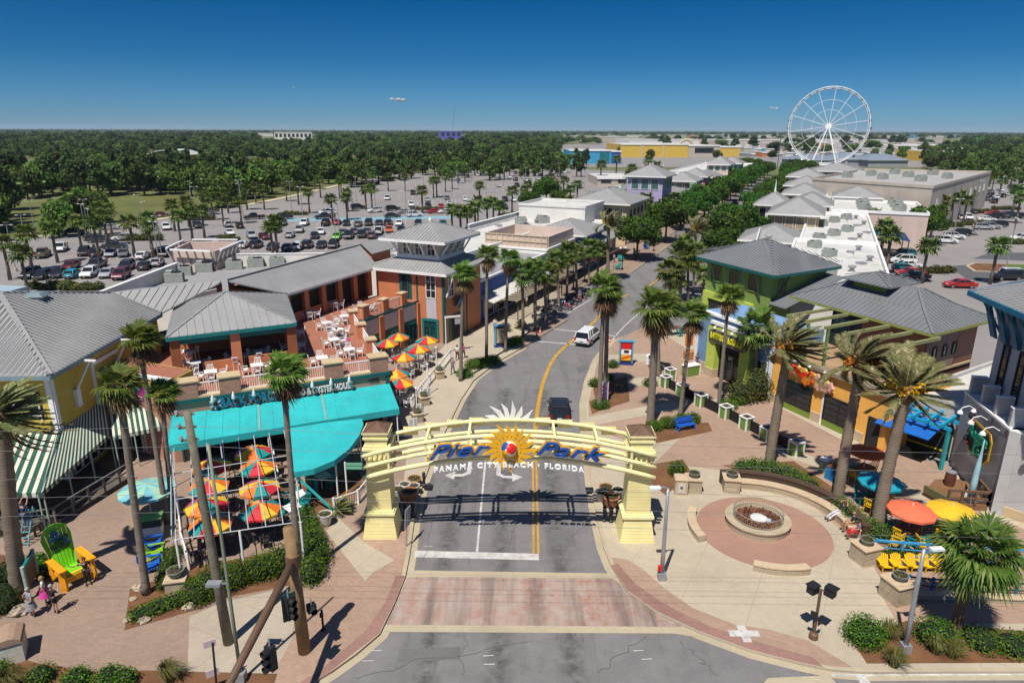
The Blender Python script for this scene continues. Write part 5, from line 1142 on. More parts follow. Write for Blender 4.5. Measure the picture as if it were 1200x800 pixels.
hx2 = [(a*.9, b*.86) for a, b in hx]; MB().hexa([wB.P(2.6+a, 3.9+b, .461) for a, b in hx2], [wB.P(2.6+a, 3.9+b, .48) for a, b in hx2]).build('sign_field', mat('sign_dark', (.02, .03, .02)), sb)
wB.text(sb, 'Reggae', 2.6, 4.3, 1.1, GSG, .58, .08, offset=.03, sx=.85); wB.text(sb, "J's", 2.5, 3.35, 1.1, GSG, .58, .08, offset=.03)
mb = MB()
for k in range(9): p = wB.P(4.1+.2*math.sin(k), 3.2+k*.28, .4+.06*(k % 2)); mb.ball(p.x, p.y, p.z, .2+.06*math.sin(k*2), 7, k % 3)
mb.build('figure_ornament', [mat('fig_maroon', (.22, .03, .03)), BLACK, W], sb)
for u in (1.2, 3.0, 4.8):
 o = MB().tube([wB.P(u, 5.4, .05), wB.P(u, 5.65, .5), wB.P(u, 5.5, .9), wB.P(u, 5.3, 1.0)], .035, 6).build('lamp_arm', W, GB); p = wB.P(u, 5.05, 1.0); MB().lathe(p.x, p.y, p.z, [(.2, 0), (.16, .15), (.05, .25)], 10).build('lamp_shade', W, o)
wB2.part(GB, 'menu_board', 2.2, 3.3, 1.6, 2.9, .02, .1, mat('menu_paper', (.55, .60, .56))); p = wB2.P(1.2, 4.6, .5); o = MB().ball(p.x, p.y, p.z, .2, 10).build('lamp_globe', W, GB, smooth=True); MB().beam(p, wB2.P(1.2, 4.3, 0), .05).build('lamp_arm', BLACK, o)
o = MB().tube([wB2.P(2.6, 3.6, .05), wB2.P(2.6, 3.2, .5), wB2.P(3.6, 3.2, .9)], .07, 8).build('exhaust_pipe', STEEL, GB)
LK_ = thing('link_building', 'low pale grey flat roofed link between the orange shop and the grey building', 'building', (36, 52, 0))
lkp = [(30.6, 50.6), (33.6, 46.6), (44, 47), (44, 58), (36, 53)]; MB().prism(lkp, .13, 4.4).build('wall', GRL, LK_); MB().prism([(30.9, 50.6), (33.8, 46.9), (44, 47.2), (44, 57.6), (36.2, 52.8)], 4.4, 4.42).build('roof', ROOFW, LK_)
mb = MB(); 
for a, b in zip(lkp, lkp[1:]+lkp[:1]): mb.beam((*a, 4.55), (*b, 4.55), .25, .3)
mb.build('parapet', GRL, LK_)
wK = Wall((30.6, 50.6), (3.0, -4.0), (-.8, -.6)); wK.part(LK_, 'doorway', .5, 4.4, .15, 2.9, .02, .1, DARK); wK.part(LK_, 'yellow_rail', .6, 4.3, .7, .8, .12, .2, mat('rail_yellow', (.55, .42, .02)))
PG = thing('pergola', 'bright blue timber pergola with a blue canvas over the dark doorway', 'pergola', wK.P(2.4, .13, 1)); PGT = mat('pergola_blue', (.015, .30, .48), .5); 
for k in range(5): MB().beam(wK.P(.4+k*1.0, 3.75, -.2), wK.P(.4+k*1.0, 3.6, 2.6), .18, .26).build('rafter', PGT, PG)
for o_ in (.5, 2.2): MB().beam(wK.P(0, 3.4, o_), wK.P(5.0, 3.4, o_), .2, .24).build('beam', PGT, PG)
for u in (.2, 4.8): MB().beam(wK.P(u, .13, 2.2), wK.P(u, 3.3, 2.2), .22).build('post', mat('pergola_teal', (.02, .28, .30)), PG)
mb = MB(); mb.hexa([wK.P(.1, 3.1, .6), wK.P(4.0, 3.1, .6), wK.P(4.0, 2.5, 3.3), wK.P(.1, 2.5, 3.3)], [wK.P(.1, 3.16, .6), wK.P(4.0, 3.16, .6), wK.P(4.0, 2.56, 3.3), wK.P(.1, 2.56, 3.3)]); mb.build('canvas', mat('canvas_blue', (.008, .11, .42), .6), PG)
DK = thing('deck', 'brown timber deck with rails in front of the grey building', 'deck', (30.2, 41.5, .13))
dp = [G(1083, 575, .5), G(1096, 562, .5), G(1130, 562, .5), Vector((31.9, 42.2, 0)), Vector((31.3, 39.7, 0)), G(1110, 590, .5)]; MB().prism(dp, .13, .55).build('floor', mat('deck_brown', (.20, .10, .045), .8, .2), DK)
for a, b in ((3, 4), (4, 5)):
 mb = MB(); p, q = dp[a], dp[b]; mb.beam((p.x, p.y, 1.5), (q.x, q.y, 1.5), .14); mb.beam((p.x, p.y, 1.0), (q.x, q.y, 1.0), .1)
 for k in range(4): e = p.lerp(q, k/3); mb.beam((e.x, e.y, .55), (e.x, e.y, 1.55), .14)
 mb.build('handrail', BROWNP, DK)
MB().beam(dp[0]+Vector((0, 0, .2)), dp[5]+Vector((0, 0, .2)), .2, .5).build('bench_back', mat('olive_bench', (.12, .11, .05)), DK)
p = G(1136, 588, .55); RK_ = thing('rocket_sculpture', 'slim pale blue rocket shaped sculpture standing on the brown deck', 'sculpture', p); tp_ = Vector((.25, .35, 0))
MB().tube([p, p+Vector((.1, .1, 1.4)), p+Vector((.2, .2, 2.6)), p+Vector((.28, .28, 3.6)), p+Vector((.33, .33, 4.4))], [.18, .2, .16, .07, .02], 12).build('rocket_body', mat('pale_blue_gloss', (.28, .45, .49), .4), RK_, smooth=True)
for k in range(3): a = k*2.1; MB().hexa([p+Vector((.2*math.cos(a), .2*math.sin(a), .1)), p+Vector((.6*math.cos(a), .6*math.sin(a), -.0)), p+Vector((.25*math.cos(a), .25*math.sin(a), .9))], [p+Vector((.2*math.cos(a)+.04, .2*math.sin(a)+.04, .1)), p+Vector((.6*math.cos(a)+.04, .6*math.sin(a)+.04, 0)), p+Vector((.25*math.cos(a)+.04, .25*math.sin(a)+.04, .9))]).build('fin', W, RK_)
p = G(1112, 568, .55); t = thing('barrel', 'dark red brown barrel standing on the brown deck', 'barrel', p); MB().lathe(p.x, p.y, .55, [(.32, 0), (.36, .5), (.32, 1.0)], 14).build('barrel_body', mat('barrel_red', (.12, .04, .025)), t); MB().lathe(p.x, p.y, 1.55, [(.33, 0), (.33, .05), (.1, .1)], 14).build('barrel_lid', STEEL, t)
def pbox(name, label, cat, poly, z, wall, roof=ROOFW, par_h=.5, parm=None, group=None, z0=.0, wins=None, glass=None):
 c = sum((Vector((p[0], p[1], 0)) for p in poly), Vector())/len(poly)
 t = thing(name, label, cat, (c.x, c.y, z0), 0, group)
 MB().prism(poly, z0, z-.02).build('wall', wall, t); cc = c
 inn = [cc+(Vector((p[0], p[1], 0))-cc)*.985 for p in poly]; MB().prism(inn, z-.019, z).build('roof', roof, t)
 if par_h:
  mb = MB(); P = [Vector((p[0], p[1], 0)) for p in poly]
  for a, b in zip(P, P[1:]+P[:1]): mb.beam(a+Vector((0, 0, z+par_h/2)), b+Vector((0, 0, z+par_h/2)), .3, par_h)
  mb.build('parapet', parm or wall, t)
 if wins:
  P = [Vector((p[0], p[1], 0)) for p in poly]; ar = sum(P[i].x*P[(i+1) % len(P)].y-P[(i+1) % len(P)].x*P[i].y for i in range(len(P)))
  for (i, n, a, b, zz0, zz1) in wins:
   p, q = P[i], P[(i+1) % len(P)]; d = (q-p); nn = Vector((d.y, -d.x, 0))*(1 if ar > 0 else -1); w_ = Wall(p, d, nn); L = d.length
   for k in range(n): u = L*(a+(b-a)*(k+.1)/n); w_.window(t, u, L*(a+(b-a)*(k+.9)/n), zz0, zz1, W, glass, 1, 1, .03)
 return t
def strect(s0, s1, t0, t1): return [ST(s0, t0), ST(s1, t0), ST(s1, t1), ST(s0, t1)]   # edge 0 faces the street when t0 is its side
def hip_on(t, s0, s1, t0, t1, z, rise, m=ROOFG, ov=.9, sp=.8, fascia=W):
 c = [ST(s0-ov, t0-ov), ST(s1+ov, t0-ov), ST(s1+ov, t1+ov), ST(s0-ov, t1+ov)]; k = sum(c, Vector())/4
 ds, dt = s1-s0, t1-t0; e = abs(ds-dt)/2
 if ds >= dt: r0, r1 = k-ES*e, k+ES*e; c = [c[3], c[0], c[1], c[2]]
 else: r0, r1 = k-ET*e, k+ET*e
 return hip_roof(t, c, z, r0, r1, z+rise, m, sp, fascia)
def paint(n, c, var=.08): return mat(n, c, .7, var, .4, dirt=.12)
WHT = paint('white_render', (.66, .635, .59)); CRMW = paint('cream_render', (.52, .43, .27)); LVR = paint('lavender_render', (.38, .33, .50)); GRW = paint('grey_render', (.27, .29, .31)); BLW = paint('bright_blue_render', (.03, .10, .33)); PKW = paint('pale_pink_render', (.56, .43, .37)); REDW = paint('coral_red_render', (.48, .11, .07)); YGW = paint('olive_yellow_render', (.34, .31, .11)); BEI = paint('beige_render', (.46, .40, .33)); TAN = paint('tan_render', (.38, .27, .15)); YLW = paint('golden_render', (.60, .40, .07)); TLW = paint('teal_render', (.08, .28, .30)); ORW = paint('orange_render', (.50, .19, .07)); SKB = paint('sky_blue_render', (.05, .30, .50)); LGR = paint('mint_render', (.30, .42, .30))
GGL = mat_glass('green_glass', (.03, .09, .08), .15)
t = pbox('blue_street_shop', 'bright blue street shop beside the orange tower', 'shop', strect(9.6, 33, .6, 9), 5.4, BLW, ROOFG, .3, W, wins=[(0, 6, .05, .95, .5, 2.8)])
mb = MB(); roof_face(mb, [ST(9.8, .6, 3.6), ST(33, .6, 3.6), ST(33, -1.6, 3.0), ST(9.8, -1.6, 3.0)], ES, .6); mb.build('canopy', ROOFW, t)
t = pbox('flat_roofed_shop', 'long white flat roofed shop behind the tower', 'shop', strect(12, 72, 9.05, 20.5), 6.2, WHT, ROOFW, .5, W)
t = pbox('flat_roofed_shop', 'white flat roofed shop with pink gridded parapet facing the street', 'shop', strect(33.1, 72, .6, 9.0), 5.9, BEI, ROOFW, .3, W, wins=[(0, 9, .05, .95, .5, 2.9)])
mb = MB(); c_ = strect(34.5, 46, 1.0, 12.0)
for a, b in zip(c_, c_[1:]+c_[:1]): mb.beam(a+Vector((0, 0, 6.9)), b+Vector((0, 0, 6.9)), .3, 2.0)
o = mb.build('roof_screen', PKW, t); mb = MB(); wq = Wall(c_[0], ET, -ES)
for k in range(12): wq.pan(mb, k*.98, k*.98+.14, 5.9, 8.0, .16, .26)
for z in (5.95, 6.9, 7.85): wq.pan(mb, 0, 11, z, z+.12, .16, .3)
mb.build('screen_lattice', CRMW, o)
mb = MB(); roof_face(mb, [ST(33.5, .3, 5.2), ST(72, .3, 5.2), ST(72, -2.2, 4.4), ST(33.5, -2.2, 4.4)], ES, .6); mb.build('canopy', ROOFG, t)
t = thing('back_parapet_wall', 'long grey parapet wall behind the white roofs facing the car park', 'wall', ST(60, 20.8)); MB().prism(strect(45, 80, 20.55, 21), 0, 7.4).build('wall', GRW, t); MB().prism(strect(45, 80, 20.5, 21.05), 7.4, 7.5).build('coping', W, t)
t = pbox('street_shop', 'blue walled street shop with a small grey hipped roof by the planter palms', 'shop', strect(47, 58, -.6, 8.5), 6.6, paint('deep_blue_render', (.06, .10, .28)), ROOFG, 0, wins=[(0, 3, .1, .9, .5, 3)]); hip_on(t, 47, 58, -.6, 8.5, 6.7, 1.9)
t = pbox('white_block', 'tall plain white block behind the pale hipped building', 'building', strect(66, 78.5, 5.5, 20), 9.0, WHT, ROOFW, .5)
t = pbox('hipped_building', 'pale yellow building with clerestory windows and a wide grey hipped roof', 'building', strect(79, 95, .5, 13), 8.9, CRMW, ROOFG, 0, wins=[(3, 5, .05, .95, 6.2, 8.0), (0, 4, .1, .9, 5.8, 7.6), (0, 4, .1, .9, .5, 3)]); hip_on(t, 79, 95, .5, 13, 9.0, 2.6)
wq = Wall(ST(79, 13), -ET, -ES); wq.part(t, 'white_band', 0, 12.5, 5.6, 6.0, .02, .2, W)
t = pbox('lavender_tower', 'lavender tower with green windows under a grey hipped roof', 'tower', strect(108, 119, -.5, 8.5), 13.0, LVR, ROOFG, 0, wins=[(3, 3, .08, .92, 9.8, 12.4), (0, 3, .1, .9, 9.8, 12.4), (3, 1, .3, .75, .5, 5.6)], glass=GGL); hip_on(t, 108, 119, -.5, 8.5, 13.1, 2.6)
pbox('flat_roofed_shop', 'white flat roofed shop behind the lavender tower', 'shop', strect(96, 150, 9.2, 21), 6.6, WHT, ROOFW, .5, W)
t = pbox('street_shop', 'olive yellow street shop with a grey shed roof past the lavender tower', 'shop', strect(119.5, 149, 0, 9), 6.4, YGW, ROOFG, 0, wins=[(0, 8, .05, .95, .5, 3)]); hip_on(t, 119.5, 149, 0, 9, 6.5, 1.6)
t = pbox('green_pier', 'pale green square pier beside the red tower', 'tower', strect(146, 148.5, -2.2, -.3), 8.6, LGR, ROOFG, .3)
for s0, s1, z, wm, lab, r in ((151, 162, 9.2, REDW, 'coral red tower with green windows beside the round street trees', 2.4), (172, 182, 9.4, REDW, 'second coral red tower further along the street', 2.4), (226, 238, 11, PKW, 'pale pink lantern tower with a white hipped roof far up the street', 3.0), (192, 206, 8, GRW, 'grey street building under a hipped roof past the red towers', 2.2), (262, 276, 10, TLW, 'teal building under a hipped roof far up the street', 2.6)):
 t = pbox('street_tower', lab, 'tower', strect(s0, s1, -.5, 8), z, wm, ROOFG, 0, wins=[(3, 3, .05, .95, z-2.4, z-.5), (0, 3, .05, .95, z-2.4, z-.5)], glass=GGL); hip_on(t, s0, s1, -.5, 8, z+.1, r, sp=1.0)
for s0, s1, t0, t1, z, wm, lab in ((150, 171.5, 8.3, 24, 6.5, WHT, 'white flat roofed shop behind the red towers'), (172, 225, 8.3, 26, 7, BEI, 'beige flat roofed shop behind the second red tower'), (206.5, 225.5, 0, 8.2, 6, CRMW, 'cream street shop between the grey and pink towers'), (238.5, 330, .5, 26, 7, WHT, 'long white shop far up the street')):
 pbox('flat_roofed_shop', lab, 'shop', strect(s0, s1, t0, t1), z, wm, ROOFW, .5, W)
t = pbox('street_pavilion', 'low tan pavilion under a wide grey hipped roof behind the green building', 'pavilion', strect(57, 68, -35, -26.2), 6.2, TAN, ROOFD, 0, wins=[(3, 3, .1, .9, 1, 4.5)]); hip_on(t, 57, 68, -35, -26.2, 6.3, 2.2)
t = pbox('street_building', 'tan shuttered building with orange ends under a grey hipped roof', 'building', strect(76, 88, -37.5, -29), 8.8, TAN, ROOFG, 0, wins=[(3, 4, .04, .96, 6.0, 8.4)], glass=paint('tan_shutter', (.36, .28, .17))); hip_on(t, 76, 88, -37.5, -29, 8.9, 2.8); MB().prism(strect(75.8, 88.2, -28.95, -28.3), .13, 6).build('orange_pier', ORW, t)
t = pbox('street_pavilion', 'open street pavilion with a spired grey roof', 'pavilion', strect(107, 117, -30, -23.4), 7.4, BEI, ROOFG, 0, wins=[(3, 3, .05, .95, 2, 6.8), (2, 3, .05, .95, 2, 6.8)]); hip_on(t, 107, 117, -30, -23.4, 7.5, 2.6); k = ST(112, -26.7); MB().tube([(k.x, k.y, 9.8), (k.x, k.y, 13)], [.25, .02], 8).build('spire', W, t)
for s0, s1, t0, t1, z, wm, lab in ((104, 116, -39, -31, 8, YLW, 'golden walled building under a grey hipped roof behind the spired pavilion'), (128, 140, -37, -28, 8.4, CRMW, 'cream and golden building under a grey hipped roof in the east row'), (128, 138, -50, -40, 8.2, REDW, 'square red walled lantern on the white roofs'), (150, 162, -37, -27, 9, BLW, 'blue and golden building under a grey hipped roof in the east row'), (176, 188, -36, -26, 10, LVR, 'lavender white building with a flat lantern in the east row'), (196, 212, -48, -32, 11, GRW, 'slate grey tower building under a hipped roof before the big wheel')):
 t = pbox('street_building', lab, 'building', strect(s0, s1, t0, t1), z, wm, ROOFG, 0, wins=[(3, 3, .05, .95, z-2.4, z-.5)]); hip_on(t, s0, s1, t0, t1, z+.1, 2.4, sp=1.0)
for s0, s1, t0, t1, z, wm, lab in ((14, 56, -46.5, -34.5, 6.6, WHT, 'long white flat roofed shop behind the orange and green shops'), (56.5, 100, -46.5, -35.2, 6.6, WHT, 'white flat roofed shop with many roof units in the east row'), (100.5, 127.5, -58, -39.5, 7.2, PKW, 'pale pink walled flat shop with roof units behind the blue canopies'), (128, 150, -50, -38, 7, WHT, 'white flat shop before the beige store'), (116.5, 195, -37.6, -28, 6, BEI, 'beige street shop row under the hipped lanterns')):
 pbox('flat_roofed_shop', lab, 'shop', strect(s0, s1, t0, t1), z, wm, ROOFW, .6, W)
for s0, s1, t0, lab in ((86, 98, -54, 'wide navy blue canopy beside the dark round tree'), (80, 84, -50.5, 'narrow navy blue canopy by the east car park')):
 t = thing('navy_canopy', lab, 'canopy', ST((s0+s1)/2, t0)); mb = MB(); mb.hexa([ST(s0, -46.8, 4.6), ST(s1, -46.8, 4.6), ST(s1, t0, 3.6), ST(s0, t0, 3.6)], [ST(s0, -46.8, 4.7), ST(s1, -46.8, 4.7), ST(s1, t0, 3.7), ST(s0, t0, 3.7)]); mb.build('canvas', mat('navy_canvas', (.008, .03, .14), .6), t)
 for s_ in (s0+.3, s1-.3): p = ST(s_, t0+.2); MB().tube([p, p+Vector((0, 0, 3.6))], .1, 8).build('post', BLACK, t)
bz = 11.0; bp_ = [G(952, 211, bz), G(1093, 221, bz), G(1161, 203, bz), G(1012, 200, bz)]
t = pbox('beige_store', 'big plain beige store with a bright blue mural on its street wall', 'store', bp_, bz, BEI, paint('pale_grey_membrane', (.36, .35, .33), .15), .7, BEI)
w_ = Wall(bp_[0], bp_[1]-bp_[0], Vector((.6, -1, 0))); LL = (bp_[1]-bp_[0]).length; w_.part(t, 'mural', LL*.47, LL*.74, 1.2, 8.4, .02, .2, SKB)
w_.text(t, 'Diego Lapels', LL*.62, 5.6, 3.2, mat('mural_red', (.40, .02, .05)), .35, .15, shear=.3, offset=.04, sx=.85)
w_ = Wall(bp_[1], bp_[2]-bp_[1], Vector((1, -.5, 0))); LL = (bp_[2]-bp_[1]).length
for k in range(10): w_.window(t, LL*(.08+k*.09), LL*(.08+k*.09)+1.6, 6.0, 8.0, W, None, 1, 1, .03)
def far(x0, x1, yt, yb, dep, wm, label, name='store', cat='store', roof=ROOFW, win=0, curved=0):
 a, b = G(x0, yb), G(x1, yb); a.z = b.z = 0; d = (b-a); L = d.length; d.normalize(); n = Vector((-d.y, d.x, 0)); h = max(3, HT((x0+x1)/2, yb, yt))
 poly = [a, b, b+n*dep, a+n*dep]; t = thing(name, label, cat, (a+b)/2)
 MB().prism(poly, 0, h-.02).build('wall', wm, t)
 if curved:
  mb = MB(); N_ = 10; pr = [(L*k/N_, math.sin(PI*k/N_)*curved) for k in range(N_+1)]
  mb.hexa([a-d*4+d*(u*1.08)-n*4+Vector((0, 0, h+z)) for u, z in pr]+[a-d*4+d*(u*1.08)-n*4+Vector((0, 0, h+z-.6)) for u, z in reversed(pr)], [a-d*4+d*(u*1.08)+n*(dep+2)+Vector((0, 0, h+z)) for u, z in pr]+[a-d*4+d*(u*1.08)+n*(dep+2)+Vector((0, 0, h+z-.6)) for u, z in reversed(pr)]); mb.build('roof', roof, t)
 else: MB().prism([p+(sum(poly, Vector())/4-p)*.02 for p in poly], h-.015, h+.05).build('roof', roof, t)
 w_ = Wall(a, d, -n)
 for k in range(win): w_.part(t, 'window', L*(k+.2)/win, L*(k+.8)/win, h*.35, h*.8, .02, .15, GLASS)
 w_.part(t, 'cornice', -.3, L+.3, h-.7, h+.3, .0, .5, W)
 return t, w_, L, h
t, w_, L, h = far(667, 716, 176, 192, 30, SKB, 'bright sky blue store with teal glass by the west car park'); w_.part(t, 'glass_front', L*.72, L*.95, .5, h*.85, .05, .3, mat_glass('teal_glass', (.02, .14, .16)))
far(716.2, 727, 177, 192, 30, BLW, 'deep blue end block of the sky blue store')
t, w_, L, h = far(727, 806, 169, 184.5, 60, YLW, 'long golden yellow store with a cornice'); w_.part(t, 'pilaster', L*.3, L*.32, 0, h, .05, .5, CRMW); w_.part(t, 'pilaster', L*.62, L*.64, 0, h, .05, .5, CRMW)
far(806.3, 843, 170.5, 184, 50, BEI, 'beige store with a dark glazed entrance next to the yellow store', win=1)
far(843.3, 866, 172, 184, 40, YLW, 'golden yellow store end beside the dark glazed entrance')
far(700, 737, 160, 167, 60, BEI, 'beige far store with a white roof above the blue store'); far(668, 699, 159.5, 165, 60, PKW, 'pale pink far store at the edge of the pines')
t, w_, L, h = far(737, 830, 163.5, 169, 80, WHT, 'long white roofed far store behind the yellow store')
far(840, 915, 164, 170, 80, PKW, 'pale pink far store behind the avenue trees')
t = thing('round_gable', 'pale round gable arch rising over the yellow store', 'gable', G(804, 176)); c_ = AT(804, 170, G(804, 176).y); 
MB().tube([c_+Vector((8.5*math.cos(PI*k/14), 0, 8.5*math.sin(PI*k/14)-2)) for k in range(15)], 1.6, 8).build('arch_ring', CRMW, t); MB().box(c_.x, c_.y+2, 0, 22, 3, c_.z-2).build('arch_base', CRMW, t)
far(762, 776, 193, 206, 14, REDW, 'round coral pavilion roof in front of the yellow store', 'pavilion', 'pavilion')
far(700, 760, 208, 218, 30, BEI, 'pale beige shop by the west car park trees', win=3); far(760, 800, 207, 216, 24, CRMW, 'cream low shop behind the lavender tower')
r3 = random.Random(3); pal = (WHT, BEI, PKW, WHT, CRMW, WHT, WHT, SKB, WHT, BEI, GRW, ORW, WHT, BEI, CRMW, WHT)
nm = {id(WHT): 'white', id(BEI): 'beige', id(PKW): 'pale pink', id(CRMW): 'cream', id(TLW): 'teal', id(SKB): 'sky blue', id(ORW): 'orange', id(GRW): 'slate grey'}
rows = ((160, 690, 1120, 30, 'at the edge of the pines'), (165, 680, 1100, 36, 'in the second far row'), (170.5, 850, 1090, 26, 'in the third far row'), (176, 860, 1085, 24, 'in the fourth far row'), (182.5, 880, 1080, 20, 'at the foot of the big wheel'))
for yb, xa, xb, n, where in rows:
 for k in range(n):
  x = xa+(xb-xa)*(k+r3.random()*.7)/n; wpx = r3.uniform(.4, .95)*(xb-xa)/n; m = r3.choice(pal); hh = r3.uniform(1.8, 3.8)*(1 if yb < 170 else 1.5)
  far(x, x+wpx, yb-hh+1.5, yb+1.5, r3.uniform(14, 40), m, '%s low shop, %s from the pines side %s' % (nm[id(m)], ORD[k], where), 'far_shop', 'shop', roof=r3.choice((ROOFW, ROOFW, ROOFG)))
for (x, yb, wpx, lab) in ((955, 194, 40, 'first'), (1000, 193, 44, 'second'), (1040, 194, 46, 'third')):
 t, w_, L, h = far(x-wpx/2, x+wpx/2, yb-6, yb+2, 26, GRW, '%s slate hipped hall in the row before the beige store' % lab, 'hall', 'hall')
 a = w_.a; n_ = -w_.n; c = [a, a+w_.d*L, a+w_.d*L+n_*26, a+n_*26]; k = sum(c, Vector())/4; hip_roof(t, [k+(p-k)*1.08 for p in c], h+.1, k-w_.d*L*.2, k+w_.d*L*.2, h+4, mat('blue_grey_roof', (.20, .24, .29), .5), 2.5)
far(1082, 1118, 177, 189, 40, YLW, 'ochre store wall half hidden by trees on the east side'); far(1048, 1135, 170.5, 176, 60, WHT, 'long white flat store on the east horizon'); far(1128, 1150, 174, 186, 30, CRMW, 'cream store behind the east trees')
far(1153, 1166, 163, 169, 20, YLW, 'small yellow roofed store among the east pines'); far(1182, 1197, 163, 169, 20, YLW, 'second small yellow store at the east edge among pines', curved=3); far(1082, 1104, 161, 167, 30, BEI, 'pale glassy store on the east horizon')
far(322, 366, 155, 164, 40, WHT, 'white many windowed hotel block rising from the western wood', 'hotel', 'hotel', win=9); far(303, 320, 156, 160, 40, WHT, 'low white block beside the hotel in the western wood'); far(413, 437, 155, 159, 40, WHT, 'low white building in the middle of the far wood')
t, w_, L, h = far(516, 541, 153, 163, 26, paint('violet_blue_render', (.10, .10, .42)), 'violet blue block standing in the pines', 'tower_block', 'building', win=4)
far(182, 226, 181.5, 199, 22, CRMW, 'beige hall with a pale curved roof among the trees', 'hall', 'hall', paint('pale_green_roof', (.42, .47, .42)), 0, 3.0)
for (x, yb, yt, x2, lab) in ((911, 196, 155, 916, 'tall thin grey mast at the end of the avenue'), (528, 160, 124, 534, 'thin crane boom sloping above the far pines')):
 b = G(x, yb); tp_ = AT(x2, yt, b.y); t = thing('mast', lab, 'mast', b); rr = .35 if x > 600 else .5
 MB().tube([b, tp_], [rr, rr*.6], 6).build('mast_pole', mat('mast_grey', (.12, .12, .13)), t)
YW_ = 458.0; wc = AT(971, 148, YW_); WR = 23.8; view = Vector((wc.x, wc.y, 0)).normalized(); wx = Vector((view.y, -view.x, 0)); WHP = mat('wheel_white', (.80, .80, .80), .45, .04)
FW = thing('ferris_wheel', 'big white observation wheel standing above the shops', 'ferris wheel', (wc.x, wc.y, 0))
def wp(r, a, o=0): return wc+wx*(r*math.cos(a))+Vector((0, 0, r*math.sin(a)))+view*o
for r, rad in ((WR, .28), (WR-1.0, .16)):
 for o in (-.9, .9): MB().tube([wp(r, 2*PI*k/72, o) for k in range(73)], rad, 6, cap=False).build('rim', WHP, FW)
for k in range(14):
 a = 2*PI*(k+.35)/14; mb = MB(); mb.beam(wp(2.2, a, -.6), wp(WR-1, a, -.8), .26); mb.beam(wp(2.2, a, .6), wp(WR-1, a, .8), .26); mb.build('spoke', WHP, FW)
for r in (10, 16):
 MB().tube([wp(r, 2*PI*k/56, 0) for k in range(57)], .10, 5, cap=False).build('inner_ring', WHP, FW)
MB().tube([wc-view*1.6, wc+view*1.6], 2.0, 24).build('hub', WHP, FW)
for s_ in (-1, 1):
 for o in (-5, 5): MB().tube([wc+view*(o*.35), Vector((wc.x, wc.y, 0))+wx*(s_*8.5)+view*o], [.42, .5], 8).build('support_leg', WHP, FW)
MB().box(wc.x, wc.y, 0, 30, 14, 1.4, math.atan2(wx.y, wx.x)).build('platform', WHP, FW)
GDK = mat('gondola_glass', (.02, .025, .03), .1)
for k in range(32):
 p = wp(WR+.2, 2*PI*k/32, 0)-Vector((0, 0, 1.3)); g_ = MB().ball(p.x, p.y, p.z, .95, 8, sz=1.05).build('gondola', GDK, FW)
 MB().lathe(p.x, p.y, p.z-1.05, [(.3, 0), (.85, .35), (.95, .6)], 8).build('gondola_floor', WHP, g_)
def cloud_mat():
 if 'cloud' in _M: return _M['cloud']
 m, nt, b = _new('cloud_vapour'); lw = N(nt, 'ShaderNodeLayerWeight'); lw.inputs[0].default_value = .35; tr = N(nt, 'ShaderNodeBsdfTransparent'); mx = N(nt, 'ShaderNodeMixShader')
 b.inputs['Base Color'].default_value = (.6, .62, .66, 1); b.inputs['Roughness'].default_value = 1; b.inputs['Specular IOR Level'].default_value = 0
 f = math_(nt, 'MULTIPLY_ADD', lw.outputs['Facing'], -1.15, .62); f = math_(nt, 'MAXIMUM', f, 0.0)
 nt.links.new(f, mx.inputs[0]); nt.links.new(tr.outputs[0], mx.inputs[1]); nt.links.new(b.outputs[0], mx.inputs[2]); nt.links.new(mx.outputs[0], nt.nodes['Material Output'].inputs[0]); _M['cloud'] = m; return m
for x, y, s in ((466, 117, 1.0), (907, 127, .55), (344, 103, .2)):
 c_ = ray(x, y).normalized()*9000; c_.z += CH; mb = MB(); r2 = random.Random(int(x))
 for k in range(9): mb.ball(c_.x+r2.uniform(-90, 90)*s, c_.y+r2.uniform(-50, 50)*s, c_.z+r2.uniform(-10, 14)*s, r2.uniform(28, 48)*s, 10, sz=.55)
 o = mb.build('cloud', cloud_mat(), None, True); tag(o, 'small white cloud puff in the blue sky', None, None, 'stuff')
AC = thing('roof_unit', 'grey air conditioning unit', 'roof unit', (0, 0, -50))
MB().box(0, 0, 0, 2.4, 1.6, 1.3).build('housing', ACG, AC, world=False, bev=.04); MB().lathe(.45, 0, 1.3, [(.62, 0), (.62, .12), (.5, .12), (.48, .02)], 14).build('fan_ring', BLACK, AC, world=False); MB().box(-.6, 0, 1.3, .8, 1.3, .35).build('intake_hood', ACG, AC, world=False); MB().box(1.23, 0, .2, .05, 1.3, .9).build('grille', BLACK, AC, world=False)
first = [1]
rv_ = [0]
def vent(p, z, label):
 t = thing('roof_vent', label, 'roof vent', (p.x, p.y, z), rnd.random(), 'small roof vents')
 if rv_[0] % 2: MB().lathe(0, 0, 0, [(.3, 0), (.3, .5), (.5, .55), (.5, .75), (.1, .85)], 10).build('vent_stack', STEEL, t, world=False)
 else: MB().box(0, 0, 0, 1.1, .9, .45).build('hatch_curb', WHT, t, world=False); MB().box(0, 0, .45, 1.2, 1.0, .1).build('hatch_lid', STEEL, t, world=False)
 rv_[0] += 1
def unit(p, z, label, sc=1.0, rz=None):
 o = AC if first[0] else dup(AC); first[0] = 0
 o.location = (p.x, p.y, z); o.rotation_euler = (0, 0, rnd.choice((.43, 2.0)) if rz is None else rz); o.scale = (sc,)*3; tag(o, label, None, 'grey roof units')
for x, y, z, sc, l in ((655, 279-8, 6.2, 1.2, 'grey roof unit on the white roof behind the tower, beside the pink screen'),):
 pass
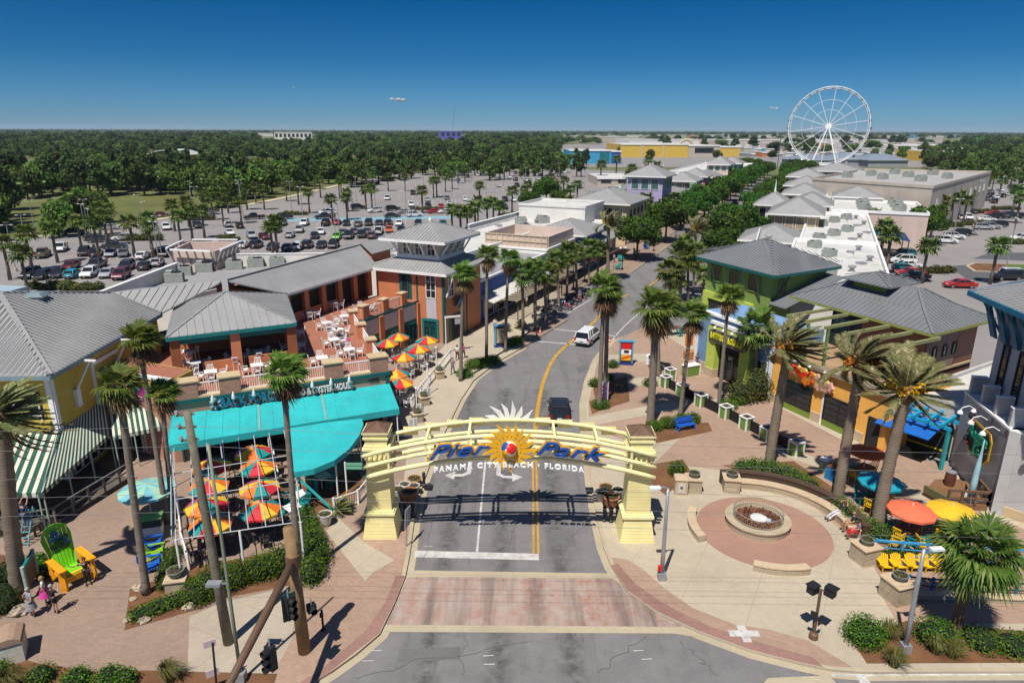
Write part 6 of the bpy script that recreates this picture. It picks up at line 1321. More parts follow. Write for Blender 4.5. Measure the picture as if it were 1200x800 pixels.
for k, (s, t_, z, l) in enumerate(((24, 12, 6.2, 'green grey roof unit on the long white roof nearest the tower'.replace('nearest', 'just behind')), (30, 16, 6.2, 'roof unit in the middle of the long white roof'), (62, 13, 6.2, 'roof unit at the far end of the long white roof'), (58, 16, 6.2, 'roof unit by the grey parapet wall'), (50, 12, 6.2, 'roof unit behind the pink screen'))): unit(ST(s, t_), z, l, 1.0)
for k in range(5): unit(ST(20+k*7.6, -37.5-(k % 2)*2.2), 6.6, '%s roof unit from the grey monitor along the long white east roof' % ORD[k], .78)
for k in range(6): unit(ST(59+k*6.6, -38-(k % 3)*2.2), 6.6, '%s roof unit along the second white east roof' % ORD[k], .78)
for k in range(6): unit(ST(104+k*4.0, -46-(k % 2)*7), 7.2, '%s roof unit on the pale pink walled roof' % ORD[k], 1.0)
for k in range(8): p = bp_[0].lerp(bp_[1], .15+.1*k).lerp(bp_[3].lerp(bp_[2], .15+.1*k), .3+.22*(k % 3)); unit(p, bz, '%s roof unit on the beige store roof' % ORD[k], 1.1)
for k in range(6): unit(ST(100+k*8, 12+(k % 2)*5), 6.6, '%s roof unit on the white roof behind the lavender tower' % ORD[k], 1.5)
for k in range(8): vent(ST(18+k*4.6, -42.5-(k % 3)*1.2), 6.6, '%s small vent from the grey monitor along the long white east roof' % ORD[k])
for k in range(8): vent(ST(60+k*4.8, -43-(k % 3)*1.2), 6.6, '%s small vent along the second white east roof' % ORD[k])
for k in range(6): vent(ST(16+k*9, 18-(k % 2)*4), 6.2, '%s small vent on the long white roof behind the tower' % ORD[k])
yz = 6.0; yp = [G(115, 345, yz), G(206, 311, yz), G(278, 300, yz), G(385, 299, yz), ST(2, 9.5), G(262, 331, yz)]
t = pbox('flat_roofed_shop', 'flat roofed wing with roof units behind the yellow shop and the restaurant', 'shop', [G(118, 344, yz), G(206, 312, yz), G(282, 303, yz), G(385, 300, yz), G(300, 322, yz), G(200, 345, yz)], yz-.6, WHT, ROOFG, 0)
for (a, b, l, h) in (((113, 344), (208, 308), 'white sloping yard wall between the yellow shop roof and the car park', 1.6), ((277, 298), (387, 297), 'long plain white yard wall behind the restaurant roof', 2.2)):
 p, q = G(*a, yz+1), G(*b, yz+1); t = thing('yard_wall', l, 'wall', (p+q)/2-Vector((0, 0, yz+1))); MB().beam(Vector((p.x, p.y, (yz+1)/2)), Vector((q.x, q.y, (yz+1)/2)), .3, yz+1).build('wall', WHT, t); MB().beam(Vector((p.x, p.y, yz+1.05)), Vector((q.x, q.y, yz+1.05)), .42, .1).build('coping', W, t)
cz = 8.2; c_ = [G(203, 291, cz), G(250, 293, cz), G(276, 282, cz), G(222, 282, cz)]; k = sum(c_, Vector())/4
t = thing('roof_screen', 'pale pink trellised roof enclosure with grey raking struts', 'roof screen', (k.x, k.y, 5.4))
mb = MB()
for a, b in zip(c_, c_[1:]+c_[:1]): a = Vector((a.x, a.y, 6.6)); b = Vector((b.x, b.y, 6.6)); mb.beam(a, b, .25, 2.9)
mb.build('screen_wall', PKW, t)
for i in range(4):
 a, b = c_[i], c_[(i+1) % 4]; o_ = (a+b)/2-k; o_.z = 0; o_.normalize()
 for j in range(6): p = a.lerp(b, j/5); MB().beam(Vector((p.x, p.y, 6.2))+o_*.15, Vector((p.x, p.y, 8.1))+o_*1.1, .16).build('strut', ROOFG, t)
 MB().beam(Vector((a.x, a.y, 8.2))+o_*1.0, Vector((b.x, b.y, 8.2))+o_*1.0, .3, .2).build('eave_beam', W, t)
for x, y, l in ((215, 322, 'green grey roof unit in front of the trellised enclosure'), (240, 318, 'wide roof unit beside the trellised enclosure'), (275, 315, 'blue grey roof unit under the white yard wall'), (300, 312, 'roof unit at the middle of the white yard wall'), (325, 311, 'brown topped roof unit at the end of the white yard wall'), (205, 330, 'roof unit close to the yellow shop roof')): unit(G(x, y, yz-.6), yz-.6, l, .9, .3)
p = G(6, 335, 4); t = thing('balcony_block', 'white and pale blue balcony block at the edge of the car park', 'balcony', (p.x-4, p.y, 0)); MB().box(p.x-4, p.y, 0, 11, 5, 3.6, -.15).build('wall', paint('pale_blue_render', (.30, .40, .46)), t)
mb = MB(); a = Vector((p.x-9.5, p.y-1.8, 0)); b = Vector((p.x+1.5, p.y-3.4, 0))
mb.beam(a+Vector((0, 0, 4.9)), b+Vector((0, 0, 4.9)), .2, .2); mb.beam(a+Vector((0, 0, 3.7)), b+Vector((0, 0, 3.7)), .25, .25)
for k in range(28): e = a.lerp(b, k/27); mb.beam(e+Vector((0, 0, 3.7)), e+Vector((0, 0, 4.9)), .1)
mb.build('balustrade', W, t)
r7 = random.Random(21); BW = .062
FANL = mat_leaf('fan_palm_leaf', (.05, .11, .012), (.14, .215, .03), (.27, .26, .07), trans=.3)
SABL = mat_leaf('sabal_leaf', (.045, .09, .012), (.115, .165, .025), (.21, .21, .06), trans=.2)
FEAL = mat_leaf('date_palm_leaf', (.085, .115, .03), (.24, .23, .09), (.48, .38, .24), trans=.2)
DEADL = mat_leaf('dead_frond', (.10, .055, .02), (.22, .135, .06), (.33, .24, .13), trans=.1)
DATES = mat_leaf('orange_dates', (.50, .20, .01), (.66, .32, .02), None, trans=.1)
BARK = mat('palm_bark_grey', (.20, .165, .13), .9, .25, 5, bmp=.5, dirt=.2); BARKD = mat_siding('date_palm_bark', (.23, .18, .13), .19, 2, .35, .25, .9); BARKB = mat('palm_bark_brown', (.15, .085, .05), .9, .3, 5, bmp=.6)
def fan(mb, p, d, L, R, n, m, droop=.5, wind=Vector((.35, .15, 0)), r=r7):
 """one fan leaf: stalk from p along d, then n folded blades"""
 d = (d+wind*.5*r.uniform(.3, 1)).normalized(); up = Vector((0, 0, 1)); x = d.cross(up)
 if x.length < .05: x = Vector((1, 0, 0))
 x.normalize(); nrm = x.cross(d).normalized(); e = p+d*L
 mb.face([p-x*.03, p+x*.03, e+x*.02, e-x*.02], m)
 for k in range(n):
  a = (k/(n-1)-.5)*4.3+r.uniform(-.06, .06); q = (d*math.cos(a)+x*math.sin(a)).normalized(); s = x*math.cos(a)-d*math.sin(a)
  l = R*(1-.25*abs(a)/2.1)*r.uniform(.85, 1.08); dr = droop*r.uniform(.6, 1.3)
  m1 = e+q*l*.55-nrm*(.06*dr*l); tip = e+q*l-Vector((0, 0, dr*l*.5))+wind*.15*l; wd = l*BW
  mb.face([e, m1-s*wd+nrm*.02, tip, m1+s*wd+nrm*.02], m)
def fan_crown(nl, R, L, nb, lo=-.35, r=r7, windy=1.0, skirt=0, name='w'):
 mb = MB(); md = MB(); ga = 2.399963
 for k in range(nl):
  el_ = 1.15-(1.15-lo)*((k+.5)/nl)**.9+r.uniform(-.12, .12); az = k*ga+r.uniform(-.25, .25)
  d = Vector((math.cos(az)*math.cos(el_), math.sin(az)*math.cos(el_), math.sin(el_)))
  fan(mb, Vector((d.x*.08, d.y*.08, .1)), d, L*r.uniform(.8, 1.15), R*r.uniform(.85, 1.1), nb, 0, .45 if el_ > .3 else .8, Vector((.5, .22, 0))*windy, r)
 for k in range(skirt):
  az = k*ga; el_ = r.uniform(-1.4, -.4); d = Vector((math.cos(az)*math.cos(el_), math.sin(az)*math.cos(el_), math.sin(el_)))
  fan(md, Vector((d.x*.12, d.y*.12, -r.uniform(.0, .9))), d, L*.75, R*.85, max(5, nb-8), 0, .9, Vector((.45, .2, 0))*windy, r)
 return mb, md
def feather_crown(nl, L, npair, lo=-.45, r=r7, windy=1.0):
 mb = MB(); md = MB(); mo = MB(); ga = 2.399963
 def frond(mb, az, el_, L, npair, droop, mat_i=0, stiff=1.0):
  d = Vector((math.cos(az)*math.cos(el_), math.sin(az)*math.cos(el_), math.sin(el_))); pts = []; p = d*.15; N_ = 9
  for i in range(N_+1):
   pts.append(p.copy()); d = (d+Vector((.030*windy, .012*windy, -droop/N_+.006*windy))).normalized(); p = p+d*(L/N_)
  mb.tube(pts, [.035*(1-.8*i/N_)+.006 for i in range(N_+1)], 4, mat_i, False)
  for i in range(npair):
   t = (.12+.88*i/npair)*N_; j = min(N_-1, int(t)); q = pts[j].lerp(pts[j+1], t-j); dd = (pts[j+1]-pts[j]).normalized(); x = dd.cross(Vector((0, 0, 1))); x.normalize(); up = x.cross(dd)
   ll = L*.2*math.sin(PI*(.12+.85*i/npair))**.6*r.uniform(.85, 1.15)
   for s in (-1, 1):
    tip = q+(x*s*.75+dd*.62+up*.28*stiff).normalized()*ll-Vector((0, 0, ll*.15)); wv = dd*.05*L/3
    mb.face([q-wv, q+wv, tip], mat_i)
 for k in range(nl): frond(mb, k*ga+r.uniform(-.2, .2), 1.35-(1.35-lo)*((k+.5)/nl)+r.uniform(-.1, .1), L*r.uniform(.8, 1.12), npair, r.uniform(.45, .85))
 for k in range(12): frond(md, k*ga, r.uniform(-1.35, -.75), L*r.uniform(.4, .65), 9, .3)
 for k in range(9):
  az = k*ga; c = Vector((math.cos(az)*.75, math.sin(az)*.75, .1+r.uniform(-.2, .45)))
  for _ in range(44): leaf(mo, c+rvec(r)*r.uniform(.05, .42), rvec(r), .11, .6, 0, r)
 return mb, md, mo
FANC = [fan_crown(30, 1.1, .8, 21, -.25, r=random.Random(s), windy=1.7, skirt=34) for s in (1, 2, 3)]
FANM = [(a.build('crown', FANL), b.build('dead_fronds', DEADL)) for a, b in FANC]
BW = .085
SABC = [fan_crown(34, .95, .9, 17, -.75, random.Random(s), .7, 6) for s in (4, 5, 6)]
BW = .05; SABC.append(fan_crown(52, 1.15, .95, 27, -.8, random.Random(14), .9, 8))
SABM = [(a.build('crown', SABL), b.build('dead_fronds', DEADL)) for a, b in SABC]
BW = .062
FEC = [feather_crown(46, 2.75, 46, r=random.Random(s), windy=5.6) for s in (7, 8)]
FEM = [(a.build('crown', FEAL), b.build('dead_fronds', DEADL), c.build('date_clusters', DATES)) for a, b, c in FEC]
PROTO = []
for tpl in FANM+SABM+FEM:
 for o in tpl: PROTO.append(o)
def put(proto, par, loc, rz, sc):
 c = bpy.data.objects.new(proto.name.split('.')[0], proto.data); COL.objects.link(c); c.parent = par; c.location = loc; c.rotation_euler = (0, 0, rz); c.scale = (sc,)*3; return c
def palm(kind, bp, cp, label, group, r0=.24, r1=.17, sc=1.0, v=0, name='palm_tree', bz=.13, date=True, bark=None, cz=None, tm=None):
 """bp: pixel of the foot, cp: pixel of the crown's heart"""
 b = G(bp[0], bp[1], bz) if not isinstance(bp, Vector) else bp
 t = AT(cp[0], cp[1], b.y) if cp else b+Vector((0, 0, cz))
 t.y += .0; P = thing(name, label, 'palm tree', b, 0, group)
 d = t-b; mid1 = b+d*.35+Vector((d.x*-.04, 0, 0)); mid2 = b+d*.7+Vector((d.x*-.03, 0, 0))
 mb = MB(); n = 34 if kind == 'date' else 22; pts = []; rr = []
 for i in range(n+1):
  u = i/n; p = b.lerp(t, u)+Vector((-.10*d.x*math.sin(PI*u), .05*math.sin(PI*u*1.3), 0)); pts.append(p); rr.append((r0+(r1-r0)*u**.6)*(1.25 if i == 0 else 1)*(1+(.10 if kind == 'date' else .05)*(i % 2)))
 mb.tube(pts, rr, 10); mb.build('trunk', bark or (BARKD if kind == 'date' else BARK), P, smooth=True)
 loc = t-b; rz = r7.uniform(-.5, .5)
 if kind == 'fan':
  a, q = FANM[v % 3]; put(a, P, loc, rz, sc); put(q, P, loc, rz, sc)
  MB().tube([t-Vector((0, 0, 1.5*sc)), t-Vector((0, 0, .6*sc)), t], [r1*1.05, r1*1.7, r1*1.3], 9).build('boot_collar', BARKB, P, smooth=True)
 elif kind == 'sabal':
  a, q = SABM[v % 3 if v < 50 else 3]; put(a, P, loc, r7.uniform(0, 6.28), sc); put(q, P, loc, rz, sc)
 else:
  a, q, o = FEM[v % 2]; put(a, P, loc, rz, sc*(1 if date else .8)); put(q, P, loc, rz, sc*(1 if date else 1.9))
  if date: put(o, P, loc, rz, sc)
  MB().ball(t.x, t.y, t.z-.2, r1*1.7, 10, sz=1.5).build('boot_collar', BARKB, P, smooth=True)
 return P
gF = 'tall wind blown fan palms'
palm('fan', (172, 695), (140, 452), 'tall fan palm rising from the mulch point by the small chairs', gF, .21, .15, .72, 0)
palm('fan', (196, 612), (163, 398), 'tallest fan palm of the pair by the umbrella patio rail', gF, .18, .13, .74, 1)
palm('fan', (203, 607), (190, 462), 'shorter fan palm of the pair by the umbrella patio rail', gF, .18, .13, .68, 2)
palm('fan', (351, 678), (332, 438), 'tall fan palm in front of the turquoise awning beside the clipped hedge', gF, .19, .14, .76, 0)
palm('fan', (540, 446), (543, 322), 'fan palm at the kerb in front of the tower doors', gF, .19, .14, .85, 1)
palm('fan', (570, 424), (571, 300), 'fan palm at the kerb just past the tower', gF, .19, .14, .85, 2)
palm('fan', (592, 412), (596, 304), 'fan palm beside the framed map board', gF, .19, .14, .85, 0)
palm('fan', (702, 478), (708, 338), 'front palm of the pair standing by the pink poster', gF, .22, .16, 1.0, 1)
palm('fan', (709, 462), (712, 352), 'rear palm of the pair standing by the pink poster', gF, .24, .17, .9, 2)
palm('fan', (762, 497), (769, 362), 'thick trunked fan palm in the path between kiosk and arch', gF, .34, .28, 1.25, 0)
palm('fan', (797, 487), (812, 368), 'slender fan palm beside the green and white planter boxes', gF, .2, .15, .85, 1)
palm('fan', (842, 477), (854, 348), 'slender fan palm in front of the blue portal shop', gF, .19, .14, .85, 2)
palm('sabal', (884, 462), (888, 385), 'short bushy palm squeezed against the blue and orange shops', None, .2, .16, 1.25, 1)
palm('sabal', (772, 440), (770, 372), 'small dark palm behind the thick trunked palm', None, .2, .16, .8, 0)
gD = 'date palms by the plaza'
palm('date', (900, 552), (924, 408), 'date palm with orange fruit at the start of the curved wall', gD, .38, .28, .95, 0)
palm('date', (980, 592), (1008, 430), 'middle date palm with orange fruit behind the curved wall', gD, .38, .28, 1.0, 1)
palm('date', (1026, 622), (1062, 458), 'biggest date palm by the blue pergola and the seated people', gD, .40, .30, 1.08, 0)
palm('date', (22, 692), (4, 486), 'dark date palm at the edge by the striped awning corner', gD, .40, .32, .95, 1, date=False)
palm('sabal', (1118, 742), (1146, 648), 'bushy fan palm in the mulch bed by the yellow lounge chairs', None, .28, .24, 1.08, 99, bark=BARKB)
palm('date', (712, 330), (713, 262), 'date palm with orange fruit across the street from the green building', 'street date palms', .3, .25, 1.0, 1, bz=.13)
palm('date', (812, 318), (816, 268), 'date palm with orange fruit at the street bend under the round trees', 'street date palms', .3, .25, 1.0, 0)
gS = 'street sabal palms on the shop side'
for k, (b, c, s) in enumerate((((613, 394), (612, 318), 1.2), ((627, 386), (628, 316), 1.0), ((640, 376), (637, 322), 1.25), ((655, 360), (652, 305), 1.15), ((664, 352), (666, 296), 1.15), ((676, 344), (674, 296), 1.0), ((690, 334), (690, 290), 1.2), ((700, 328), (702, 292), 1.0))):
 palm('sabal', b, c, '%s bushy palm from the map board in the row along the shops' % ORD[k], gS, .2, .16, s, k)
for k, (b, c, s) in enumerate((((783, 372), (786, 318), 1.3), ((796, 366), (800, 300), 1.4), ((806, 352), (806, 306), 1.3), ((812, 344), (815, 296), 1.2), ((800, 336), (803, 288), 1.2), ((790, 352), (792, 330), 1.1), ((822, 356), (826, 322), 1.0))):
 palm('sabal', b, c, '%s bushy palm in the thick clump beside the green building' % ORD[k], 'clump of bushy palms by the green building', .2, .16, s, k)
b = g13(407, 592); t = thing('palm_shrub', 'low cycad like palm with yellow green fronds by the finger post', 'palm shrub', b+Vector((-.3, -.9, 0))); put(FEM[0][0], t, (0, 0, .2), 0, .36); put(FEM[0][1], t, (0, 0, .2), 0, .2)
for x, y, s, l in ((455, 545, .22, 'small yellow palm shrub behind the restaurant side arch pillar'), (762, 484, .2, 'small yellow shrub beside the blue bench'), (592, 388, .4, 'palm shrub under the framed map board'), (610, 385, .4, 'palm shrub behind the traffic cones')):
 b = g13(x, y); t = thing('palm_shrub', l, 'palm shrub', b); put(FEM[1][0], t, (0, 0, .2), 1, s); MB().tube([b, b+Vector((0, 0, .3))], .06, 6).build('stem', BARKB, t)
def lotpalm_proto(v):
 P = thing('palm_tree', '', 'palm tree'); P['label'] = 'x'
 MB().tube([(0, 0, 0), (.05, 0, 2), (0, .04, 4.6)], [.26, .2, .19], 8).build('trunk', BARK, P, smooth=True, world=False)
 globals()['BW'] = .15; mb, _ = fan_crown(26, .95, .85, 9, -.7, random.Random(30+v), .4, 0); put_ = mb.build('crown', SABL, P, world=False); put_.location = (0, 0, 4.9); return P
LP = [lotpalm_proto(v) for v in range(4)]; used = [0]*4; PLOT = []
def lotpalm(p, sc, label, group):
 v = r7.randrange(4); o = LP[v] if not used[v] else dup(LP[v]); used[v] = 1
 o.location = p; o.rotation_euler = (0, 0, r7.uniform(0, 6.3)); o.scale = (sc*r7.uniform(.95, 1.05), sc*r7.uniform(.95, 1.05), sc); tag(o, label, 'palm tree', group); PLOT.append(p)
WL = [(12, 328), (33, 352-8), (38, 318), (68, 308), (96, 293), (116, 302), (127, 288), (158, 300), (180, 302), (118, 268+8), (132, 278), (178, 292), (205, 271), (222, 266), (240, 252), (250, 258), (262, 262), (268, 250), (283, 262), (290, 246), (310, 246), (320, 300), (325, 298), (363, 250), (376, 232), (398, 232), (408, 248), (407, 258), (390, 262), (429, 246), (436, 247), (455, 224), (438, 224), (470, 212), (495, 250), (508, 232), (512, 231), (522, 225), (530, 222), (537, 215), (545, 213), (560, 262), (548, 280), (530, 276), (540, 282), (557, 275), (571, 268), (578, 265), (585, 270), (600, 250), (614, 244), (618, 240), (475, 224), (452, 212), (430, 214), (412, 220), (400, 226), (562, 240), (650, 238), (646, 226), (660, 232), (668, 244), (676, 240), (240, 285-6), (336, 236), (350, 240), (300, 238), (226, 284), (212, 286)]
for k, (x, y) in enumerate(sorted(WL)): lotpalm(G(x, y), 1.15+.2*r7.random(), '%s palm from the %s among the west car park palms' % ((ORD[k], 'yellow shop side') if k < 32 else (ORD[len(WL)-1-k], 'avenue side')), 'palms in the west car park')
EL_ = [(1080, 332), (1037, 322), (1030, 310), (1160, 333), (1090, 275+4), (1100, 268), (1112, 262), (1120, 258), (1128, 264), (1106, 252), (1095, 250), (1085, 245), (1140, 244), (1132, 250), (1150, 236), (1170, 232), (1182, 228), (1192, 226), (1190, 262), (1186, 250), (1075, 258), (1068, 252), (1012, 258), (1002, 262), (985, 258), (905, 285), (1122, 240), (1162, 224), (1180, 216), (1196, 214), (1150, 222)]
for k, (x, y) in enumerate(sorted(EL_)): lotpalm(G(x, y), 1.2+.25*r7.random(), '%s palm from the big wheel side among the east car park palms' % ORD[k], 'palms in the east car park')
for k, (s, t_, z) in enumerate(((104, -48, 1.3), (103, -47, 1.2), (170, -52, 1.6), (186, -60, 1.6), (205, -66, 1.7), (216, -64, 1.7), (150, -48, 1.5), (330, -18, 1.6), (300, -30, 1.5), (98, 18, 1.3), (84, 16, 1.6), (106, 3, 1.5), (111, -3, 1.5), (190, 30, 1.6), (230, 40, 1.7), (260, 36, 1.7), (250, 60, 1.8), (300, 50, 1.8), (310, 70, 1.8))): lotpalm(ST(s, t_), z, '%s palm standing among the roofs along the street' % ORD[k], 'palms among the roofs')
def crown_mesh(name, blobs, n, s, seed, lm, core=True):
 r = random.Random(seed); mb = MB(); tot = sum(b[3]*b[4] for b in blobs)
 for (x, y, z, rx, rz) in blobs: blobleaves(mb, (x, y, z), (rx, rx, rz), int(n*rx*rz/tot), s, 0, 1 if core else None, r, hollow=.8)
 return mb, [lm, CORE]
def tree_proto(name, v, H, Rr, n, s, lm, pine=False, cz=.0):
 r = random.Random(50+v); P = thing(name, 'x', 'tree')
 mb = MB(); mb.tube([(0, 0, 0), (r.uniform(-.1, .1), 0, H*.3), (0, r.uniform(-.2, .2), H*.75)], [.28*H/9, .2*H/9, .08], 7)
 blobs = []
 if pine:
  for k in range(9): u = k/9; a = k*2.4; q = Rr*(1-u*.75)*.62; blobs.append((math.cos(a)*q, math.sin(a)*q, H*(.36+.62*u), Rr*(.55-.25*u), H*.10))
 else:
  blobs.append((0, 0, H*.68, Rr*.72, H*.27))
  for k in range(8): a = k*2.4+r.random(); q = Rr*r.uniform(.5, .72); blobs.append((math.cos(a)*q, math.sin(a)*q, H*r.uniform(.5 if v < 5 else .3, .82), Rr*r.uniform(.34, .5), H*r.uniform(.13, .2)))
 for b in blobs[1:]: mb.tube([(0, 0, H*.34), (b[0]*.8, b[1]*.8, b[2])], [.09*H/9, .03], 5)
 mb.build('trunk', mat('tree_bark', (.10, .075, .05), .9, .25, 4), P, world=False)
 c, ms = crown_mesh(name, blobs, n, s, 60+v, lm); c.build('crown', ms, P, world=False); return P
STP = [tree_proto('street_tree', v, 8.6, 4.4, 3400, .30, mat_leaf('street_tree_leaf', (.024, .075, .006), (.065, .145, .011), (.11, .19, .02), trans=.25)) for v in range(2)]
ust = [0, 0]
def street_tree(p, sc, label, group):
 v = r7.randrange(2); o = STP[v] if not ust[v] else dup(STP[v]); ust[v] = 1
 o.location = p; o.rotation_euler = (0, 0, r7.uniform(0, 6.3)); q = sc*r7.uniform(.84, 1.1); o.scale = (q*r7.uniform(.88, 1.1), q*r7.uniform(.88, 1.1), q); tag(o, label, 'tree', group)
LS = [ST(s, t_, .13) for s, t_ in ((63, -6.3), (87, -6.5), (108, -6.4), (123, -6.8), (140, -6.2), (157, -6.6), (174, -6.3), (192, -6.6), (210, -6.2), (228, -6.4), (246, -6.6), (264, -6.2), (284, -6), (304, -6), (326, -6))]
for k, p in enumerate(LS): street_tree(p, 1.0 if k < 7 else 1.08, '%s round dark green tree from the arch on the shop side of the avenue' % ORD[k], 'round avenue trees')
RS = [ST(s, t_, .13) for s, t_ in ((66, -21.5), (76, -20.6), (92, -21), (98, -25), (110, -20.3), (124, -21.5), (139, -20.6), (154, -21.2), (170, -20.8), (188, -21.5), (206, -20.5), (226, -21), (246, -20.6), (268, -21), (292, -20.6), (318, -21))]
for k, p in enumerate(RS): street_tree(p, .95 if k != 3 else .6, '%s round dark green tree from the arch on the east side of the avenue' % ORD[k], 'round avenue trees')
for k in range(10): street_tree(ST(340+r7.uniform(-8, 40), r7.uniform(-30, 16)), 1.1, '%s tree in the dark group closing the end of the avenue' % ORD[k], 'trees closing the avenue')
for (x, y, s, l) in ((1083, 288, .95, 'big dark spreading tree beside the navy canopies'), (1060, 240, .75, 'round tree in front of the blue mural'), (1035, 232, .7, 'smaller round tree at the foot of the blue mural'), (770, 238, .9, 'tree behind the lavender tower on the car park side'), (748, 238, .8, 'second tree behind the lavender tower'), (640, 240, 1.0, 'round tree at the back parapet wall'), (620, 250, .8, 'lower tree by the back parapet wall'), (655, 262-16, .8, 'tree peeking over the grey parapet wall'), (1105, 240, .8, 'shrubby tree in the east car park island')): street_tree(G(x, y), s, l, 'single broad trees')
for k, (x, y, w_, h) in enumerate(((200, 300, 2.4, 1.3), (268, 282, 1.6, 1.0), (232, 258, 4, 1.2), (238, 262-14, 4, 1.0), (345, 252, 3, .9), (600, 254, 3, 1.1), (500, 252-6, 3, .8), (455, 210, 5, 1), (430, 216, 5, 1), (585, 280, 2.5, 1.3), (560, 272, 2.5, 1.2), (612, 262, 2, 1.2), (575, 290-6, 2.4, 1.2), (1000, 300, 2, 1), (1142, 264, 3, 1), (1190, 286, 3, 1), (1112, 266, 3, 1), (1100, 320, 2.4, 1), (1150, 250, 4, 1), (1178, 246, 4, 1), (60, 345-6, 2.6, 1.1), (95, 340, 2.6, 1.1), (130, 290-8, 5, 1.2), (160, 282, 5, 1.2))):
 p = G(x, y); bush([p+Vector((-w_, 0, 0)), p, p+Vector((w_, .4, 0))], 1.0, h, '%s planted island shrub bed from the west among the car park beds' % ORD[k], 'shrub', 'shrub beds in the car parks', dens=70, s=.2, name='shrub', leafm=mat_leaf('island_leaf', (.045, .065, .012), (.12, .125, .03), (.25, .2, .07)), lump=.35)
FLM = [mat_leaf('forest_leaf', (.05, .10, .012), (.13, .19, .028), (.20, .235, .06), trans=.3, objvar=.7), mat_leaf('pine_leaf', (.034, .068, .014), (.085, .13, .026), (.14, .17, .055), trans=.25, objvar=.6)]
FP = [tree_proto('forest_tree', 10+v, 10.5, 4.0, 620, .62, FLM[0]) for v in range(3)]+[tree_proto('pine_tree', 20+v, 13, 3.0, 520, .6, FLM[1], True) for v in range(2)]
fu = [0]*5
def forest_tree(p, sc, label, group, v=None):
 v = r7.randrange(5) if v is None else v; o = FP[v] if not fu[v] else dup(FP[v]); fu[v] = 1
 o.location = p; o.rotation_euler = (0, 0, r7.uniform(0, 6.3)); k = sc*r7.uniform(.8, 1.2); o.scale = (k*r7.uniform(.9, 1.15), k*r7.uniform(.9, 1.15), k); tag(o, label, 'tree', group)
def clear(x, y):
 return True
zones = [([(-10, 230, 0), (205, 224, 0)], 40, 'dark tree in the wood edge beyond the marsh', 5), ([(-20, 268, 0), (20, 254, 0)], 12, 'dark tree at the near corner of the marsh by the car park', 10), ([(200, 222, 0), (280, 226, 0)], 20, 'tree in the clump between the marsh and the pale path', 10),
         ([(250, 240, 0), (365, 214, 0)], 24, 'rounded green tree beside the pale path at the car park edge', 6), ([(0, 212, 0), (250, 204, 0)], 40, 'tree in the belt in front of the curved roof hall', 8), ([(285, 214, 0), (420, 210, 0)], 16, 'tree on the lawns by the far park path', 4), ([(370, 216, 0), (560, 200, 0)], 44, 'tree in the belt beyond the west car park', 7), ([(520, 208, 0), (690, 200, 0)], 34, 'tree in the belt behind the far end of the west car park', 7), ([(1095, 206, 0), (1230, 210, 0)], 30, 'dark pine in the wood beyond the beige store', 9), ([(1120, 196, 0), (1230, 190, 0)], 18, 'dark pine in the deeper wood on the east side', 5)]
for (a, b), n, lab, jit in zones:
 for k in range(n):
  u = (k+r7.random())/n; x = a[0]+(b[0]-a[0])*u+r7.uniform(-4, 4); y = a[1]+(b[1]-a[1])*u+r7.uniform(-jit, jit)
  forest_tree(G(x, y), 1.0, lab, 'woods: '+lab)
for (x, y) in ((112, 262), (100, 262), (70, 300-22), (98, 264)): forest_tree(G(x, y), .8, 'small lone tree standing out in the marsh grass', 'lone marsh trees', 0)
pts = []; scl = []
r8 = random.Random(77)
def inlot(p):
 q = p-T0; s, t_ = q.dot(ES), q.dot(ET)
 if -60 < s < 345 and -45 < t_ < 196: return True
 if -60 < s < 430 and -260 < t_ < -40: return s < 420 and t_ > -60-s*.45
 return False
def inrow(x, y0): return False
d = 150.0
while d < 9000:
 step = max(5.5, d*.018)*(1 if d < 900 else 1.15)
 half = d*.86; nrow = int(2*half/step)
 for k in range(nrow):
  x = -half+(k+r8.random())*step; y = d+r8.uniform(-.6, .6)*step
  p = Vector((x, y, 0))
  if inlot(p): continue
  if math.sin(x*.013+1.3*math.sin(y*.006))*math.sin(y*.0085+1.7*math.sin(x*.007)) > .62 and d < 2600: continue
  qx = 600+CF*x/(y*.956); py = 152+ (24/(y))*800*1.02
  if qx > 655 and d < 1150 and not (qx > 1085 and py > 176) and not (qx > 700 and py < 186 and r8.random() < .05): continue
  if qx > 655 and d >= 1150 and qx < 1130 and py > 157.6 and r8.random() < .93: continue
  if qx < 390 and 222 < py < 275: continue
  if qx < 390 and 206 < py < 223 and r8.random() < .4: continue
  if 187 < py < 203 and -20 < qx < 600 and r8.random() < .75: continue
  if 187 < py < 217 and (262 < qx < 335 or 372 < qx < 425 or -20 < qx < 70): continue
  if 300 < qx < 372 and 159 < py < 172: continue
  if 165 < qx < 245 and 178 < py < 214: continue
  if 510 < qx < 546 and 158 < py < 172: continue
  pts.append(p); scl.append(max(.85, min(3.2, step/8.0))*r8.uniform(.7, 1.25) if d > 700 else r8.uniform(.75, 1.2))
 d += step
me = bpy.data.meshes.new('forest'); me.from_pydata([tuple(p) for p in pts], [], [])
at = me.attributes.new('size', 'FLOAT', 'POINT'); at.data.foreach_set('value', scl)
fo = bpy.data.objects.new('forest', me); COL.objects.link(fo); fo['kind'] = 'stuff'; fo['label'] = 'dark green pine wood stretching to the horizon'
ng = bpy.data.node_groups.new('wood', 'GeometryNodeTree'); ng.interface.new_socket('Geometry', in_out='INPUT', socket_type='NodeSocketGeometry'); ng.interface.new_socket('Geometry', in_out='OUTPUT', socket_type='NodeSocketGeometry')
gi_ = ng.nodes.new('NodeGroupInput'); go_ = ng.nodes.new('NodeGroupOutput'); iop = ng.nodes.new('GeometryNodeInstanceOnPoints'); jn = ng.nodes.new('GeometryNodeGeometryToInstance')
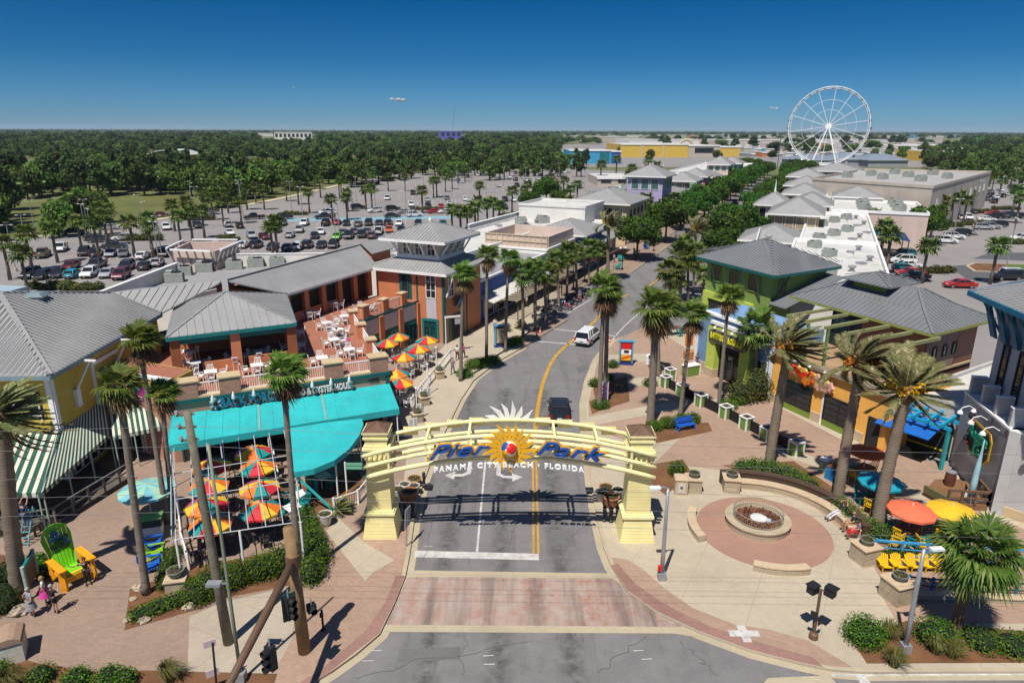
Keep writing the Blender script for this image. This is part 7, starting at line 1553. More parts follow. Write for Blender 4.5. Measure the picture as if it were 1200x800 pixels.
for q in FP:
 cr_ = [c for c in q.children if c.name.startswith('crown')][0]
 oi = ng.nodes.new('GeometryNodeObjectInfo'); oi.inputs['Object'].default_value = cr_; oi.inputs['As Instance'].default_value = True; oi.transform_space = 'ORIGINAL'
 ng.links.new(oi.outputs['Geometry'], jn.inputs[0])
ng.links.new(gi_.outputs[0], iop.inputs['Points']); ng.links.new(jn.outputs[0], iop.inputs['Instance']); iop.inputs['Pick Instance'].default_value = True
rv = ng.nodes.new('FunctionNodeRandomValue'); rv.data_type = 'INT'; rv.inputs[4].default_value = 0; rv.inputs[5].default_value = 4; ng.links.new(rv.outputs[2], iop.inputs['Instance Index'])
rr_ = ng.nodes.new('FunctionNodeRandomValue'); rr_.data_type = 'FLOAT_VECTOR'; rr_.inputs[0].default_value = (0, 0, 0); rr_.inputs[1].default_value = (0, 0, 6.28); ng.links.new(rr_.outputs[0], iop.inputs['Rotation'])
na = ng.nodes.new('GeometryNodeInputNamedAttribute'); na.data_type = 'FLOAT'; na.inputs[0].default_value = 'size'; vx = ng.nodes.new('ShaderNodeCombineXYZ'); mn_ = ng.nodes.new('ShaderNodeMath'); mn_.operation = 'MULTIPLY_ADD'; mn_.inputs[1].default_value = .12; mn_.inputs[2].default_value = .72
ng.links.new(na.outputs[0], mn_.inputs[0]); ng.links.new(na.outputs[0], vx.inputs[0]); ng.links.new(na.outputs[0], vx.inputs[1]); rz_ = ng.nodes.new('FunctionNodeRandomValue'); rz_.data_type = 'FLOAT'; rz_.inputs[2].default_value = .8; rz_.inputs[3].default_value = 1.3; ml_ = ng.nodes.new('ShaderNodeMath'); ml_.operation = 'MULTIPLY'; ng.links.new(mn_.outputs[0], ml_.inputs[0]); ng.links.new(rz_.outputs[1], ml_.inputs[1]); ng.links.new(ml_.outputs[0], vx.inputs[2]); ng.links.new(vx.outputs[0], iop.inputs['Scale'])
ng.links.new(iop.outputs[0], go_.inputs[0]); md = fo.modifiers.new('wood', 'NODES'); md.node_group = ng
print('forest points', len(pts))
for o in PROTO: bpy.data.objects.remove(o)
for L_, U_ in ((LP, used), (STP, ust), (FP, fu)):
 for o, u in zip(L_, U_):
  if not u:
   for c in list(o.children): bpy.data.objects.remove(c)
   bpy.data.objects.remove(o)
PAINT = mat_obj('car_paint', .28, .5, .5); CGL = mat_glass('car_glass', (.012, .014, .016), .06); TYRE = mat('tyre_rubber', (.02, .02, .02), .85); RIM = mat('wheel_alloy', (.32, .32, .33), .35, .1, metal=.6); TRIM = mat('car_trim', (.03, .03, .03), .6); HEADL = mat('headlight_lens', (.60, .62, .64), .15, .03); TAILL = mat('tail_light_lens', (.35, .008, .008), .25, .05); PLATE = mat('number_plate', (.6, .6, .58), .5)
def bevel_solid(mb, width, seg=2):
 me = bpy.data.meshes.new('t'); me.from_pydata([tuple(p) for p in mb.v], [], mb.f); bm = bmesh.new(); bm.from_mesh(me); bmesh.ops.recalc_face_normals(bm, faces=bm.faces)
 bmesh.ops.bevel(bm, geom=[e for e in bm.edges if e.calc_face_angle(0) > .35], offset=width, segments=seg, affect='EDGES', profile=.6)
 out = MB(); bm.verts.index_update(); out.v = [v.co.copy() for v in bm.verts]; out.f = [tuple(v.index for v in f.verts) for f in bm.faces]; out.mi = [0]*len(out.f); bm.free(); bpy.data.meshes.remove(me); return out
KIND = dict(
 sedan=dict(L=4.75, W=1.82, prof=[(-2.35, .32), (-2.38, .62), (-2.30, .92), (-1.55, .98), (1.0, .96), (2.1, .80), (2.36, .62), (2.36, .32)], cab=((-1.75, .97), (1.15, .95), (-.95, 1.43), (.28, 1.43)), wheels=(-1.4, 1.42), r=.33),
 hatch=dict(L=4.2, W=1.78, prof=[(-2.0, .32), (-2.08, .62), (-2.02, 1.0), (-1.6, 1.03), (.9, 1.0), (1.85, .85), (2.1, .62), (2.08, .32)], cab=((-1.98, 1.0), (1.1, .98), (-1.45, 1.5), (.2, 1.5)), wheels=(-1.3, 1.3), r=.33),
 suv=dict(L=4.75, W=1.92, prof=[(-2.32, .38), (-2.38, .72), (-2.34, 1.1), (-1.9, 1.13), (1.0, 1.1), (2.1, 1.0), (2.36, .75), (2.36, .38)], cab=((-2.26, 1.1), (1.15, 1.08), (-1.9, 1.70), (.35, 1.70)), wheels=(-1.42, 1.42), r=.38),
 van=dict(L=5.1, W=1.98, prof=[(-2.5, .34), (-2.55, .7), (-2.52, 1.05), (-2.0, 1.08), (1.4, 1.05), (2.25, .92), (2.52, .68), (2.52, .34)], cab=((-2.48, 1.05), (1.75, 1.02), (-2.2, 1.76), (.65, 1.76)), wheels=(-1.5, 1.5), r=.35),
 pickup=dict(L=5.7, W=1.98, prof=[(-2.82, .45), (-2.85, 1.08), (-.75, 1.1), (-.7, 1.12), (1.2, 1.12), (2.6, 1.05), (2.84, .8), (2.84, .45)], cab=((-.85, 1.1), (1.35, 1.1), (-.6, 1.82), (.65, 1.82)), wheels=(-1.75, 1.85), r=.40))
def car_meshes(kind, M, simple):
 """list of (name, MB, material, location)"""
 k = KIND[kind]; W = k['W']; mb = MB(); p = k['prof']
 mb.hexa([(-W/2, y, z) for y, z in p], [(W/2, y, z) for y, z in p]); body = bevel_solid(mb, .09, 2)
 for v in body.v:                                   # sides lean in above the belt and tuck under the sill
  z = v.z; f = 1-.06*max(0, (z-.65)/.5)-.05*max(0, (.5-z)/.2); v.x *= f*(1-.10*max(0, abs(v.y)/(k['L']/2)-.62)/.38)
 (yb0, zb0), (yb1, zb1), (yt0, zt), (yt1, _) = k['cab']; wb, wt = W*.44, W*.36
 cab = MB().hexa([(-wb, yb0, zb0-.05), (wb, yb0, zb0-.05), (wb, yb1, zb1-.05), (-wb, yb1, zb1-.05)], [(-wt, yt0, zt-.04), (wt, yt0, zt-.04), (wt, yt1, zt-.04), (-wt, yt1, zt-.04)])
 roof = MB().hexa([(-wt-.015, yt0-.05, zt-.05), (wt+.015, yt0-.05, zt-.05), (wt+.015, yt1+.04, zt-.05), (-wt-.015, yt1+.04, zt-.05)], [(-wt+.08, yt0+.1, zt+.02), (wt-.08, yt0+.1, zt+.02), (wt-.08, yt1-.12, zt+.02), (-wt+.08, yt1-.12, zt+.02)])
 for s in (-1, 1):
  roof.beam((s*(wb+.005), yb0, zb0-.03), (s*(wt+.005), yt0, zt-.03), .09, .10); roof.beam((s*(wb+.005), yb1, zb1-.03), (s*(wt+.005), yt1, zt-.03), .06, .08)
  m_ = (yt0+yt1)/2; roof.beam((s*(wb+.01), m_-.05, zb0-.03), (s*(wt+.01), m_-.05, zt-.03), .05, .10)
  if kind in ('suv', 'van'): q = yt0+(yt1-yt0)*.22; roof.beam((s*(wb+.01), q-.1, zb0-.03), (s*(wt+.01), q-.05, zt-.03), .05, .12)
 parts = [('body', body, PAINT, 1), ('cabin_glass', cab, CGL, 0), ('roof', roof, PAINT, 1)]
 if kind == 'pickup': parts.append(('cargo_bed', MB().hexa([(-W*.42, -2.7, .8), (W*.42, -2.7, .8), (W*.42, -.95, .8), (-W*.42, -.95, .8)], [(-W*.42, -2.7, 1.115), (W*.42, -2.7, 1.115), (W*.42, -.95, 1.115), (-W*.42, -.95, 1.115)]), TRIM, 0))
 for y in k['wheels']:
  for s in (-1, 1):
   w_ = MB(); x = s*(W/2-.12); w_.tube([(x-.11, y, k['r']), (x+.11, y, k['r'])], k['r'], 14, 0); w_.tube([(x+s*.10, y, k['r']), (x+s*.125, y, k['r'])], k['r']*.62, 12, 1); parts.append(('wheel', w_, [TYRE, RIM], 0))
 yf, yr = p[-2][0], p[1][0]; zl = p[-2][1]+.06; zr_ = (p[1][1]+p[2][1])/2
 for s in (-1, 1):
  parts.append(('headlight', MB().hexa([(s*W*.42, yf-.22, zl-.02), (s*W*.27, yf-.02, zl-.02), (s*W*.27, yf-.02, zl+.10), (s*W*.42, yf-.22, zl+.14)], [(s*(W*.42+.02), yf-.19, zl-.02), (s*W*.27, yf+.02, zl-.02), (s*W*.27, yf+.02, zl+.10), (s*(W*.42+.02), yf-.19, zl+.14)]), HEADL, 0))
  parts.append(('tail_light', MB().box(s*W*.39, yr+.02, zr_-.02, W*.13, .10, .24), TAILL, 0))
  parts.append(('mirror', MB().box(s*(W*.5+.06), yb1-.35, zb1-.02, .18, .12, .13), TRIM, 0))
 parts.append(('bumper', MB().box(0, yf+.0, p[-1][1]+.02, W*.8, .06, .16).box(0, yr-.0, p[0][1]+.02, W*.8, .06, .16), TRIM, 0))
 parts.append(('number_plate', MB().box(0, yr-.045, p[1][1]+.02, .42, .03, .16), PLATE, 0))
 if kind in ('suv', 'van'): parts.append(('roof_rail', MB().beam((-wt+.02, yt0+.1, zt+.04), (-wt+.02, yt1-.1, zt+.04), .04).beam((wt-.02, yt0+.1, zt+.04), (wt-.02, yt1-.1, zt+.04), .04), TRIM, 0))
 return parts
CARP = {}; CARS = {}
def car(kind, p, head, col, label, group, near=False):
 if near:
  if kind not in CARP:
   o = thing('parked_car' if kind != 'pickup' else 'pickup_truck', 'x', 'car')
   for n, mb, m, pt in car_meshes(kind, None, 0):
    c = mb.build(n, m, o, world=False)
    if pt: c['paint'] = 1
   CARP[kind] = o; first_ = True
  else: o = None
  o = CARP[kind] if o is not None else dup(CARP[kind])
  for c in o.children:
   if c.get('paint'): c.color = (*col, 1)
 else:
  if kind not in CARS:
   big = MB(); ms = [PAINT, CGL, TYRE, RIM, TRIM, HEADL, TAILL, PLATE]
   for n, mb, m, pt in car_meshes(kind, None, 1):
    i0 = len(big.v); big.v += mb.v; mm = m if isinstance(m, list) else [m]
    for f, mi in zip(mb.f, mb.mi): big.f.append(tuple(i+i0 for i in f)); big.mi.append(ms.index(mm[mi if len(mm) > 1 else 0]))
   CARS[kind] = big.build('parked_car' if kind != 'pickup' else 'pickup_truck', ms); o = CARS[kind]
  else: o = CARS[kind].copy(); COL.objects.link(o)
  o.color = (*col, 1)
 o.location = p; o.rotation_euler = (0, 0, -math.radians(head)); tag(o, label, 'pickup truck' if kind == 'pickup' else 'car', group); return o
CC = dict(black=(.012, .012, .014), dark=(.03, .032, .04), grey=(.13, .135, .14), silver=(.38, .39, .40), white=(.75, .75, .74), red=(.42, .015, .015), maroon=(.13, .012, .018), blue=(.02, .07, .22), cyan=(.01, .32, .42), teal=(.01, .16, .18), orange=(.55, .10, .015), lime=(.16, .45, .02), brown=(.16, .09, .07), olive=(.16, .14, .07))
KN = dict(sedan='sedan', suv='SUV', hatch='hatchback', van='minivan', pickup='pickup')
C_ = {'k': 'black', 'd': 'dark', 'g': 'grey', 's': 'silver', 'w': 'white', 'r': 'red', 'm': 'maroon', 'b': 'blue', 'c': 'cyan', 't': 'teal', 'o': 'orange', 'l': 'lime', 'n': 'brown', 'y': 'olive'}
K_ = {'s': 'sedan', 'u': 'suv', 'h': 'hatch', 'v': 'van', 'p': 'pickup'}
r9 = random.Random(9)
WROWS = [('in the row just behind the yellow shop', 168, True, '37,325,ku 50,326,ks 69,324,ks 87,325,ch 106,324,wu 126,324,ss 143,326,mu 168,303,ws 185,311,ss'),
 ('in the second row behind the yellow shop', 170, True, '84,315,ms 114,314,dp 149,316,du 170,315,ds 195,300,ku'),
 ('in the third row back by the palms', 160, True, '30,299,ku 51,301,yp 72,294,wp 99,299,ku 113,300,ks 130,300,ss 145,300,gs'),
 ('in the open row near the marsh road', 75, True, '8,288,wp 86,275,dp 116,284,du 135,291,ds 145,282,wu 128,269,ss'),
 ('along the marsh road', 70, False, '168,259,ds 189,254,ms 224,255,ku 242,251,wp'),
 ('in the short row beside the palm island', 150, False, '195,269,wu 232,267,du 267,266,su 281,267,ks 269,275,ws 295,279,su 310,280,ms'),
 ('against the long plain white yard wall', -5, False, '285,290,ws 301,290,ku 320,292,ks 337,293,ds 350,292,wu 361,290,ku 377,290,ks 391,290,ku'),
 ('in the row with the lime green car', 172, False, '325,272,ks 340,278,ss 351,272,su 369,279,ks 376,274,ws 395,280,lh 402,275,gs 409,279,kp 415,274,gs 424,278,ku 430,274,gs 436,279,nu 444,274,wp 456,272,oh 470,272,ks 445,284,ds'),
 ('on the arch side of the blue path', 174, False, '315,264,ws 331,264,kp 357,264,wu 382,264,kp 395,263,rs 406,264,ks 420,265,gs 432,264,ku 444,264,ds 455,264,ku 468,264,ws 490,264,kh 519,264,ts'),
 ('on the wood side of the blue path', 60, False, '298,257,kp 331,257,kp 384,251,wv 381,256.5,kp 440,249,wu 461,247,ku 460,255,ks 474,250,ss 486,254,wu 510,250,rs 522,250,ws 420,245,ku'),
 ('in the scattered rows further in', 172, False, '482,242,wu 484,248,gs 501,236,ss 502,244,ku 517,244,rs 524,234,gs 545,235,ws 484,228,ku 454,234,wv 537,212,bs 527,240,ws 550,240,ss 571,242,gs 581,241,wu 591,245,ku 592,236,ku 601,236,ws 610,236,wu'),
 ('in the far rows', 172, False, '584,219,ws 599,221,ws 606,219,ku 597,209,ws 604,212,ku 616,213,wu 630,211,ws 637,212,ku 627,229,ku 637,221,ws 670,223,wu 645,216,ks 652,213,rs 660,216,wu 641,208,ks 648,206,ws 655,208,du 634,206,gs 626,206,ws 618,207,ks 611,205,ws 604,204,du 661,203,ws 654,202,ks 646,202,gs 664,212,ku 672,217,ss 560,206,ws 548,207,ks 520,209,ws')]
EROWS = [('in the row beside the white roof edge', 100, True, '1057,301,tu 1057,308.5,wu 1064,314,ws 1060,318,th 1066,323,rs 1071,327,ds'),
 ('in the row under the dark spreading tree', 105, False, '1108,285,wu 1117,280,wu 1124,276,ku 1133,275,ss'),
 ('in the row beyond the island shrubs', 105, False, '1152,269,su 1161,268,su 1168,266,ku 1156,259,ws 1164,252,rs 1171,256,ks 1164,256,ku 1190,256,ku 1181,253,ds'),
 ('in the row among the tall palms', 20, False, '1125,257,ws 1134,257,wu 1116,247,wh 1119,251,ws 1140,250,ks 1108,245,ds'),
 ('in the distant rows of the east lot', 20, False, '1160,231,ku 1167,233,wu 1174,231,ks 1164,238,ku 1155,235,ds 1188,227,ku 1180,229,ws 1196,225,ku 1172,224,ws 1184,221,ks 1195,219,ws 1160,226,gs 1149,229,ws'),
 ('beside the turf island', 95, True, '1190,326,wv 1179,328,ku 1197,282,wu 1124,337,rs')]
def rows(R, lot, grp):
 for where, head, near, txt in R:
  ent = [e.split(',') for e in txt.split()]; ent.sort(key=lambda e: float(e[0])); cnt = {}
  for e in ent: cnt[e[2]] = cnt.get(e[2], 0)+1
  seen = {}
  for e in ent:
   c, k = C_[e[2][0]], K_[e[2][1]]; seen[e[2]] = seen.get(e[2], 0)+1
   o_ = '' if cnt[e[2]] == 1 else ORD[seen[e[2]]-1]+' '
   car(k, G(float(e[0]), float(e[1])), head+r9.uniform(-5, 5)+(180 if r9.random() < .35 else 0), CC[c], '%s%s %s %s of the %s lot' % (o_, c, KN[k], where, lot), grp, near)
rows(WROWS, 'west', 'cars in the west car park'); rows(EROWS, 'east', 'cars in the east car park')
car('suv', G(655, 488), 3, CC['black'], 'black SUV driving away just beyond the arch', None, True)['category'] = 'car'
car('van', G(689, 400), 24, CC['white'], 'white minivan driving away at the painted crossing', None, True)
for k, (s, t_, c, kd) in enumerate(((100, -9.6, 'black', 'suv'), (112, -9.6, 'grey', 'sedan'), (118, -9.6, 'black', 'sedan'), (131, -9.6, 'white', 'suv'), (138, -9.6, 'dark', 'suv'), (149, -9.6, 'black', 'sedan'), (163, -9.6, 'silver', 'sedan'), (182, -9.6, 'black', 'suv'), (200, -9.6, 'white', 'sedan'), (72, -18.4, 'dark', 'sedan'), (104, -18.5, 'black', 'suv'), (146, -18.5, 'red', 'sedan'), (118, -18.5, 'white', 'suv'), (176, -18.5, 'black', 'sedan'), (215, -13, 'white', 'suv'), (240, -12, 'black', 'sedan'))):
 car(kd, ST(s, t_), 24.5, CC[c], '%s %s at the kerb under the avenue trees, %s car up the avenue' % (c, KN[kd], ORD[k]), 'cars along the avenue')
BIKEP = mat_obj('bike_paint', .25, .5, .4); CHR = mat('chrome', (.6, .6, .6), .2, .05, metal=.9); LEA = mat('black_leather', (.02, .018, .016), .6)
def bike():
 o = thing('motorcycle', 'x', 'motorcycle')
 for y in (-.78, .82):
  w_ = MB(); w_.tube([(-.07, y, .32), (.07, y, .32)], .32, 14, 0); w_.tube([(-.08, y, .32), (.08, y, .32)], .2, 10, 1); w_.build('wheel', [TYRE, CHR], o, world=False)
 MB().ball(0, .16, .82, .22, 10, sx=.75, sy=1.5, sz=.8).build('fuel_tank', BIKEP, o, world=False, smooth=True)['paint'] = 1
 MB().box(0, 0, .28, .34, .6, .34).build('engine', CHR, o, world=False, bev=.05)
 MB().hexa([(-.15, -.75, .66), (.15, -.75, .66), (.17, -.1, .70), (-.17, -.1, .70)], [(-.12, -.8, .86), (.12, -.8, .86), (.14, -.15, .76), (-.14, -.15, .76)]).build('seat', LEA, o, world=False)
 for y, s in ((-.78, -.25), (.82, .2)): MB().tube([(0, y+.38*math.cos(a), .32+.38*math.sin(a)) for a in (.5, 1.0, 1.57, 2.1, 2.7)], .085, 6).build('fender', BIKEP, o, world=False)['paint'] = 1
 MB().tube([(-.1, .78, .35), (-.1, .45, 1.0)], .03, 6).tube([(.1, .78, .35), (.1, .45, 1.0)], .03, 6).build('fork', CHR, o, world=False)
 MB().tube([(-.42, .25, 1.1), (-.2, .42, 1.05), (.2, .42, 1.05), (.42, .25, 1.1)], .025, 6).build('handlebar', CHR, o, world=False)
 MB().ball(0, .62, .92, .11, 8).build('headlamp', CHR, o, world=False); MB().tube([(.2, .2, .3), (.22, -.8, .28)], .05, 6).build('exhaust', CHR, o, world=False)
 for s in (-1, 1): MB().box(s*.27, -.72, .42, .18, .5, .3).build('saddlebag', LEA, o, world=False)
 return o
bk = bike(); f_ = True
for k, (x, y, c) in enumerate(((632, 375, 'silver'), (643, 369, 'maroon'), (650, 364, 'dark'), (657, 360, 'blue'), (662, 363, 'red'), (668, 357, 'black'), (673, 354, 'red'), (679, 350, 'black'), (684, 347, 'maroon'), (636, 366, 'black'), (648, 358, 'black'))):
 o = bk if f_ else dup(bk); f_ = False; o.location = G(x, y); o.rotation_euler = (0, 0, -math.radians(112+r9.uniform(-8, 8)))
 for ch in o.children:
  if ch.get('paint'): ch.color = (*CC[c], 1)
 tag(o, '%s motorcycle parked %s from the traffic cones in the kerbside bay' % (c, ORD[k]), 'motorcycle', 'motorcycles in the kerbside bay')
CONE = mat('cone_orange', (.75, .10, .01), .5)
for x, y, l in ((623, 389, 'traffic cone standing furthest from the kerb line'.replace('furthest from', 'behind the pair at')), (629, 395, 'traffic cone at the front of the three by the motorcycle bay'), (633, 391, 'traffic cone on the road side of the three by the motorcycle bay'), (714, 402, 'lone traffic cone at the east bay by the video kiosk')):
 p = G(x, y, .0); t = thing('traffic_cone', 'orange '+l, 'traffic cone', p, 0, 'orange traffic cones'); MB().box(0, 0, 0, .4, .4, .04).build('base', CONE, t, world=False); MB().lathe(0, 0, .04, [(.17, 0), (.12, .28), (.10, .42), (.04, .8)], 12, ms=[0, 1, 0, 0]).build('cone_body', [CONE, W], t, world=False)
def seatmat(n, c): return mat(n, c, .5, .08)
def chair_proto(m, h=.45, w=.5, back=.5, name='chair'):
 o = thing(name, 'x', 'chair')
 MB().box(0, 0, h-.04, w, w, .05).build('seat', m, o, world=False)
 mb = MB()
 for k in range(5): x = -w/2+.04+k*(w-.08)/4; mb.beam((x, -w/2+.02, h), (x, -w/2-.1, h+back), .045, .03)
 mb.beam((-w/2, -w/2-.1, h+back), (w/2, -w/2-.1, h+back), .05, .07); mb.build('backrest', m, o, world=False)
 for x in (-1, 1):
  for y in (-1, 1): MB().beam((x*(w/2-.03), y*(w/2-.03), 0), (x*(w/2-.04), y*(w/2-.05), h-.04), .05).build('leg', m, o, world=False)
  MB().beam((x*(w/2), -w/2-.03, h+.22), (x*(w/2), w/2-.05, h+.22), .05, .04).beam((x*(w/2), w/2-.06, h), (x*w/2, w/2-.06, h+.22), .04).build('armrest', m, o, world=False)
 return o
def table_proto(m, sx, sy, h, name='table', ped=False):
 o = thing(name, 'x', 'table'); MB().box(0, 0, h-.05, sx, sy, .05).build('tabletop', m, o, world=False, bev=.01)
 if ped: MB().lathe(0, 0, 0, [(.28, 0), (.28, .04), (.05, .08), (.05, h-.06)], 10).build('pedestal', m, o, world=False)
 else:
  for x in (-1, 1):
   for y in (-1, 1): MB().beam((x*(sx/2-.08), y*(sy/2-.08), 0), (x*(sx/2-.08), y*(sy/2-.08), h-.05), .06).build('leg', m, o, world=False)
 return o
def umbrella_proto(cols, r, h, tilt=0, n=8, drop=.5):
 o = thing('umbrella', 'x', 'umbrella'); mb = MB()
 for k in range(n):
  a, b = 2*PI*k/n, 2*PI*(k+1)/n; p0 = Vector((0, 0, h)); q = lambda an, f: Vector((r*f*math.cos(an), r*f*math.sin(an), h-drop*(f**1.35)))
  mb.face([p0, q(a, .5), q(b, .5)], k % len(cols)); mb.face([q(a, .5), q(a, 1), q(b, 1), q(b, .5)], k % len(cols)); mb.face([q(a, 1), q(a, 1)-Vector((0, 0, .14)), q(b, 1)-Vector((0, 0, .14)), q(b, 1)], k % len(cols))
 mb.build('canopy', cols, o, world=False)
 MB().tube([(0, 0, 0), (0, 0, h+.12)], .03, 8).build('pole', W, o, world=False); MB().lathe(0, 0, 0, [(.3, 0), (.3, .08), (.06, .12)], 12).build('base', BLACK, o, world=False)
 mb = MB()
 for k in range(n): a = 2*PI*k/n; mb.beam((0, 0, h-.45), (r*.6*math.cos(a), r*.6*math.sin(a), h-.24*drop/.5), .02)
 mb.build('rib', STEEL, o, world=False); return o
UR, UY, UO, UT = mat('umbrella_red', (.50, .02, .03), .6, .05), mat('umbrella_yellow', (.70, .42, .03), .6, .05), mat('umbrella_orange', (.68, .16, .015), .6, .05), mat('umbrella_teal', (.015, .24, .22), .6, .05); UP = mat('umbrella_plum', (.34, .06, .16), .6, .05)
WPL = mat('white_plastic', (.74, .73, .70), .45, .05); DKT = mat('dark_table', (.06, .045, .05), .5); TLC = seatmat('teal_chair', (.012, .24, .23)); YLC = seatmat('yellow_chair', (.72, .44, .01)); BRT = mat('brown_table', (.16, .07, .035), .6)
WC = chair_proto(WPL); DC = chair_proto(mat('dark_chair', (.05, .045, .05), .5)); HC = chair_proto(WPL, .75, .45, .4, 'bar_stool'); WT = table_proto(WPL, .95, .95, .74); HT_ = table_proto(WPL, .8, .8, 1.05, 'high_table', True); DT = table_proto(DKT, 1.3, .9, .74); TC = chair_proto(TLC, .62, .52, .55); YC = chair_proto(YLC, .62, .52, .55); RT = table_proto(BRT, 1.5, .95, .95)
UM = umbrella_proto([UR, UY, UO, UT, UR, UY, UO, UT], 1.25, 2.55); UM2 = umbrella_proto([UT, UO, UP, UY, UO, UT, UR, UY], 1.3, 2.5)
_u = set()
def place(proto, p, rz, label, group, cat=None, sc=None):
 o = proto if proto.name not in _u else dup(proto); _u.add(proto.name)
 o.location = p; o.rotation_euler = (0, 0, rz); tag(o, label, cat, group)
 if sc: o.scale = (sc,)*3
 return o
r10 = random.Random(4)
SIDE = ('awning side', 'street side', 'car park side', 'yellow side')
def tableset(tb, ch, p, rz, what, grp, n=4, dist=.78, um=None, seats=None, tlab=None):
 place(tb, p, rz, tlab or 'table '+what, 'tables: '+grp)
 for k in range(n):
  a = rz+k*2*PI/n+r10.uniform(-.15, .15); q = p+Vector((math.sin(a), -math.cos(a), 0))*(dist+r10.uniform(-.05, .15))
  place((seats[k % len(seats)] if seats else ch), q, a, '%s chair %s' % (SIDE[k % 4], what), 'chairs: '+grp)
TT = [(364, 373, 'beside the hall wall'), (392, 362, 'at the hall end of the terrace'), (384, 386, 'in the sunny middle of the terrace'), (397, 394, 'next to the street side piers'), (392, 406, 'at the centre front of the terrace'), (410, 418, 'at the street corner of the terrace'), (343, 396, 'in the shade of the pavilion eave'), (344, 411, 'at the edge of the pavilion shade'), (426, 366, 'by the inner terrace railing'), (378, 428, 'past the middle pier'), (404, 378, 'at the inner corner of the terrace')]
for x, y, w_ in TT: tableset(WT, WC, G(x, y, TZ), .43+r10.uniform(-.1, .1), 'at the table '+w_, 'white terrace furniture', tlab='white table '+w_)
for x, y, w_ in ((231, 438, 'at the yellow shop end'), (278, 430, 'before the pavilion'), (222, 424, 'just inside the pavilion'), (304, 424, 'under the pavilion near the palm')): tableset(HT_, HC, G(x, y, TZ), .43, 'at the high table '+w_, 'high terrace furniture', 3, .7, tlab='high white table '+w_)
for x, y, w_ in ((248, 445, 'low by the railing under the pavilion'), (302, 437, 'low by the railing beside the palm')): tableset(WT, WC, G(x, y, TZ), .43, 'at the table '+w_, 'white terrace furniture', tlab='white table '+w_)
UL = [(252, 577, 'back of the shop side column'), (250, 603, 'second of the shop side column'), (247, 626, 'third of the shop side column'), (252, 650, 'front of the shop side column'), (300, 560, 'back of the pillar side column'), (306, 579, 'second of the pillar side column'), (308, 604, 'third of the pillar side column'), (309, 632, 'front of the pillar side column')]
for k, (x, y, l) in enumerate(UL):
 p = g13(x, y); place(UM2 if k % 2 == 0 else UM, p, r10.uniform(0, 1.6), 'multicoloured umbrella under the white frame, '+l, 'patio umbrellas'); tableset(DT, DC, p, .43, 'at the dark table, '+l, 'dark patio furniture', 4, .95, tlab='dark table, '+l)
for x, y, w_ in ((352, 590, 'by the awning porch steps'), (344, 605, 'under the awning stay'), (380, 568, 'deep under the rounded porch')): tableset(WT, TC, g13(x, y), .8, 'at the table '+w_, 'porch furniture', 4, .8, tlab='white table '+w_)
for k, (x, y) in enumerate(((468, 416), (455, 424), (501, 420), (491, 431), (475, 441), (466, 462), (470, 474))):
 p = g13(x, y); l = '%s street patio table from the terrace wall' % ORD[k]; place(UM, p, r10.uniform(0, 1.6), 'striped umbrella, '+l, 'street patio umbrellas'); tableset(WT, WC, p, .8, 'at the umbrella, '+l, 'street patio furniture', 4, .8, tlab='white table, '+l)
def fence(pts, label, h=1.0, m=W, posts=True, name='railing_fence', group=None, pm=None, n=.16, top=.07):
 t = thing(name, label, 'fence', pts[0], 0, group)
 for a, b in zip(pts, pts[1:]):
  mb = MB(); up = Vector((0, 0, 1)); mb.beam(a+up*h, b+up*h, top); mb.beam(a+up*.15, b+up*.15, .05); k_ = int((b-a).length/n) if n else 0
  for k in range(k_): e = a.lerp(b, k/k_); mb.beam(e+up*.15, e+up*h, .025)
  if not n: mb.beam(a+up*h*.55, b+up*h*.55, .05)
  mb.build('rail', m, t)
 for a in pts: MB().box(a.x, a.y, a.z, .12, .12, h+.12).build('post', pm or m, t)
 return t
fence(P13((482, 480), (494, 462), (504, 449), (516, 436), (528, 420)), 'white railing between the street patio and the sidewalk')
fence(P13((392, 600), (420, 590), (432, 575)), 'curved white railing around the porch beside the finger post', .95)
for x, y, l in ((515, 443, 'by the tower doors'), (497, 474, 'in the middle'), (489, 494, 'at the awning end')):
 p = g13(x, y); pedestal(p, .8, .75, .5, 'square stone pedestal '+l+' of the street patio'); bowlpot(p, .97, .34, 'grey green bowl on the pedestal '+l+' of the street patio')
for x, y, l in ((500, 468, 'beside the middle pedestal'), (484, 505, 'beside the awning end pedestal'), (492, 488, 'between the two lower pedestals')):
 p = g13(x, y); t = thing('sign_board', 'white leaning sandwich board '+l, 'sandwich board', p); MB().hexa([p+Vector((-.3, -.2, 0)), p+Vector((.3, .2, 0)), p+Vector((.3, .2, .03)), p+Vector((-.3, -.2, .03))], [p+Vector((-.2, -.35, 1.2)), p+Vector((.4, .05, 1.2)), p+Vector((.4, .07, 1.23)), p+Vector((-.2, -.33, 1.23))]).build('board', W, t); MB().beam(p+Vector((.2, -.4, 0)), p+Vector((.1, -.15, 1.2)), .05).build('leg', W, t)
for x, y, yt, l in ((489, 493, 455, 'by the awning end'), (502, 462, 425, 'by the patio umbrellas'), (512, 440, 404, 'before the tower doors')):
 b = g13(x, y); t = thing('white_post', 'slim white lamp post on the patio edge '+l, 'post', b); MB().tube([b, b+Vector((0, 0, 2.9))], .05, 8).build('post', W, t); MB().ball(b.x, b.y, b.z+3.0, .12, 8).build('lamp_globe', W, t)
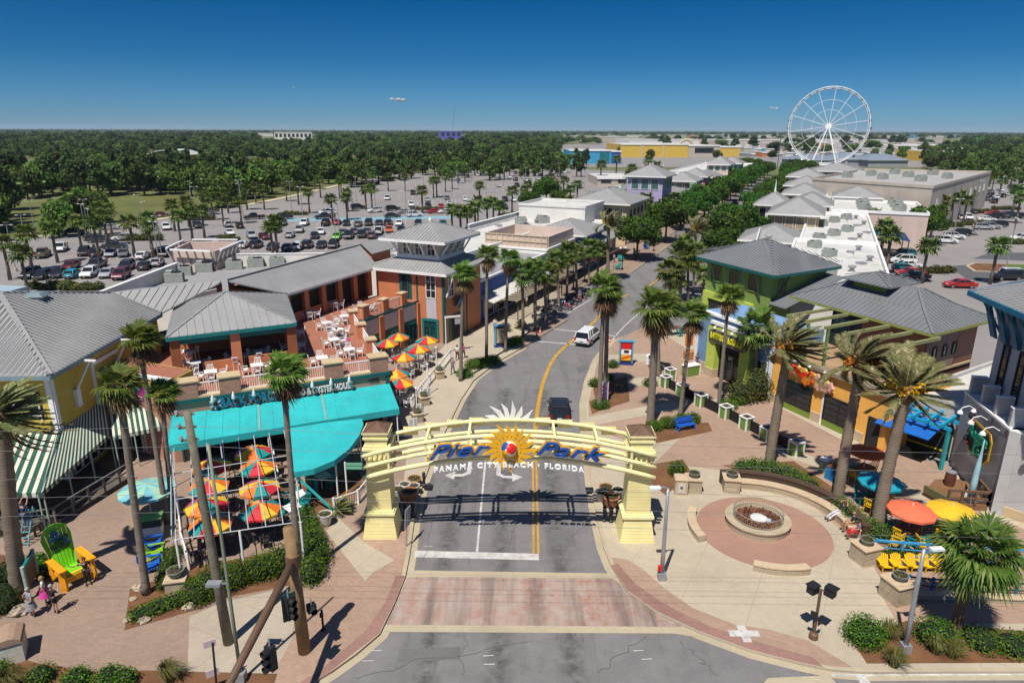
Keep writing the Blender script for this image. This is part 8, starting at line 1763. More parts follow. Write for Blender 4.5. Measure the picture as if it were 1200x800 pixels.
b = g13(523, 415); t = thing('bracket_sign', 'white sign arm with a hanging plaque by the tower doors', 'sign', b); MB().tube([b, b+Vector((0, 0, 4.3))], .06, 8).build('post', W, t); MB().beam(b+Vector((-.1, 0, 4.25)), b+Vector((1.9, .7, 4.25)), .12, .2).build('arm', W, t); MB().beam(b+Vector((1.0, .4, 3.7)), b+Vector((1.7, .65, 3.7)), .06, .7).build('plaque', mat('plaque_grey', (.35, .36, .36)), t)
PF = thing('patio_frame', 'white tubular frame with lattice over the umbrella patio', 'frame', g13(270, 600))
FRM = mat('frame_grey_white', (.46, .47, .48), .5, .12, 2); fz = 3.05; fa, fb, fc, fd = Vector((-23.2, 42.6, fz)), Vector((-16.6, 45.6, fz)), G(352, 611, fz), G(206, 632, fz)
for k in range(8): u = k/7; MB().tube([fa.lerp(fb, u), fd.lerp(fc, u)], .03, 6).build('rafter', FRM, PF)
for u in (.33, .62, 1.0): MB().tube([fa.lerp(fd, u), fb.lerp(fc, u)], .03, 6).build('crossbar', FRM, PF)
for u, q in ((0, fd), (.5, fd.lerp(fc, .5)), (1, fc)): MB().tube([Vector((q.x, q.y, .13)), q], .07, 8).build('post', WPL, PF)
MB().tube([Vector((fa.lerp(fd, .5).x, fa.lerp(fd, .5).y, .13)), fa.lerp(fd, .5)], .07, 8).build('post', WPL, PF)
SAILM = mat('pale_blue_screen', (.30, .50, .55), .6)
a, b = fa.lerp(fd, .1), fa.lerp(fd, .97); MB().hexa([a+Vector((-.25, 0, -.4)), b+Vector((-.25, 0, -.4)), b+Vector((-.2, 0, -.4)), a+Vector((-.2, 0, -.4))], [a+Vector((-.25, 0, .1)), b+Vector((-.25, 0, .1)), b+Vector((-.2, 0, .1)), a+Vector((-.2, 0, .1))]).build('side_screen', SAILM, PF)
fence([g13(222, 668), g13(214, 640), g13(210, 600)], 'white rail fence along the shop side of the umbrella patio', 1.0)
mb = MB(); a, b = G(322, 510, .3), G(340, 575, .3)
t = thing('outdoor_stair', 'dark open stair under the awning by the umbrella patio', 'stair', a); 
for k in range(9): q = a.lerp(b, k/8); mb.box(q.x, q.y, 2.6-k*.27, 1.2, .32, .06, .3)
mb.build('slat_treads', BROWNP, t); MB().beam(Vector((a.x+.6, a.y, 2.7)), Vector((b.x+.6, b.y, .5)), .08).beam(Vector((a.x-.6, a.y, 2.7)), Vector((b.x-.6, b.y, .5)), .08).build('stringer', WPL, t)
GLM = mat('giant_lime', (.17, .58, .012), .5, .06); GOR = mat('giant_orange', (.78, .32, .012), .5, .06); GBL = mat('giant_blue', (.03, .16, .30), .5)
ga, gb = g13(77, 693), g13(111, 677); gd = (gb-ga).normalized(); gn = Vector((gd.y, -gd.x, 0)); Lg = (gb-ga).length
GC = thing('giant_chair', 'giant lime green and orange garden chair for photographs', 'giant chair', ga)
def gp(u, v, z): return ga+gd*u-gn*v*.9+Vector((0, 0, z*.78))     # u along the front, v backwards
MB().hexa([gp(.2, .0, .95), gp(Lg-.2, .0, .95), gp(Lg-.3, 1.7, .62), gp(.3, 1.7, .62)], [gp(.2, .0, 1.07), gp(Lg-.2, .0, 1.07), gp(Lg-.3, 1.7, .74), gp(.3, 1.7, .74)]).build('seat', GLM, GC)
MB().hexa([gp(.15, -.06, .55), gp(Lg-.15, -.06, .55), gp(Lg-.15, .0, .55), gp(.15, .0, .55)], [gp(.15, -.06, 1.0), gp(Lg-.15, -.06, 1.0), gp(Lg-.15, .0, 1.0), gp(.15, .0, 1.0)]).build('front_board', GOR, GC)
MB().hexa([gp(.2, .05, 1.072), gp(Lg-.2, .05, 1.072), gp(Lg-.2, .28, 1.06), gp(.2, .28, 1.06)], [gp(.2, .05, 1.09), gp(Lg-.2, .05, 1.09), gp(Lg-.2, .28, 1.08), gp(.2, .28, 1.08)]).build('seat_stripe', UY, GC)
mb = MB(); nb = 7
for k in range(nb):
 u0, u1 = .22+(Lg-.44)*k/nb, .22+(Lg-.44)*(k+.93)/nb; m_ = (k-(nb-1)/2)/((nb-1)/2); e = .22*m_; h0, h1 = [2.75+1.0*math.sqrt(max(0, 1-(m_*.86+q*.143)**2)) for q in (-1, 1)]
 mb.hexa([gp(u0, 1.55, .7), gp(u1, 1.55, .7), gp(u1, 1.67, .7), gp(u0, 1.67, .7)], [gp(u0+e, 2.45, h0), gp(u1+e+.03, 2.45, h1), gp(u1+e+.03, 2.57, h1), gp(u0+e, 2.57, h0)])
bk_ = mb.build('backrest_slats', GLM, GC)
mb = MB(); r2 = random.Random(8)
for k in range(16):
 u = Lg*(.25+.5*r2.random()); z = 2.0+1.3*r2.random(); v = 1.55+(z-.7)/3.0*.9-.045
 n_ = 6; c_ = gp(u, v, z); s = .13+.12*r2.random(); mb.face([c_+gd*(s*math.cos(2*PI*i/n_+k))+Vector((0, 0, s*.8*math.sin(2*PI*i/n_+k)))-gn*(-.02) for i in range(n_)], k % 2)
mb.build('painted_emblem', [GBL, mat('dark_leaf_paint', (.02, .10, .02))], bk_)
for s_, u in ((0, .0), (1, Lg)):
 MB().hexa([gp(u-.2, -.25, 1.62), gp(u+.2, -.25, 1.62), gp(u+.18, 1.75, 1.62), gp(u-.18, 1.75, 1.62)], [gp(u-.2, -.25, 1.72), gp(u+.2, -.25, 1.72), gp(u+.18, 1.75, 1.72), gp(u-.18, 1.75, 1.72)]).build('armrest', GOR, GC)
 MB().beam(gp(u, .05, 0), gp(u, .05, 1.62), .14, .34).build('leg', GOR, GC); MB().beam(gp(u, 2.0, 0), gp(u, .9, 1.0), .14, .3).build('leg', GOR, GC); MB().beam(gp(u, 1.7, .5), gp(u, 1.7, 1.62), .12, .2).build('arm_support', GOR, GC)
def adirondack(m, name='garden_chair'):
 o = thing(name, 'x', 'chair')
 mb = MB()
 for k in range(6): y = .02+k*.085; mb.box(0, y-.25, .34-.022*k*1.4, .52, .075, .025)
 mb.build('seat_slats', m, o, world=False)
 mb = MB()
 for k in range(6): x = -.24+k*.096; h = .62-.05*abs(k-2.5)*.7; mb.beam((x, .26, .2), (x*1.15, .26+h*.55, .2+h), .085, .02, up=(0, 1, 0))
 mb.build('backrest_slats', m, o, world=False)
 for s in (-1, 1):
  MB().box(s*.33, .0, .52, .13, .72, .025).build('armrest', m, o, world=False); MB().beam((s*.3, -.27, 0), (s*.3, -.27, .52), .09, .03).build('leg', m, o, world=False); MB().beam((s*.27, .5, 0), (s*.27, -.27, .36), .1, .03).build('leg', m, o, world=False)
 return o
BLC = seatmat('blue_chair_paint', (.01, .10, .45)); LMC = seatmat('lime_chair_paint', (.20, .42, .03))
for m, x, y, l in ((BLC, 182, 643, 'blue garden chair by the patio rail, uppermost of the three'), (LMC, 184, 653, 'lime green garden chair between the two blue ones'), (BLC, 180, 667, 'blue garden chair next to the low hedge, lowest of the three')): place(adirondack(m), g13(x, y), 1.9, l, 'small garden chairs', sc=1.25)
YA = adirondack(YLC, 'lounge_chair')
for k, x in enumerate((1037, 1053, 1070, 1086, 1101, 1117)): place(YA, g13(x, 668), .05+r10.uniform(-.1, .1), '%s yellow lounge chair from the stone pedestal by the blue railing' % ORD[k], 'yellow lounge chairs', 'chair', .98)
RB = seatmat('railing_blue', (.06, .30, .55)); RBD = mat('railing_blue_dark', (.02, .12, .36), .5)
fence(P13((1024, 650), (1055, 653), (1085, 655), (1115, 657), (1150, 660), (1185, 662), (1230, 664)), 'bright blue railing behind the yellow lounge chairs', 1.0, RB, n=0, top=.12)
fence(P13((1063, 694), (1090, 697), (1122, 698), (1155, 700), (1188, 702), (1230, 703)), 'blue posted railing with dark rails along the roadside patio', 1.0, BLACK, n=0, pm=RBD, top=.08)
t = thing('low_wall', 'low cream kerb wall under the roadside patio railing', 'wall', g13(1100, 702)); MB().beam(g13(1058, 699)+Vector((0, 0, .15)), g13(1240, 708)+Vector((0, 0, .15)), .4, .3).build('wall', MG['kerb'], t); MB().beam(g13(1058, 699)+Vector((0, 0, .33)), g13(1240, 708)+Vector((0, 0, .33)), .5, .06).build('coping', CAPST, t)
UOR = umbrella_proto([mat('umbrella_coral', (.70, .15, .07), .6, .04)], 1.38, 2.4, n=10, drop=.38); UYE = umbrella_proto([mat('umbrella_gold', (.72, .42, .02), .6, .04)], 1.38, 2.4, n=10, drop=.38); URE = umbrella_proto([mat('umbrella_redorange', (.65, .09, .01), .6, .04)], 1.25, 2.6, n=10, drop=.4); UTE = umbrella_proto([mat('umbrella_aqua', (.01, .26, .36), .6, .04)], 1.4, 2.4, n=10, drop=.35)
for u, x, y, l in ((UOR, 1062, 632, 'coral umbrella by the big date palm'), (UYE, 1108, 632, 'golden yellow umbrella beside the coral one'), (URE, 1010, 561, 'red orange umbrella between the date palms'), (UTE, 1026, 596, 'aqua blue umbrella behind the date palm')):
 p = g13(x, y); place(u, p, .2, l, None); tableset(RT, TC, p, .6, 'at the '+l, 'east patio furniture', 4, .95, seats=[TC, YC], tlab='brown table under the '+l)
for ch, x, y, l in ((YC, 974, 556, 'yellow high chair alone next to the pale bin'), (TC, 992, 560, 'teal high chair beside the middle date palm'), (TC, 1010, 592, 'teal high chair under the big date palm fronds'), (YC, 1048, 646, 'yellow high chair at the blue railing end'), (TC, 1067, 648, 'teal high chair facing the blue railing'), (YC, 1079, 648, 'yellow high chair facing the blue railing')): place(ch, g13(x, y), r10.uniform(0, 6), l, 'single east patio chairs')
p = g13(966, 553); t = thing('litter_bin', 'pale green and white bin beside the blue cloth table', 'litter bin', p); MB().box(p.x, p.y, .13, .6, .6, 1.0, .6).build('bin_body', mat('bin_pale_green', (.30, .40, .22)), t); MB().box(p.x, p.y, 1.13, .7, .7, .12, .6).build('lid', W, t)
p = g13(966, 557); p = p+Vector((.4, -.4, 0)); t = thing('cloth_table', 'table under a bright blue hanging cloth by the pale bin', 'table', p); MB().taper(p.x, p.y, .13, .95, .7, .85, .62, .95, .5).build('tablecloth', mat('cloth_blue', (.01, .17, .40), .7), t); MB().box(p.x, p.y, 1.08, .88, .66, .03, .5).build('tabletop', BRT, t)
GBX = mat_siding('box_green', (.17, .30, .05), .16, 2, .75); MESH = mat('black_screen', (.012, .012, .012), .8)
PBX = [(785, 444), (780, 453), (799, 463), (821, 475), (850, 489), (874, 502), (898, 515), (932, 532)]
for k, (x, y) in enumerate(PBX):
 p = g13(x, y); t = thing('planter_box', 'green and white planter box, %s from the kiosk along the screens' % ORD[k], 'planter box', p, .45, 'green and white planter boxes')
 MB().box(0, 0, .05, .78, .78, 1.0).build('box_body', GBX, t, world=False)
 for sx in (-1, 1):
  for sy in (-1, 1): MB().box(sx*.38, sy*.38, 0, .12, .12, 1.1).build('corner_post', W, t, world=False)
 MB().box(0, -.40, 1.05, .95, .1, .1).box(0, .40, 1.05, .95, .1, .1).box(-.42, 0, 1.05, .1, .7, .1).box(.42, 0, 1.05, .1, .7, .1).build('rim', W, t, world=False); MB().box(0, 0, 1.051, .7, .7, .03).build('soil', SOIL, t, world=False)
 if k >= 1 and k < len(PBX)-0:
  q = g13(*PBX[k-1]); d = (q-p).normalized(); s_ = thing('screen_panel', 'black mesh screen between the %s and %s planter boxes' % (ORD[k-1], ORD[k]), 'screen panel', (p+q)/2, 0, 'black screens'); MB().beam(p+d*.45+Vector((0, 0, .5)), q-d*.45+Vector((0, 0, .5)), .04, .85).build('mesh_panel', MESH, s_); MB().beam(p+d*.45+Vector((0, 0, .95)), q-d*.45+Vector((0, 0, .95)), .05).build('top_rail', BLACK, s_)
p = g13(809, 439); t = thing('planter_box', 'wide green planter box with white corners against the blue shop', 'planter box', p, .45); MB().box(0, 0, .05, 1.7, .78, 1.0).build('box_body', GBX, t, world=False); MB().box(0, 0, 1.05, 1.85, .9, .08).build('rim', W, t, world=False)
for sx in (-1, 1): MB().box(sx*.86, -.38, 0, .12, .12, 1.1).build('corner_post', W, t, world=False)
p = g13(803, 503); t = thing('bench', 'bright blue slatted bench by the rounded shrubs', 'bench', p, .35); mb = MB()
for k in range(5): mb.box(0, -.25+k*.11, .45, 1.7, .09, .03)
mb.build('seat_slats', BLC, t, world=False); mb = MB()
for k in range(4): mb.box(0, .3+k*.03, .55+k*.12, 1.7, .03, .1)
mb.build('backrest_slats', BLC, t, world=False); [MB().box(s*.75, 0, 0, .07, .55, .45).build('leg', BLC, t, world=False) for s in (-1, 1)]
KB = seatmat('kiosk_blue', (.10, .32, .50)); KD = mat('kiosk_navy', (.02, .04, .20), .5)
def kiosk(bp, rz, w, h, label, draw):
 p = g13(*bp); t = thing('display_kiosk', label, 'kiosk', p, rz)
 MB().box(-w/2+.06, 0, 0, .14, .3, h).build('side_post', KB, t, world=False); MB().box(w/2-.06, 0, 0, .14, .3, h).build('side_post', KB, t, world=False); MB().box(0, 0, h, w+.25, .42, .16).build('header', KB, t, world=False); MB().box(0, 0, .0, w+.1, .5, .22).build('base', KD, t, world=False); MB().box(0, 0, .22, w-.24, .2, h-.22).build('cabinet', BLACK, t, world=False); draw(t); return t
def vid(t):
 for z, hh, m, n in ((1.75, .75, RED, 'red_panel'), (1.15, .58, W, 'white_panel'), (.5, .63, ORANGE, 'orange_panel')): MB().box(0, -.12, z, 1.05, .03, hh).build(n, m, t, world=False)
 MB().box(.02, -.145, 1.35, .5, .03, .3).build('dark_product', BLACK, t, world=False); MB().hexa([(-.5, -.15, .6), (.5, -.15, .95), (.5, -.15, 1.1), (-.5, -.15, .75)], [(-.5, -.14, .6), (.5, -.14, .95), (.5, -.14, 1.1), (-.5, -.14, .75)]).build('red_swoosh', RED, t, world=False)
kiosk((733, 427), -.12, 1.45, 2.55, 'blue framed video kiosk showing a red, white and orange advert', vid)
def mapb(t):
 MB().box(0, -.12, .5, 1.1, .03, 1.7).build('map_panel', mat('map_paper', (.42, .34, .20)), t, world=False); r2 = random.Random(2)
 mb = MB(); [mb.box(r2.uniform(-.45, .45), -.145, r2.uniform(.6, 2.0), r2.uniform(.1, .3), .02, r2.uniform(.08, .22), 0, k % 3) for k in range(16)]; mb.build('map_pattern', [GRW, BRT, WPL], t, world=False)
kiosk((587, 406), .35, 1.5, 2.5, 'blue framed map board under the street palms', mapb)
p = g13(707, 470); t = thing('poster_stand', 'pink and white poster stand at the kerb under the paired palms', 'poster', p, -.1); MB().box(0, 0, .1, .85, .14, 1.75).build('poster_panel', mat('poster_lilac', (.50, .36, .50)), t, world=False); MB().box(0, 0, 0, .9, .3, .1).build('base', KD, t, world=False)
mb = MB(); r2 = random.Random(3); [mb.box(r2.uniform(-.28, .28), -.085, r2.uniform(.35, 1.6), r2.uniform(.1, .3), .02, r2.uniform(.08, .25), 0, k % 2) for k in range(9)]; mb.build('poster_print', [mat('poster_pink', (.50, .06, .25)), W], t, world=False)
p = g13(760, 426); t = thing('litter_bin', 'white domed litter bin beside the thick palm', 'litter bin', p); MB().lathe(p.x, p.y, .13, [(.3, 0), (.32, .8), (.34, .82), (.25, 1.02), (.05, 1.1)], 14).build('bin_body', W, t); MB().box(p.x, p.y-.3, .95, .25, .1, .14).build('flap', BLACK, t)
p = g13(181, 626); t = thing('litter_bin', 'dark recycling kiosk with a white base and green lid by the small chairs', 'litter bin', p, .3); MB().box(0, 0, 0, 1.0, .8, .75).build('bin_body', W, t, world=False); MB().box(0, 0, .75, 1.1, .9, .5).build('hood', mat('bin_dark_green', (.03, .06, .05)), t, world=False); MB().box(0, 0, 1.25, 1.2, 1.0, .07).build('lid', mat('bin_lid_green', (.16, .34, .10)), t, world=False)
p = g13(178, 606); UG = umbrella_proto([mat('umbrella_mint', (.30, .50, .36), .6), mat('umbrella_mint_blue', (.16, .42, .46), .6)], 1.7, 2.4, n=12, drop=.4); place(UG, p, .3, 'pale mint striped umbrella by the palm pair', None)
a, b = g13(35, 702), g13(46, 680); t = thing('notice_board', 'teal capped notice board with pale posts behind the standing people', 'notice board', a)
for q in (a, b): MB().tube([q, q+Vector((0, 0, 2.0))], .1, 8).build('post', mat('pale_green_post', (.35, .45, .40)), t); 
MB().beam(a+Vector((0, 0, 1.15)), b+Vector((0, 0, 1.15)), .06, 1.2).build('board', mat('notice_brown', (.16, .11, .07)), t); MB().beam(a+Vector((0, 0, 1.85)), b+Vector((0, 0, 1.85)), .14, .22).build('cap', TEAL, t)
t = thing('deck', 'grey brown timber deck and ramp under the striped awning', 'deck', g13(40, 640)); dp = [G(0, 625, .4), G(66, 612, .4), G(150, 560, .4), G(105, 540, .4), G(0, 585, .4), G(-60, 600, .4), G(-60, 640, .4)]; MB().prism(dp, .13, .42).build('floor', mat('deck_grey', (.10, .085, .07), .85, .25, 2), t)
for (p, q) in ((dp[0], dp[1]), (dp[1], dp[2]), (dp[6], dp[0])):
 mb = MB(); L = (q-p).length; up = Vector((0, 0, 1))
 for z in (.5, 1.05): mb.beam(p+up*z, q+up*z, .09)
 for k in range(int(L/1.3)+1): e = p.lerp(q, min(1, k*1.3/L)); mb.beam(e, e+up*1.1, .11)
 mb.build('railing', mat('rail_grey', (.16, .15, .13), .8, .2), t)
for k, (x, y) in enumerate(((20, 640), (30, 632), (48, 622))): p = g13(x, y); q = g13(x+22, y-12); t = thing('timber_rail', '%s low timber ramp rail between the ladder and the giant chair' % ORD[k], 'rail', p, 0, 'low ramp rails'); MB().beam(p+Vector((0, 0, .5)), q+Vector((0, 0, .5)), .12, .18).build('plank', mat('rail_brown', (.12, .09, .07)), t); [MB().beam(e, e+Vector((0, 0, .5)), .1).build('post', mat('rail_brown', (.12, .09, .07)), t) for e in (p, q)]
LDM = mat('ladder_blue', (.12, .30, .34), .5); lb = g13(27, 640); ltop = lb+Vector((.15, 1.0, 2.1)); t = thing('step_ladder', 'pale blue stepladder standing under the awning corner', 'ladder', lb)
for s in (-.3, .3): MB().beam(lb+Vector((s, 0, 0)), ltop+Vector((s*.6, 0, 0)), .06).build('stile', LDM, t); MB().beam(lb+Vector((s*1.2, 1.7, 0)), ltop+Vector((s*.6, 0, 0)), .05).build('rear_leg', LDM, t)
mb = MB()
for k in range(7): q = lb.lerp(ltop, (k+.6)/7.2); mb.beam(q+Vector((-.28, 0, 0)), q+Vector((.28, 0, 0)), .08, .03)
mb.build('rung', LDM, t)
LAMP = thing('car_park_lamp', 'x', 'lamp post'); MB().tube([(0, 0, 0), (0, 0, 9)], [.10, .07], 8).build('pole', STEEL, LAMP, world=False); MB().beam((-.6, 0, 9), (.6, 0, 9), .08).build('arm', STEEL, LAMP, world=False); [MB().box(s*.75, 0, 8.95, .5, .3, .12).build('lamp_head', W, LAMP, world=False) for s in (-1, 1)]; MB().lathe(0, 0, 0, [(.3, 0), (.3, .7), (.2, .75)], 10).build('base', CAPST, LAMP, world=False)
lw_ = [(19, 318), (34, 305-4), (42, 275), (102, 282), (110, 290), (104, 266+8), (163, 266), (174, 278), (190, 308-6), (187, 312), (226, 248), (232, 258), (243, 244), (283, 246), (284, 252), (342, 248), (355, 258), (394, 290), (398, 278), (418, 240), (440, 244), (476, 250), (497, 234), (505, 226), (536, 218), (570, 232), (590, 222), (636, 206), (655, 214), (685, 225), (616, 222), (350, 205), (356, 202)]
for k, (x, y) in enumerate(sorted(lw_)): place(LAMP, G(x, y), r10.uniform(0, 3), '%s grey lamp post from the yellow shop in the west car park' % ORD[k], 'car park lamp posts', sc=.9 if y > 262 else 1.0)
for k, (x, y) in enumerate(sorted(((1178, 318), (1144, 248), (1148, 232), (1186, 224), (1116, 282), (1196, 216), (1170, 240), (1106, 232)))): place(LAMP, G(x, y), r10.uniform(0, 3), '%s grey lamp post from the big wheel in the east car park' % ORD[k], 'car park lamp posts', sc=1.05)
SL = thing('avenue_lamp', 'x', 'street lamp'); MB().tube([(0, 0, 0), (0, 0, 3.8)], [.08, .06], 8).build('pole', BLACK, SL, world=False); MB().beam((-.5, 0, 3.7), (.5, 0, 3.7), .05).build('arm', BLACK, SL, world=False); [MB().ball(s*.5, 0, 3.92, .2, 10).build('lamp_globe', W, SL, world=False, smooth=True) for s in (-1, 1)]; MB().lathe(0, 0, 0, [(.2, 0), (.16, .4), (.1, .5)], 10).build('base', BLACK, SL, world=False)
for k, (s, t_) in enumerate(((22, -4.0), (33, -4.0), (52, -6.5), (74, -7), (96, -7), (82, -21.5), (101, -21), (118, -21), (132, -7), (150, -21), (28, -26), (40, -26))): place(SL, ST(s, t_, .13), .4, '%s black twin globe lamp from the arch along the avenue' % ORD[k], 'avenue lamps')
t = thing('street_trellis', 'long pale timber trellis over the sidewalk beside the motorcycles', 'trellis', ST(24, -2)); mb = MB()
for k in range(26): s = 12+k*1.1; mb.beam(ST(s, -.8, 3.0), ST(s+.25, -3.9, 3.0), .16, .14)
mb.build('slat', mat('pale_trellis', (.38, .31, .22), .8, .15), t)
for t_ in (-.9, -3.7): MB().beam(ST(12, t_, 2.86), ST(40, t_, 2.86), .14, .16).build('beam', mat('pale_trellis', (.38, .31, .22)), t)
for k in range(6):
 for t_ in (-3.7, -.9): p = ST(12.5+k*5.4, t_, .13); MB().beam(p, p+Vector((0, 0, 2.7)), .16).build('post', BROWNP, t)
for k, (s, t_, m, l) in enumerate(((70, -4.5, TLC, 'teal'), (76, -5, BLC, 'blue'), (80, -4, TLC, 'teal'), (60, -4, TLC, 'teal'), (52, -5.5, TLC, 'teal'), (66, -3, YLC, 'yellow'))):
 p = ST(s, t_, .13); o = place(adirondack(m, 'avenue_chair'), p, r10.uniform(0, 6), '%s garden chair on the sidewalk by the round trees, %s up the avenue' % (l, ORD[k]), 'avenue garden chairs', sc=1.4)
p = ST(90, -24.5, .13); t = thing('kiosk_stall', 'small teal kiosk stall at the street bend behind the green building', 'kiosk', p); MB().box(p.x, p.y, .13, 2.6, 2.2, 2.4, .4).build('stall_wall', TLW, t); MB().box(p.x, p.y, 2.55, 3.2, 2.8, .2, .4).build('stall_roof', TLC, t); MB().box(p.x-.4, p.y-1.0, 1.2, 1.6, .4, .9, .4).build('hatch', DARK, t)
t = thing('white_sail', 'tall white angled fin rising behind the green building roof', 'sail', ST(52, -28)); MB().hexa([ST(50, -27.5, .1), ST(51.5, -28, .1), ST(51.5, -28.2, .1), ST(50, -27.7, .1)], [ST(51.4, -29.0, 9), ST(51.8, -29.2, 9), ST(51.8, -29.4, 9), ST(51.4, -29.2, 9)]).build('fin', W, t); MB().tube([ST(51, -28, .1), ST(51.6, -29.2, 8.9)], .1, 6).build('mast', STEEL, t)
for x, y, l in ((800, 415, 'orange and green flags on a stand'), ):
 p = g13(806, 420); t = thing('display_stand', 'tall orange display stand before the blue shop corner', 'display stand', p); MB().tube([p, p+Vector((0, 0, 3.2))], .06, 8).build('post', BLACK, t); MB().box(p.x, p.y, 1.6, .9, .1, 1.8, .3).build('orange_banner', UO, t); MB().box(p.x+.3, p.y, .2, 1.4, .8, .8, .3).build('counter', ORW, t)
p = ST(50, -27, .13); tableset(RT, TC, g13(790, 392), .4, 'of the brown table behind the planter boxes', 'east patio furniture', 4, .95, tlab='brown table behind the planter boxes')
SKIN = mat('skin_tone', (.48, .27, .19), .55, .06); SKIND = mat('skin_tone_tan', (.36, .19, .12), .55, .06)
def skinned(name, verts, edges, rad, m, par, sub=1):
 me = bpy.data.meshes.new(name); me.from_pydata([tuple(v) for v in verts], edges, []); ob = bpy.data.objects.new(name, me); COL.objects.link(ob)
 md = ob.modifiers.new('s', 'SKIN'); md.use_smooth_shade = True; md.branch_smoothing = .4
 for i, r in enumerate(rad): me.skin_vertices[0].data[i].radius = (r, r)
 me.skin_vertices[0].data[0].use_root = True
 ob.modifiers.new('u', 'SUBSURF').levels = sub
 ob.modifiers['u'].render_levels = sub
 dg = bpy.context.evaluated_depsgraph_get(); dg.update(); m2 = bpy.data.meshes.new_from_object(ob.evaluated_get(dg)); bpy.data.objects.remove(ob)
 m2.materials.clear(); m2.materials.append(m); o = bpy.data.objects.new(name, m2); COL.objects.link(o); o.parent = par; return o
STAND = dict(pel=(0, 0, .95), wai=(0, 0, 1.10), che=(0, 0, 1.30), nb=(0, 0, 1.45), nk=(0, .01, 1.52), hd=(0, .025, 1.62), tp=(0, .015, 1.71), sh=(.175, 0, 1.41), el=(.24, -.03, 1.14), wr=(.25, .07, .92), ha=(.25, .10, .84), hi=(.09, 0, .90), kn=(.10, .03, .50), an=(.10, -.02, .09), to=(.11, .14, .04))
def sym(p): return {k: (tuple(v), (-v[0], v[1], v[2])) for k, v in p.items()}
def person(p, face, pose, label, shirt, legs, hair, skin=None, long_legs=True, skirt=None, sc=1.0, group=None, long_hair=False, hat=None):
 """pose: joint -> (side one, side two); face: heading the person looks towards"""
 skin = skin or SKIN; t = thing('person', label, 'person', p, -math.radians(face), group); t.scale = (sc,)*3
 J = pose; c = lambda k: Vector(J[k][0]); S = lambda k, s: Vector(J[k][s])
 names = ['pel', 'wai', 'che', 'nb', 'nk', 'hd', 'tp']; V = [c(k) for k in names]; E = [(i, i+1) for i in range(6)]; R = [.115, .10, .125, .06, .052, .092, .062]
 for s in (0, 1):
  i = len(V); V += [S('sh', s), S('el', s), S('wr', s), S('ha', s)]; E += [(2, i), (i, i+1), (i+1, i+2), (i+2, i+3)]; R += [.055, .042, .03, .034]
  i = len(V); V += [S('hi', s), S('kn', s), S('an', s), S('to', s)]; E += [(0, i), (i, i+1), (i+1, i+2), (i+2, i+3)]; R += [.085, .055, .04, .036]
 b = skinned('body', V, E, R, skin, t, 2)
 mb = MB()
 for s in (0, 1):
  h = S('ha', s); d = (h-S('wr', s)).normalized(); x = d.cross(Vector((0, 1, 0))); x = x.normalized() if x.length > .1 else Vector((1, 0, 0))
  for k in range(4): q = h+x*(-.027+.018*k); mb.tube([q, q+d*.05, q+d*(.085-.008*abs(k-1.4))+x.cross(d)*.015], [.0095, .009, .006], 5)
  q = h-d*.01; mb.tube([q, q+x*.035+d*.02, q+x*.045+d*.05], [.011, .01, .007], 5)
 hd_, tp_ = c('hd'), c('tp'); up = (tp_-hd_).normalized(); f = Vector((0, 1, 0)); f = (f-up*f.dot(up)).normalized(); sd = f.cross(up)
 mb.tube([hd_+f*.085+up*.02, hd_+f*.115-up*.012], [.012, .018], 5)
 for s in (-1, 1): mb.ball(*(hd_+sd*.09*s), .024, 6)
 me = bpy.data.meshes.new('x'); me.from_pydata([tuple(v) for v in mb.v], [], mb.f); bm = bmesh.new(); bm.from_mesh(b.data); bm.from_mesh(me); bm.to_mesh(b.data); bm.free()
 if hair:
  mb = MB(); q = hd_+up*.03-f*.018; mb.ball(q.x, q.y, q.z, .108, 10, sz=1.0); i = len(mb.v)
  if long_hair: mb.tube([hd_+up*.02-f*.06, hd_-up*.14-f*.075], [.09, .05], 8)
  mb.build('hair', hair, t, world=False, smooth=True)
  eb = MB(); [eb.ball(*(hd_+f*.088+sd*.034*s+up*.018), .011, 6) for s in (-1, 1)]; eb.build('eye', BLACK, t, world=False)
 if hat: mb = MB(); q = hd_+up*.06; mb.lathe(q.x, q.y, q.z, [(.16, 0), (.11, .02), (.10, .08), (.02, .1)], 12); mb.build('cap', hat, t, world=False)
 V = [c('pel'), c('wai'), c('che'), c('nb')]; E = [(0, 1), (1, 2), (2, 3)]; R = [.135, .122, .142, .07]
 for s in (0, 1): i = len(V); V += [S('sh', s), S('sh', s).lerp(S('el', s), .75)]; E += [(2, i), (i, i+1)]; R += [.07, .058]
 skinned('shirt', V, E, R, shirt, t)
 V = [c('pel')]; E = []; R = [.14]
 for s in (0, 1):
  i = len(V); kn, an = S('kn', s), S('an', s); V += [S('hi', s), kn.lerp(S('hi', s), 0 if long_legs else .2)]; E += [(0, i), (i, i+1)]; R += [.10, .07]
  if long_legs: V.append(an.lerp(kn, .08)); E.append((i+1, i+2)); R.append(.056)
 skinned('trousers' if long_legs else 'shorts', V, E, R, legs, t)
 if skirt:
  q = c('pel'); MB().lathe(q.x, q.y, q.z-.45, [(.27, 0), (.2, .3), (.14, .52)], 14, cap=False).build('skirt', skirt, t, world=False, smooth=True)
 for s in (0, 1):
  a, o = S('an', s), S('to', s); MB().tube([a+Vector((0, 0, -.03)), a.lerp(o, .45), o], [.05, .052, .04], 8).build('shoe', BLACK if s else BLACK, t, world=False, smooth=True)
 return t
def pose(**kw):
 p = sym(STAND)
 for k, v in kw.items(): p[k] = (tuple(v[0]), tuple(v[1])) if isinstance(v[0], (tuple, list)) else (tuple(v), (-v[0], v[1], v[2]))
 return p
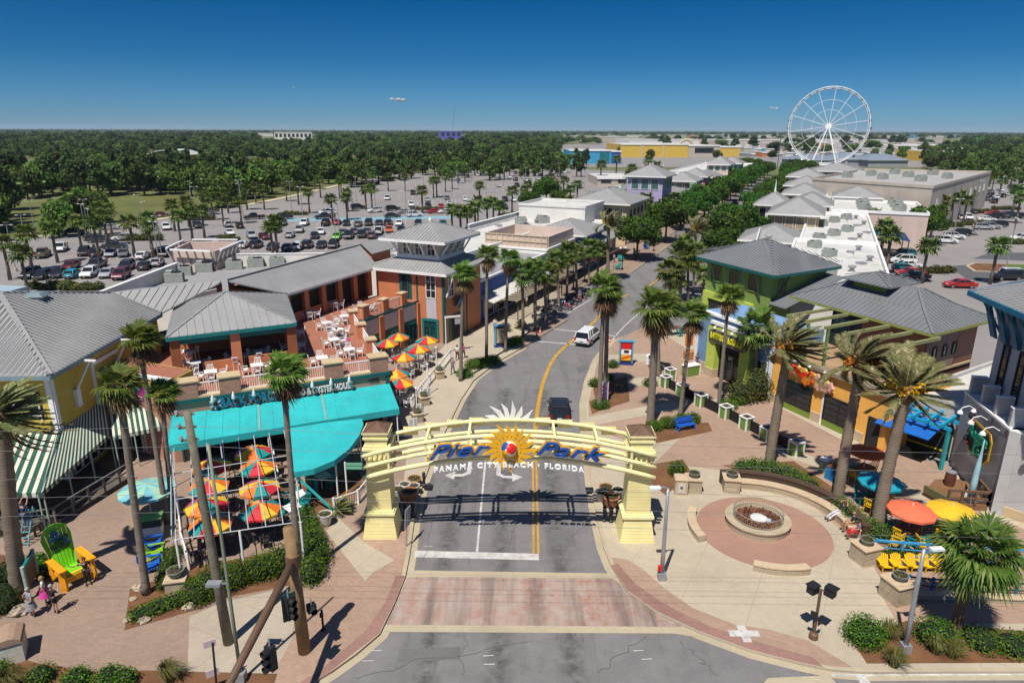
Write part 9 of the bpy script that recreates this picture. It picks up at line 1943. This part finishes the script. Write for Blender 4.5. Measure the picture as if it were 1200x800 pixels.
walk = pose(kn=((.10, .18, .50), (-.10, -.02, .49)), an=((.10, .26, .10), (-.10, -.26, .14)), to=((.10, .41, .08), (-.10, -.13, .05)), wr=((.24, -.10, .93), (-.24, .2, .95)), ha=((.24, -.12, .86), (-.24, .25, .88)))
hips = pose(el=(.33, -.10, 1.16), wr=(.19, .07, 1.0), ha=(.14, .11, .98))
camera_up = pose(el=(.24, .14, 1.2), wr=(.1, .3, 1.36), ha=(.06, .33, 1.42))
sit = pose(pel=(0, 0, .55), wai=(0, -.05, .70), che=(0, -.09, .91), nb=(0, -.08, 1.06), nk=(0, -.07, 1.13), hd=(0, -.05, 1.23), tp=(0, -.06, 1.32), sh=(.175, -.09, 1.02), el=(.23, .02, .77), wr=(.14, .24, .68), ha=(.11, .31, .66), hi=(.10, .05, .53), kn=(.14, .45, .54), an=(.14, .46, .10), to=(.15, .62, .05))
lounge = pose(pel=(0, 0, .55), wai=(0, -.1, .66), che=(0, -.22, .83), nb=(0, -.28, .96), nk=(0, -.29, 1.03), hd=(0, -.28, 1.13), tp=(0, -.3, 1.22), sh=(.175, -.25, .92), el=(.3, -.3, 1.12), wr=(.16, -.4, 1.2), ha=(.1, -.42, 1.22), hi=(.10, .05, .53), kn=(.11, .46, .44), an=(.1, .86, .16), to=(.1, .95, .22))
reach = pose(el=((.26, .12, 1.62), (-.26, .1, 1.6)), wr=((.22, .24, 1.84), (-.2, .26, 1.8)), ha=((.2, .28, 1.92), (-.18, .3, 1.88)), kn=((.10, .1, .52), (-.10, .03, .5)))
GRD = mat('grey_dress', (.26, .26, .28), .8); BLK = mat('black_cloth', (.018, .018, .02), .8); WHC = mat('white_cloth', (.62, .60, .58), .8); PNK = mat('pink_cloth', (.62, .05, .30), .8); JEA = mat('denim', (.07, .11, .2), .85); TNC = mat('tan_cloth', (.34, .20, .10), .8); REDC = mat('red_cloth', (.50, .02, .02), .8); PALE = mat('pale_trousers', (.50, .50, .56), .8); PUR = mat('purple_grey_cloth', (.19, .14, .2), .8); BLUC = mat('blue_cloth', (.03, .14, .45), .8); NAV = mat('navy_cloth', (.02, .035, .07), .8)
HG = mat('grey_hair', (.32, .30, .28), .7); HB = mat('brown_hair', (.07, .035, .018), .7); HD = mat('dark_hair', (.02, .014, .01), .7); HL = mat('fair_hair', (.32, .19, .08), .7)
person(g13(39, 722), 25, hips, 'grey haired woman in a pale grey dress facing the giant chair', GRD, GRD, HG, long_legs=False, skirt=GRD)
person(g13(66, 718), 20, camera_up, 'person in black with white shoes photographing the giant chair', BLK, BLK, HG, long_legs=False)
person(g13(55, 708), 60, pose(), 'woman in a white top and pink skirt beside the notice board', WHC, PNK, HL, long_legs=False, skirt=PNK, long_hair=True)
person(gp(Lg-.45, -.38, 0), 140, pose(el=((.42, -.08, 1.3), (-.24, -.03, 1.14)), wr=((.62, .02, 1.42), (-.25, .07, .92)), ha=((.7, .04, 1.5), (-.25, .10, .84))), 'man in dark clothes leaning on the giant chair arm', BLK, BLK, HB)
person(lb.lerp(ltop, .48)+Vector((0, .05, -.05)), 15, reach, 'man in a navy shirt and jeans reaching up from the stepladder', NAV, JEA, HB)
person(g13(531, 438), 200, walk, 'man in a purple grey top and jeans walking towards the arch by the kerb palm', PUR, JEA, HG)
person(g13(536, 422), 10, walk, 'person in a white top and black trousers by the tower doors', WHC, BLK, HD)
person(g13(543, 420), 15, walk, 'woman in a magenta top by the tower doors', PNK, BLK, HB, long_hair=True)
person(g13(580, 388), 190, pose(), 'person in a white shirt beside the framed map board', WHC, JEA, HD)
person(g13(679, 352), 200, walk, 'person in a bright blue shirt on the sidewalk behind the motorcycles', BLUC, TNC, HB)
person(g13(816, 432), 230, pose(), 'person in dark clothes at the corner of the blue shop', NAV, JEA, HD)
def onwall(px_, py_, r=5.45):
 g = G(px_, py_); a = math.atan2(g.y-PC.y, g.x-PC.x); return Vector((PC.x+r*math.cos(a), PC.y+r*math.sin(a), .13)), math.degrees(math.atan2(-math.cos(a), -math.sin(a)))
for (x, y, po, l, sh, lg, ha, hr) in ((970, 612, lounge, 'person in a black top and pale trousers stretched out on the curved bench', BLK, PALE, None, HB), (981, 624, sit, 'man in a dark vest and tan trousers, middle of three on the curved bench', BLK, TNC, None, HL), (989, 632, sit, 'person in dark top and red trousers sitting beside the stone pedestal', PUR, REDC, None, HD)):
 q, a = onwall(x, y); q.z += .02; person(q, a, po, l, sh, lg, hr)
for x, y, l, m, f in ((396, 398, 'person in white sitting at a terrace table in the sun', WHC, 60), (408, 408, 'person in a pink top sitting at the street corner terrace table', PNK, 240)):
 person(G(x, y, TZ)-Vector((0, 0, .08)), f, sit, l, m, JEA, HB)
person(ST(58, -3.2, .13), 20, walk, 'person in a grey top walking up the avenue sidewalk', GRD, JEA, HD); person(ST(66, -5, .13), 200, walk, 'person in a white top walking down the avenue sidewalk', WHC, NAV, HB); person(ST(20, -1.6, .13), 24, walk, 'person in white walking under the pale trellis', WHC, TNC, HB)
HZ = MB().hexa([(-14000, -30, -1.2), (14000, -30, -1.2), (14000, 14000, -1.2), (-14000, 14000, -1.2)], [(-14000, -30, 62), (14000, -30, 62), (14000, 14000, 62), (-14000, 14000, 62)])
hm = bpy.data.materials.new('haze'); hm.use_nodes = True; hn = hm.node_tree; hn.nodes.clear(); ho = hn.nodes.new('ShaderNodeOutputMaterial'); hv = hn.nodes.new('ShaderNodeVolumePrincipled')
hv.inputs['Color'].default_value = (.62, .78, .95, 1); hv.inputs['Density'].default_value = .00006; hv.inputs['Anisotropy'].default_value = .0
hn.links.new(hv.outputs[0], ho.inputs['Volume']); hz = HZ.build('haze', hm); hz['kind'] = 'stuff'; hz['label'] = 'thin pale air over the whole town'
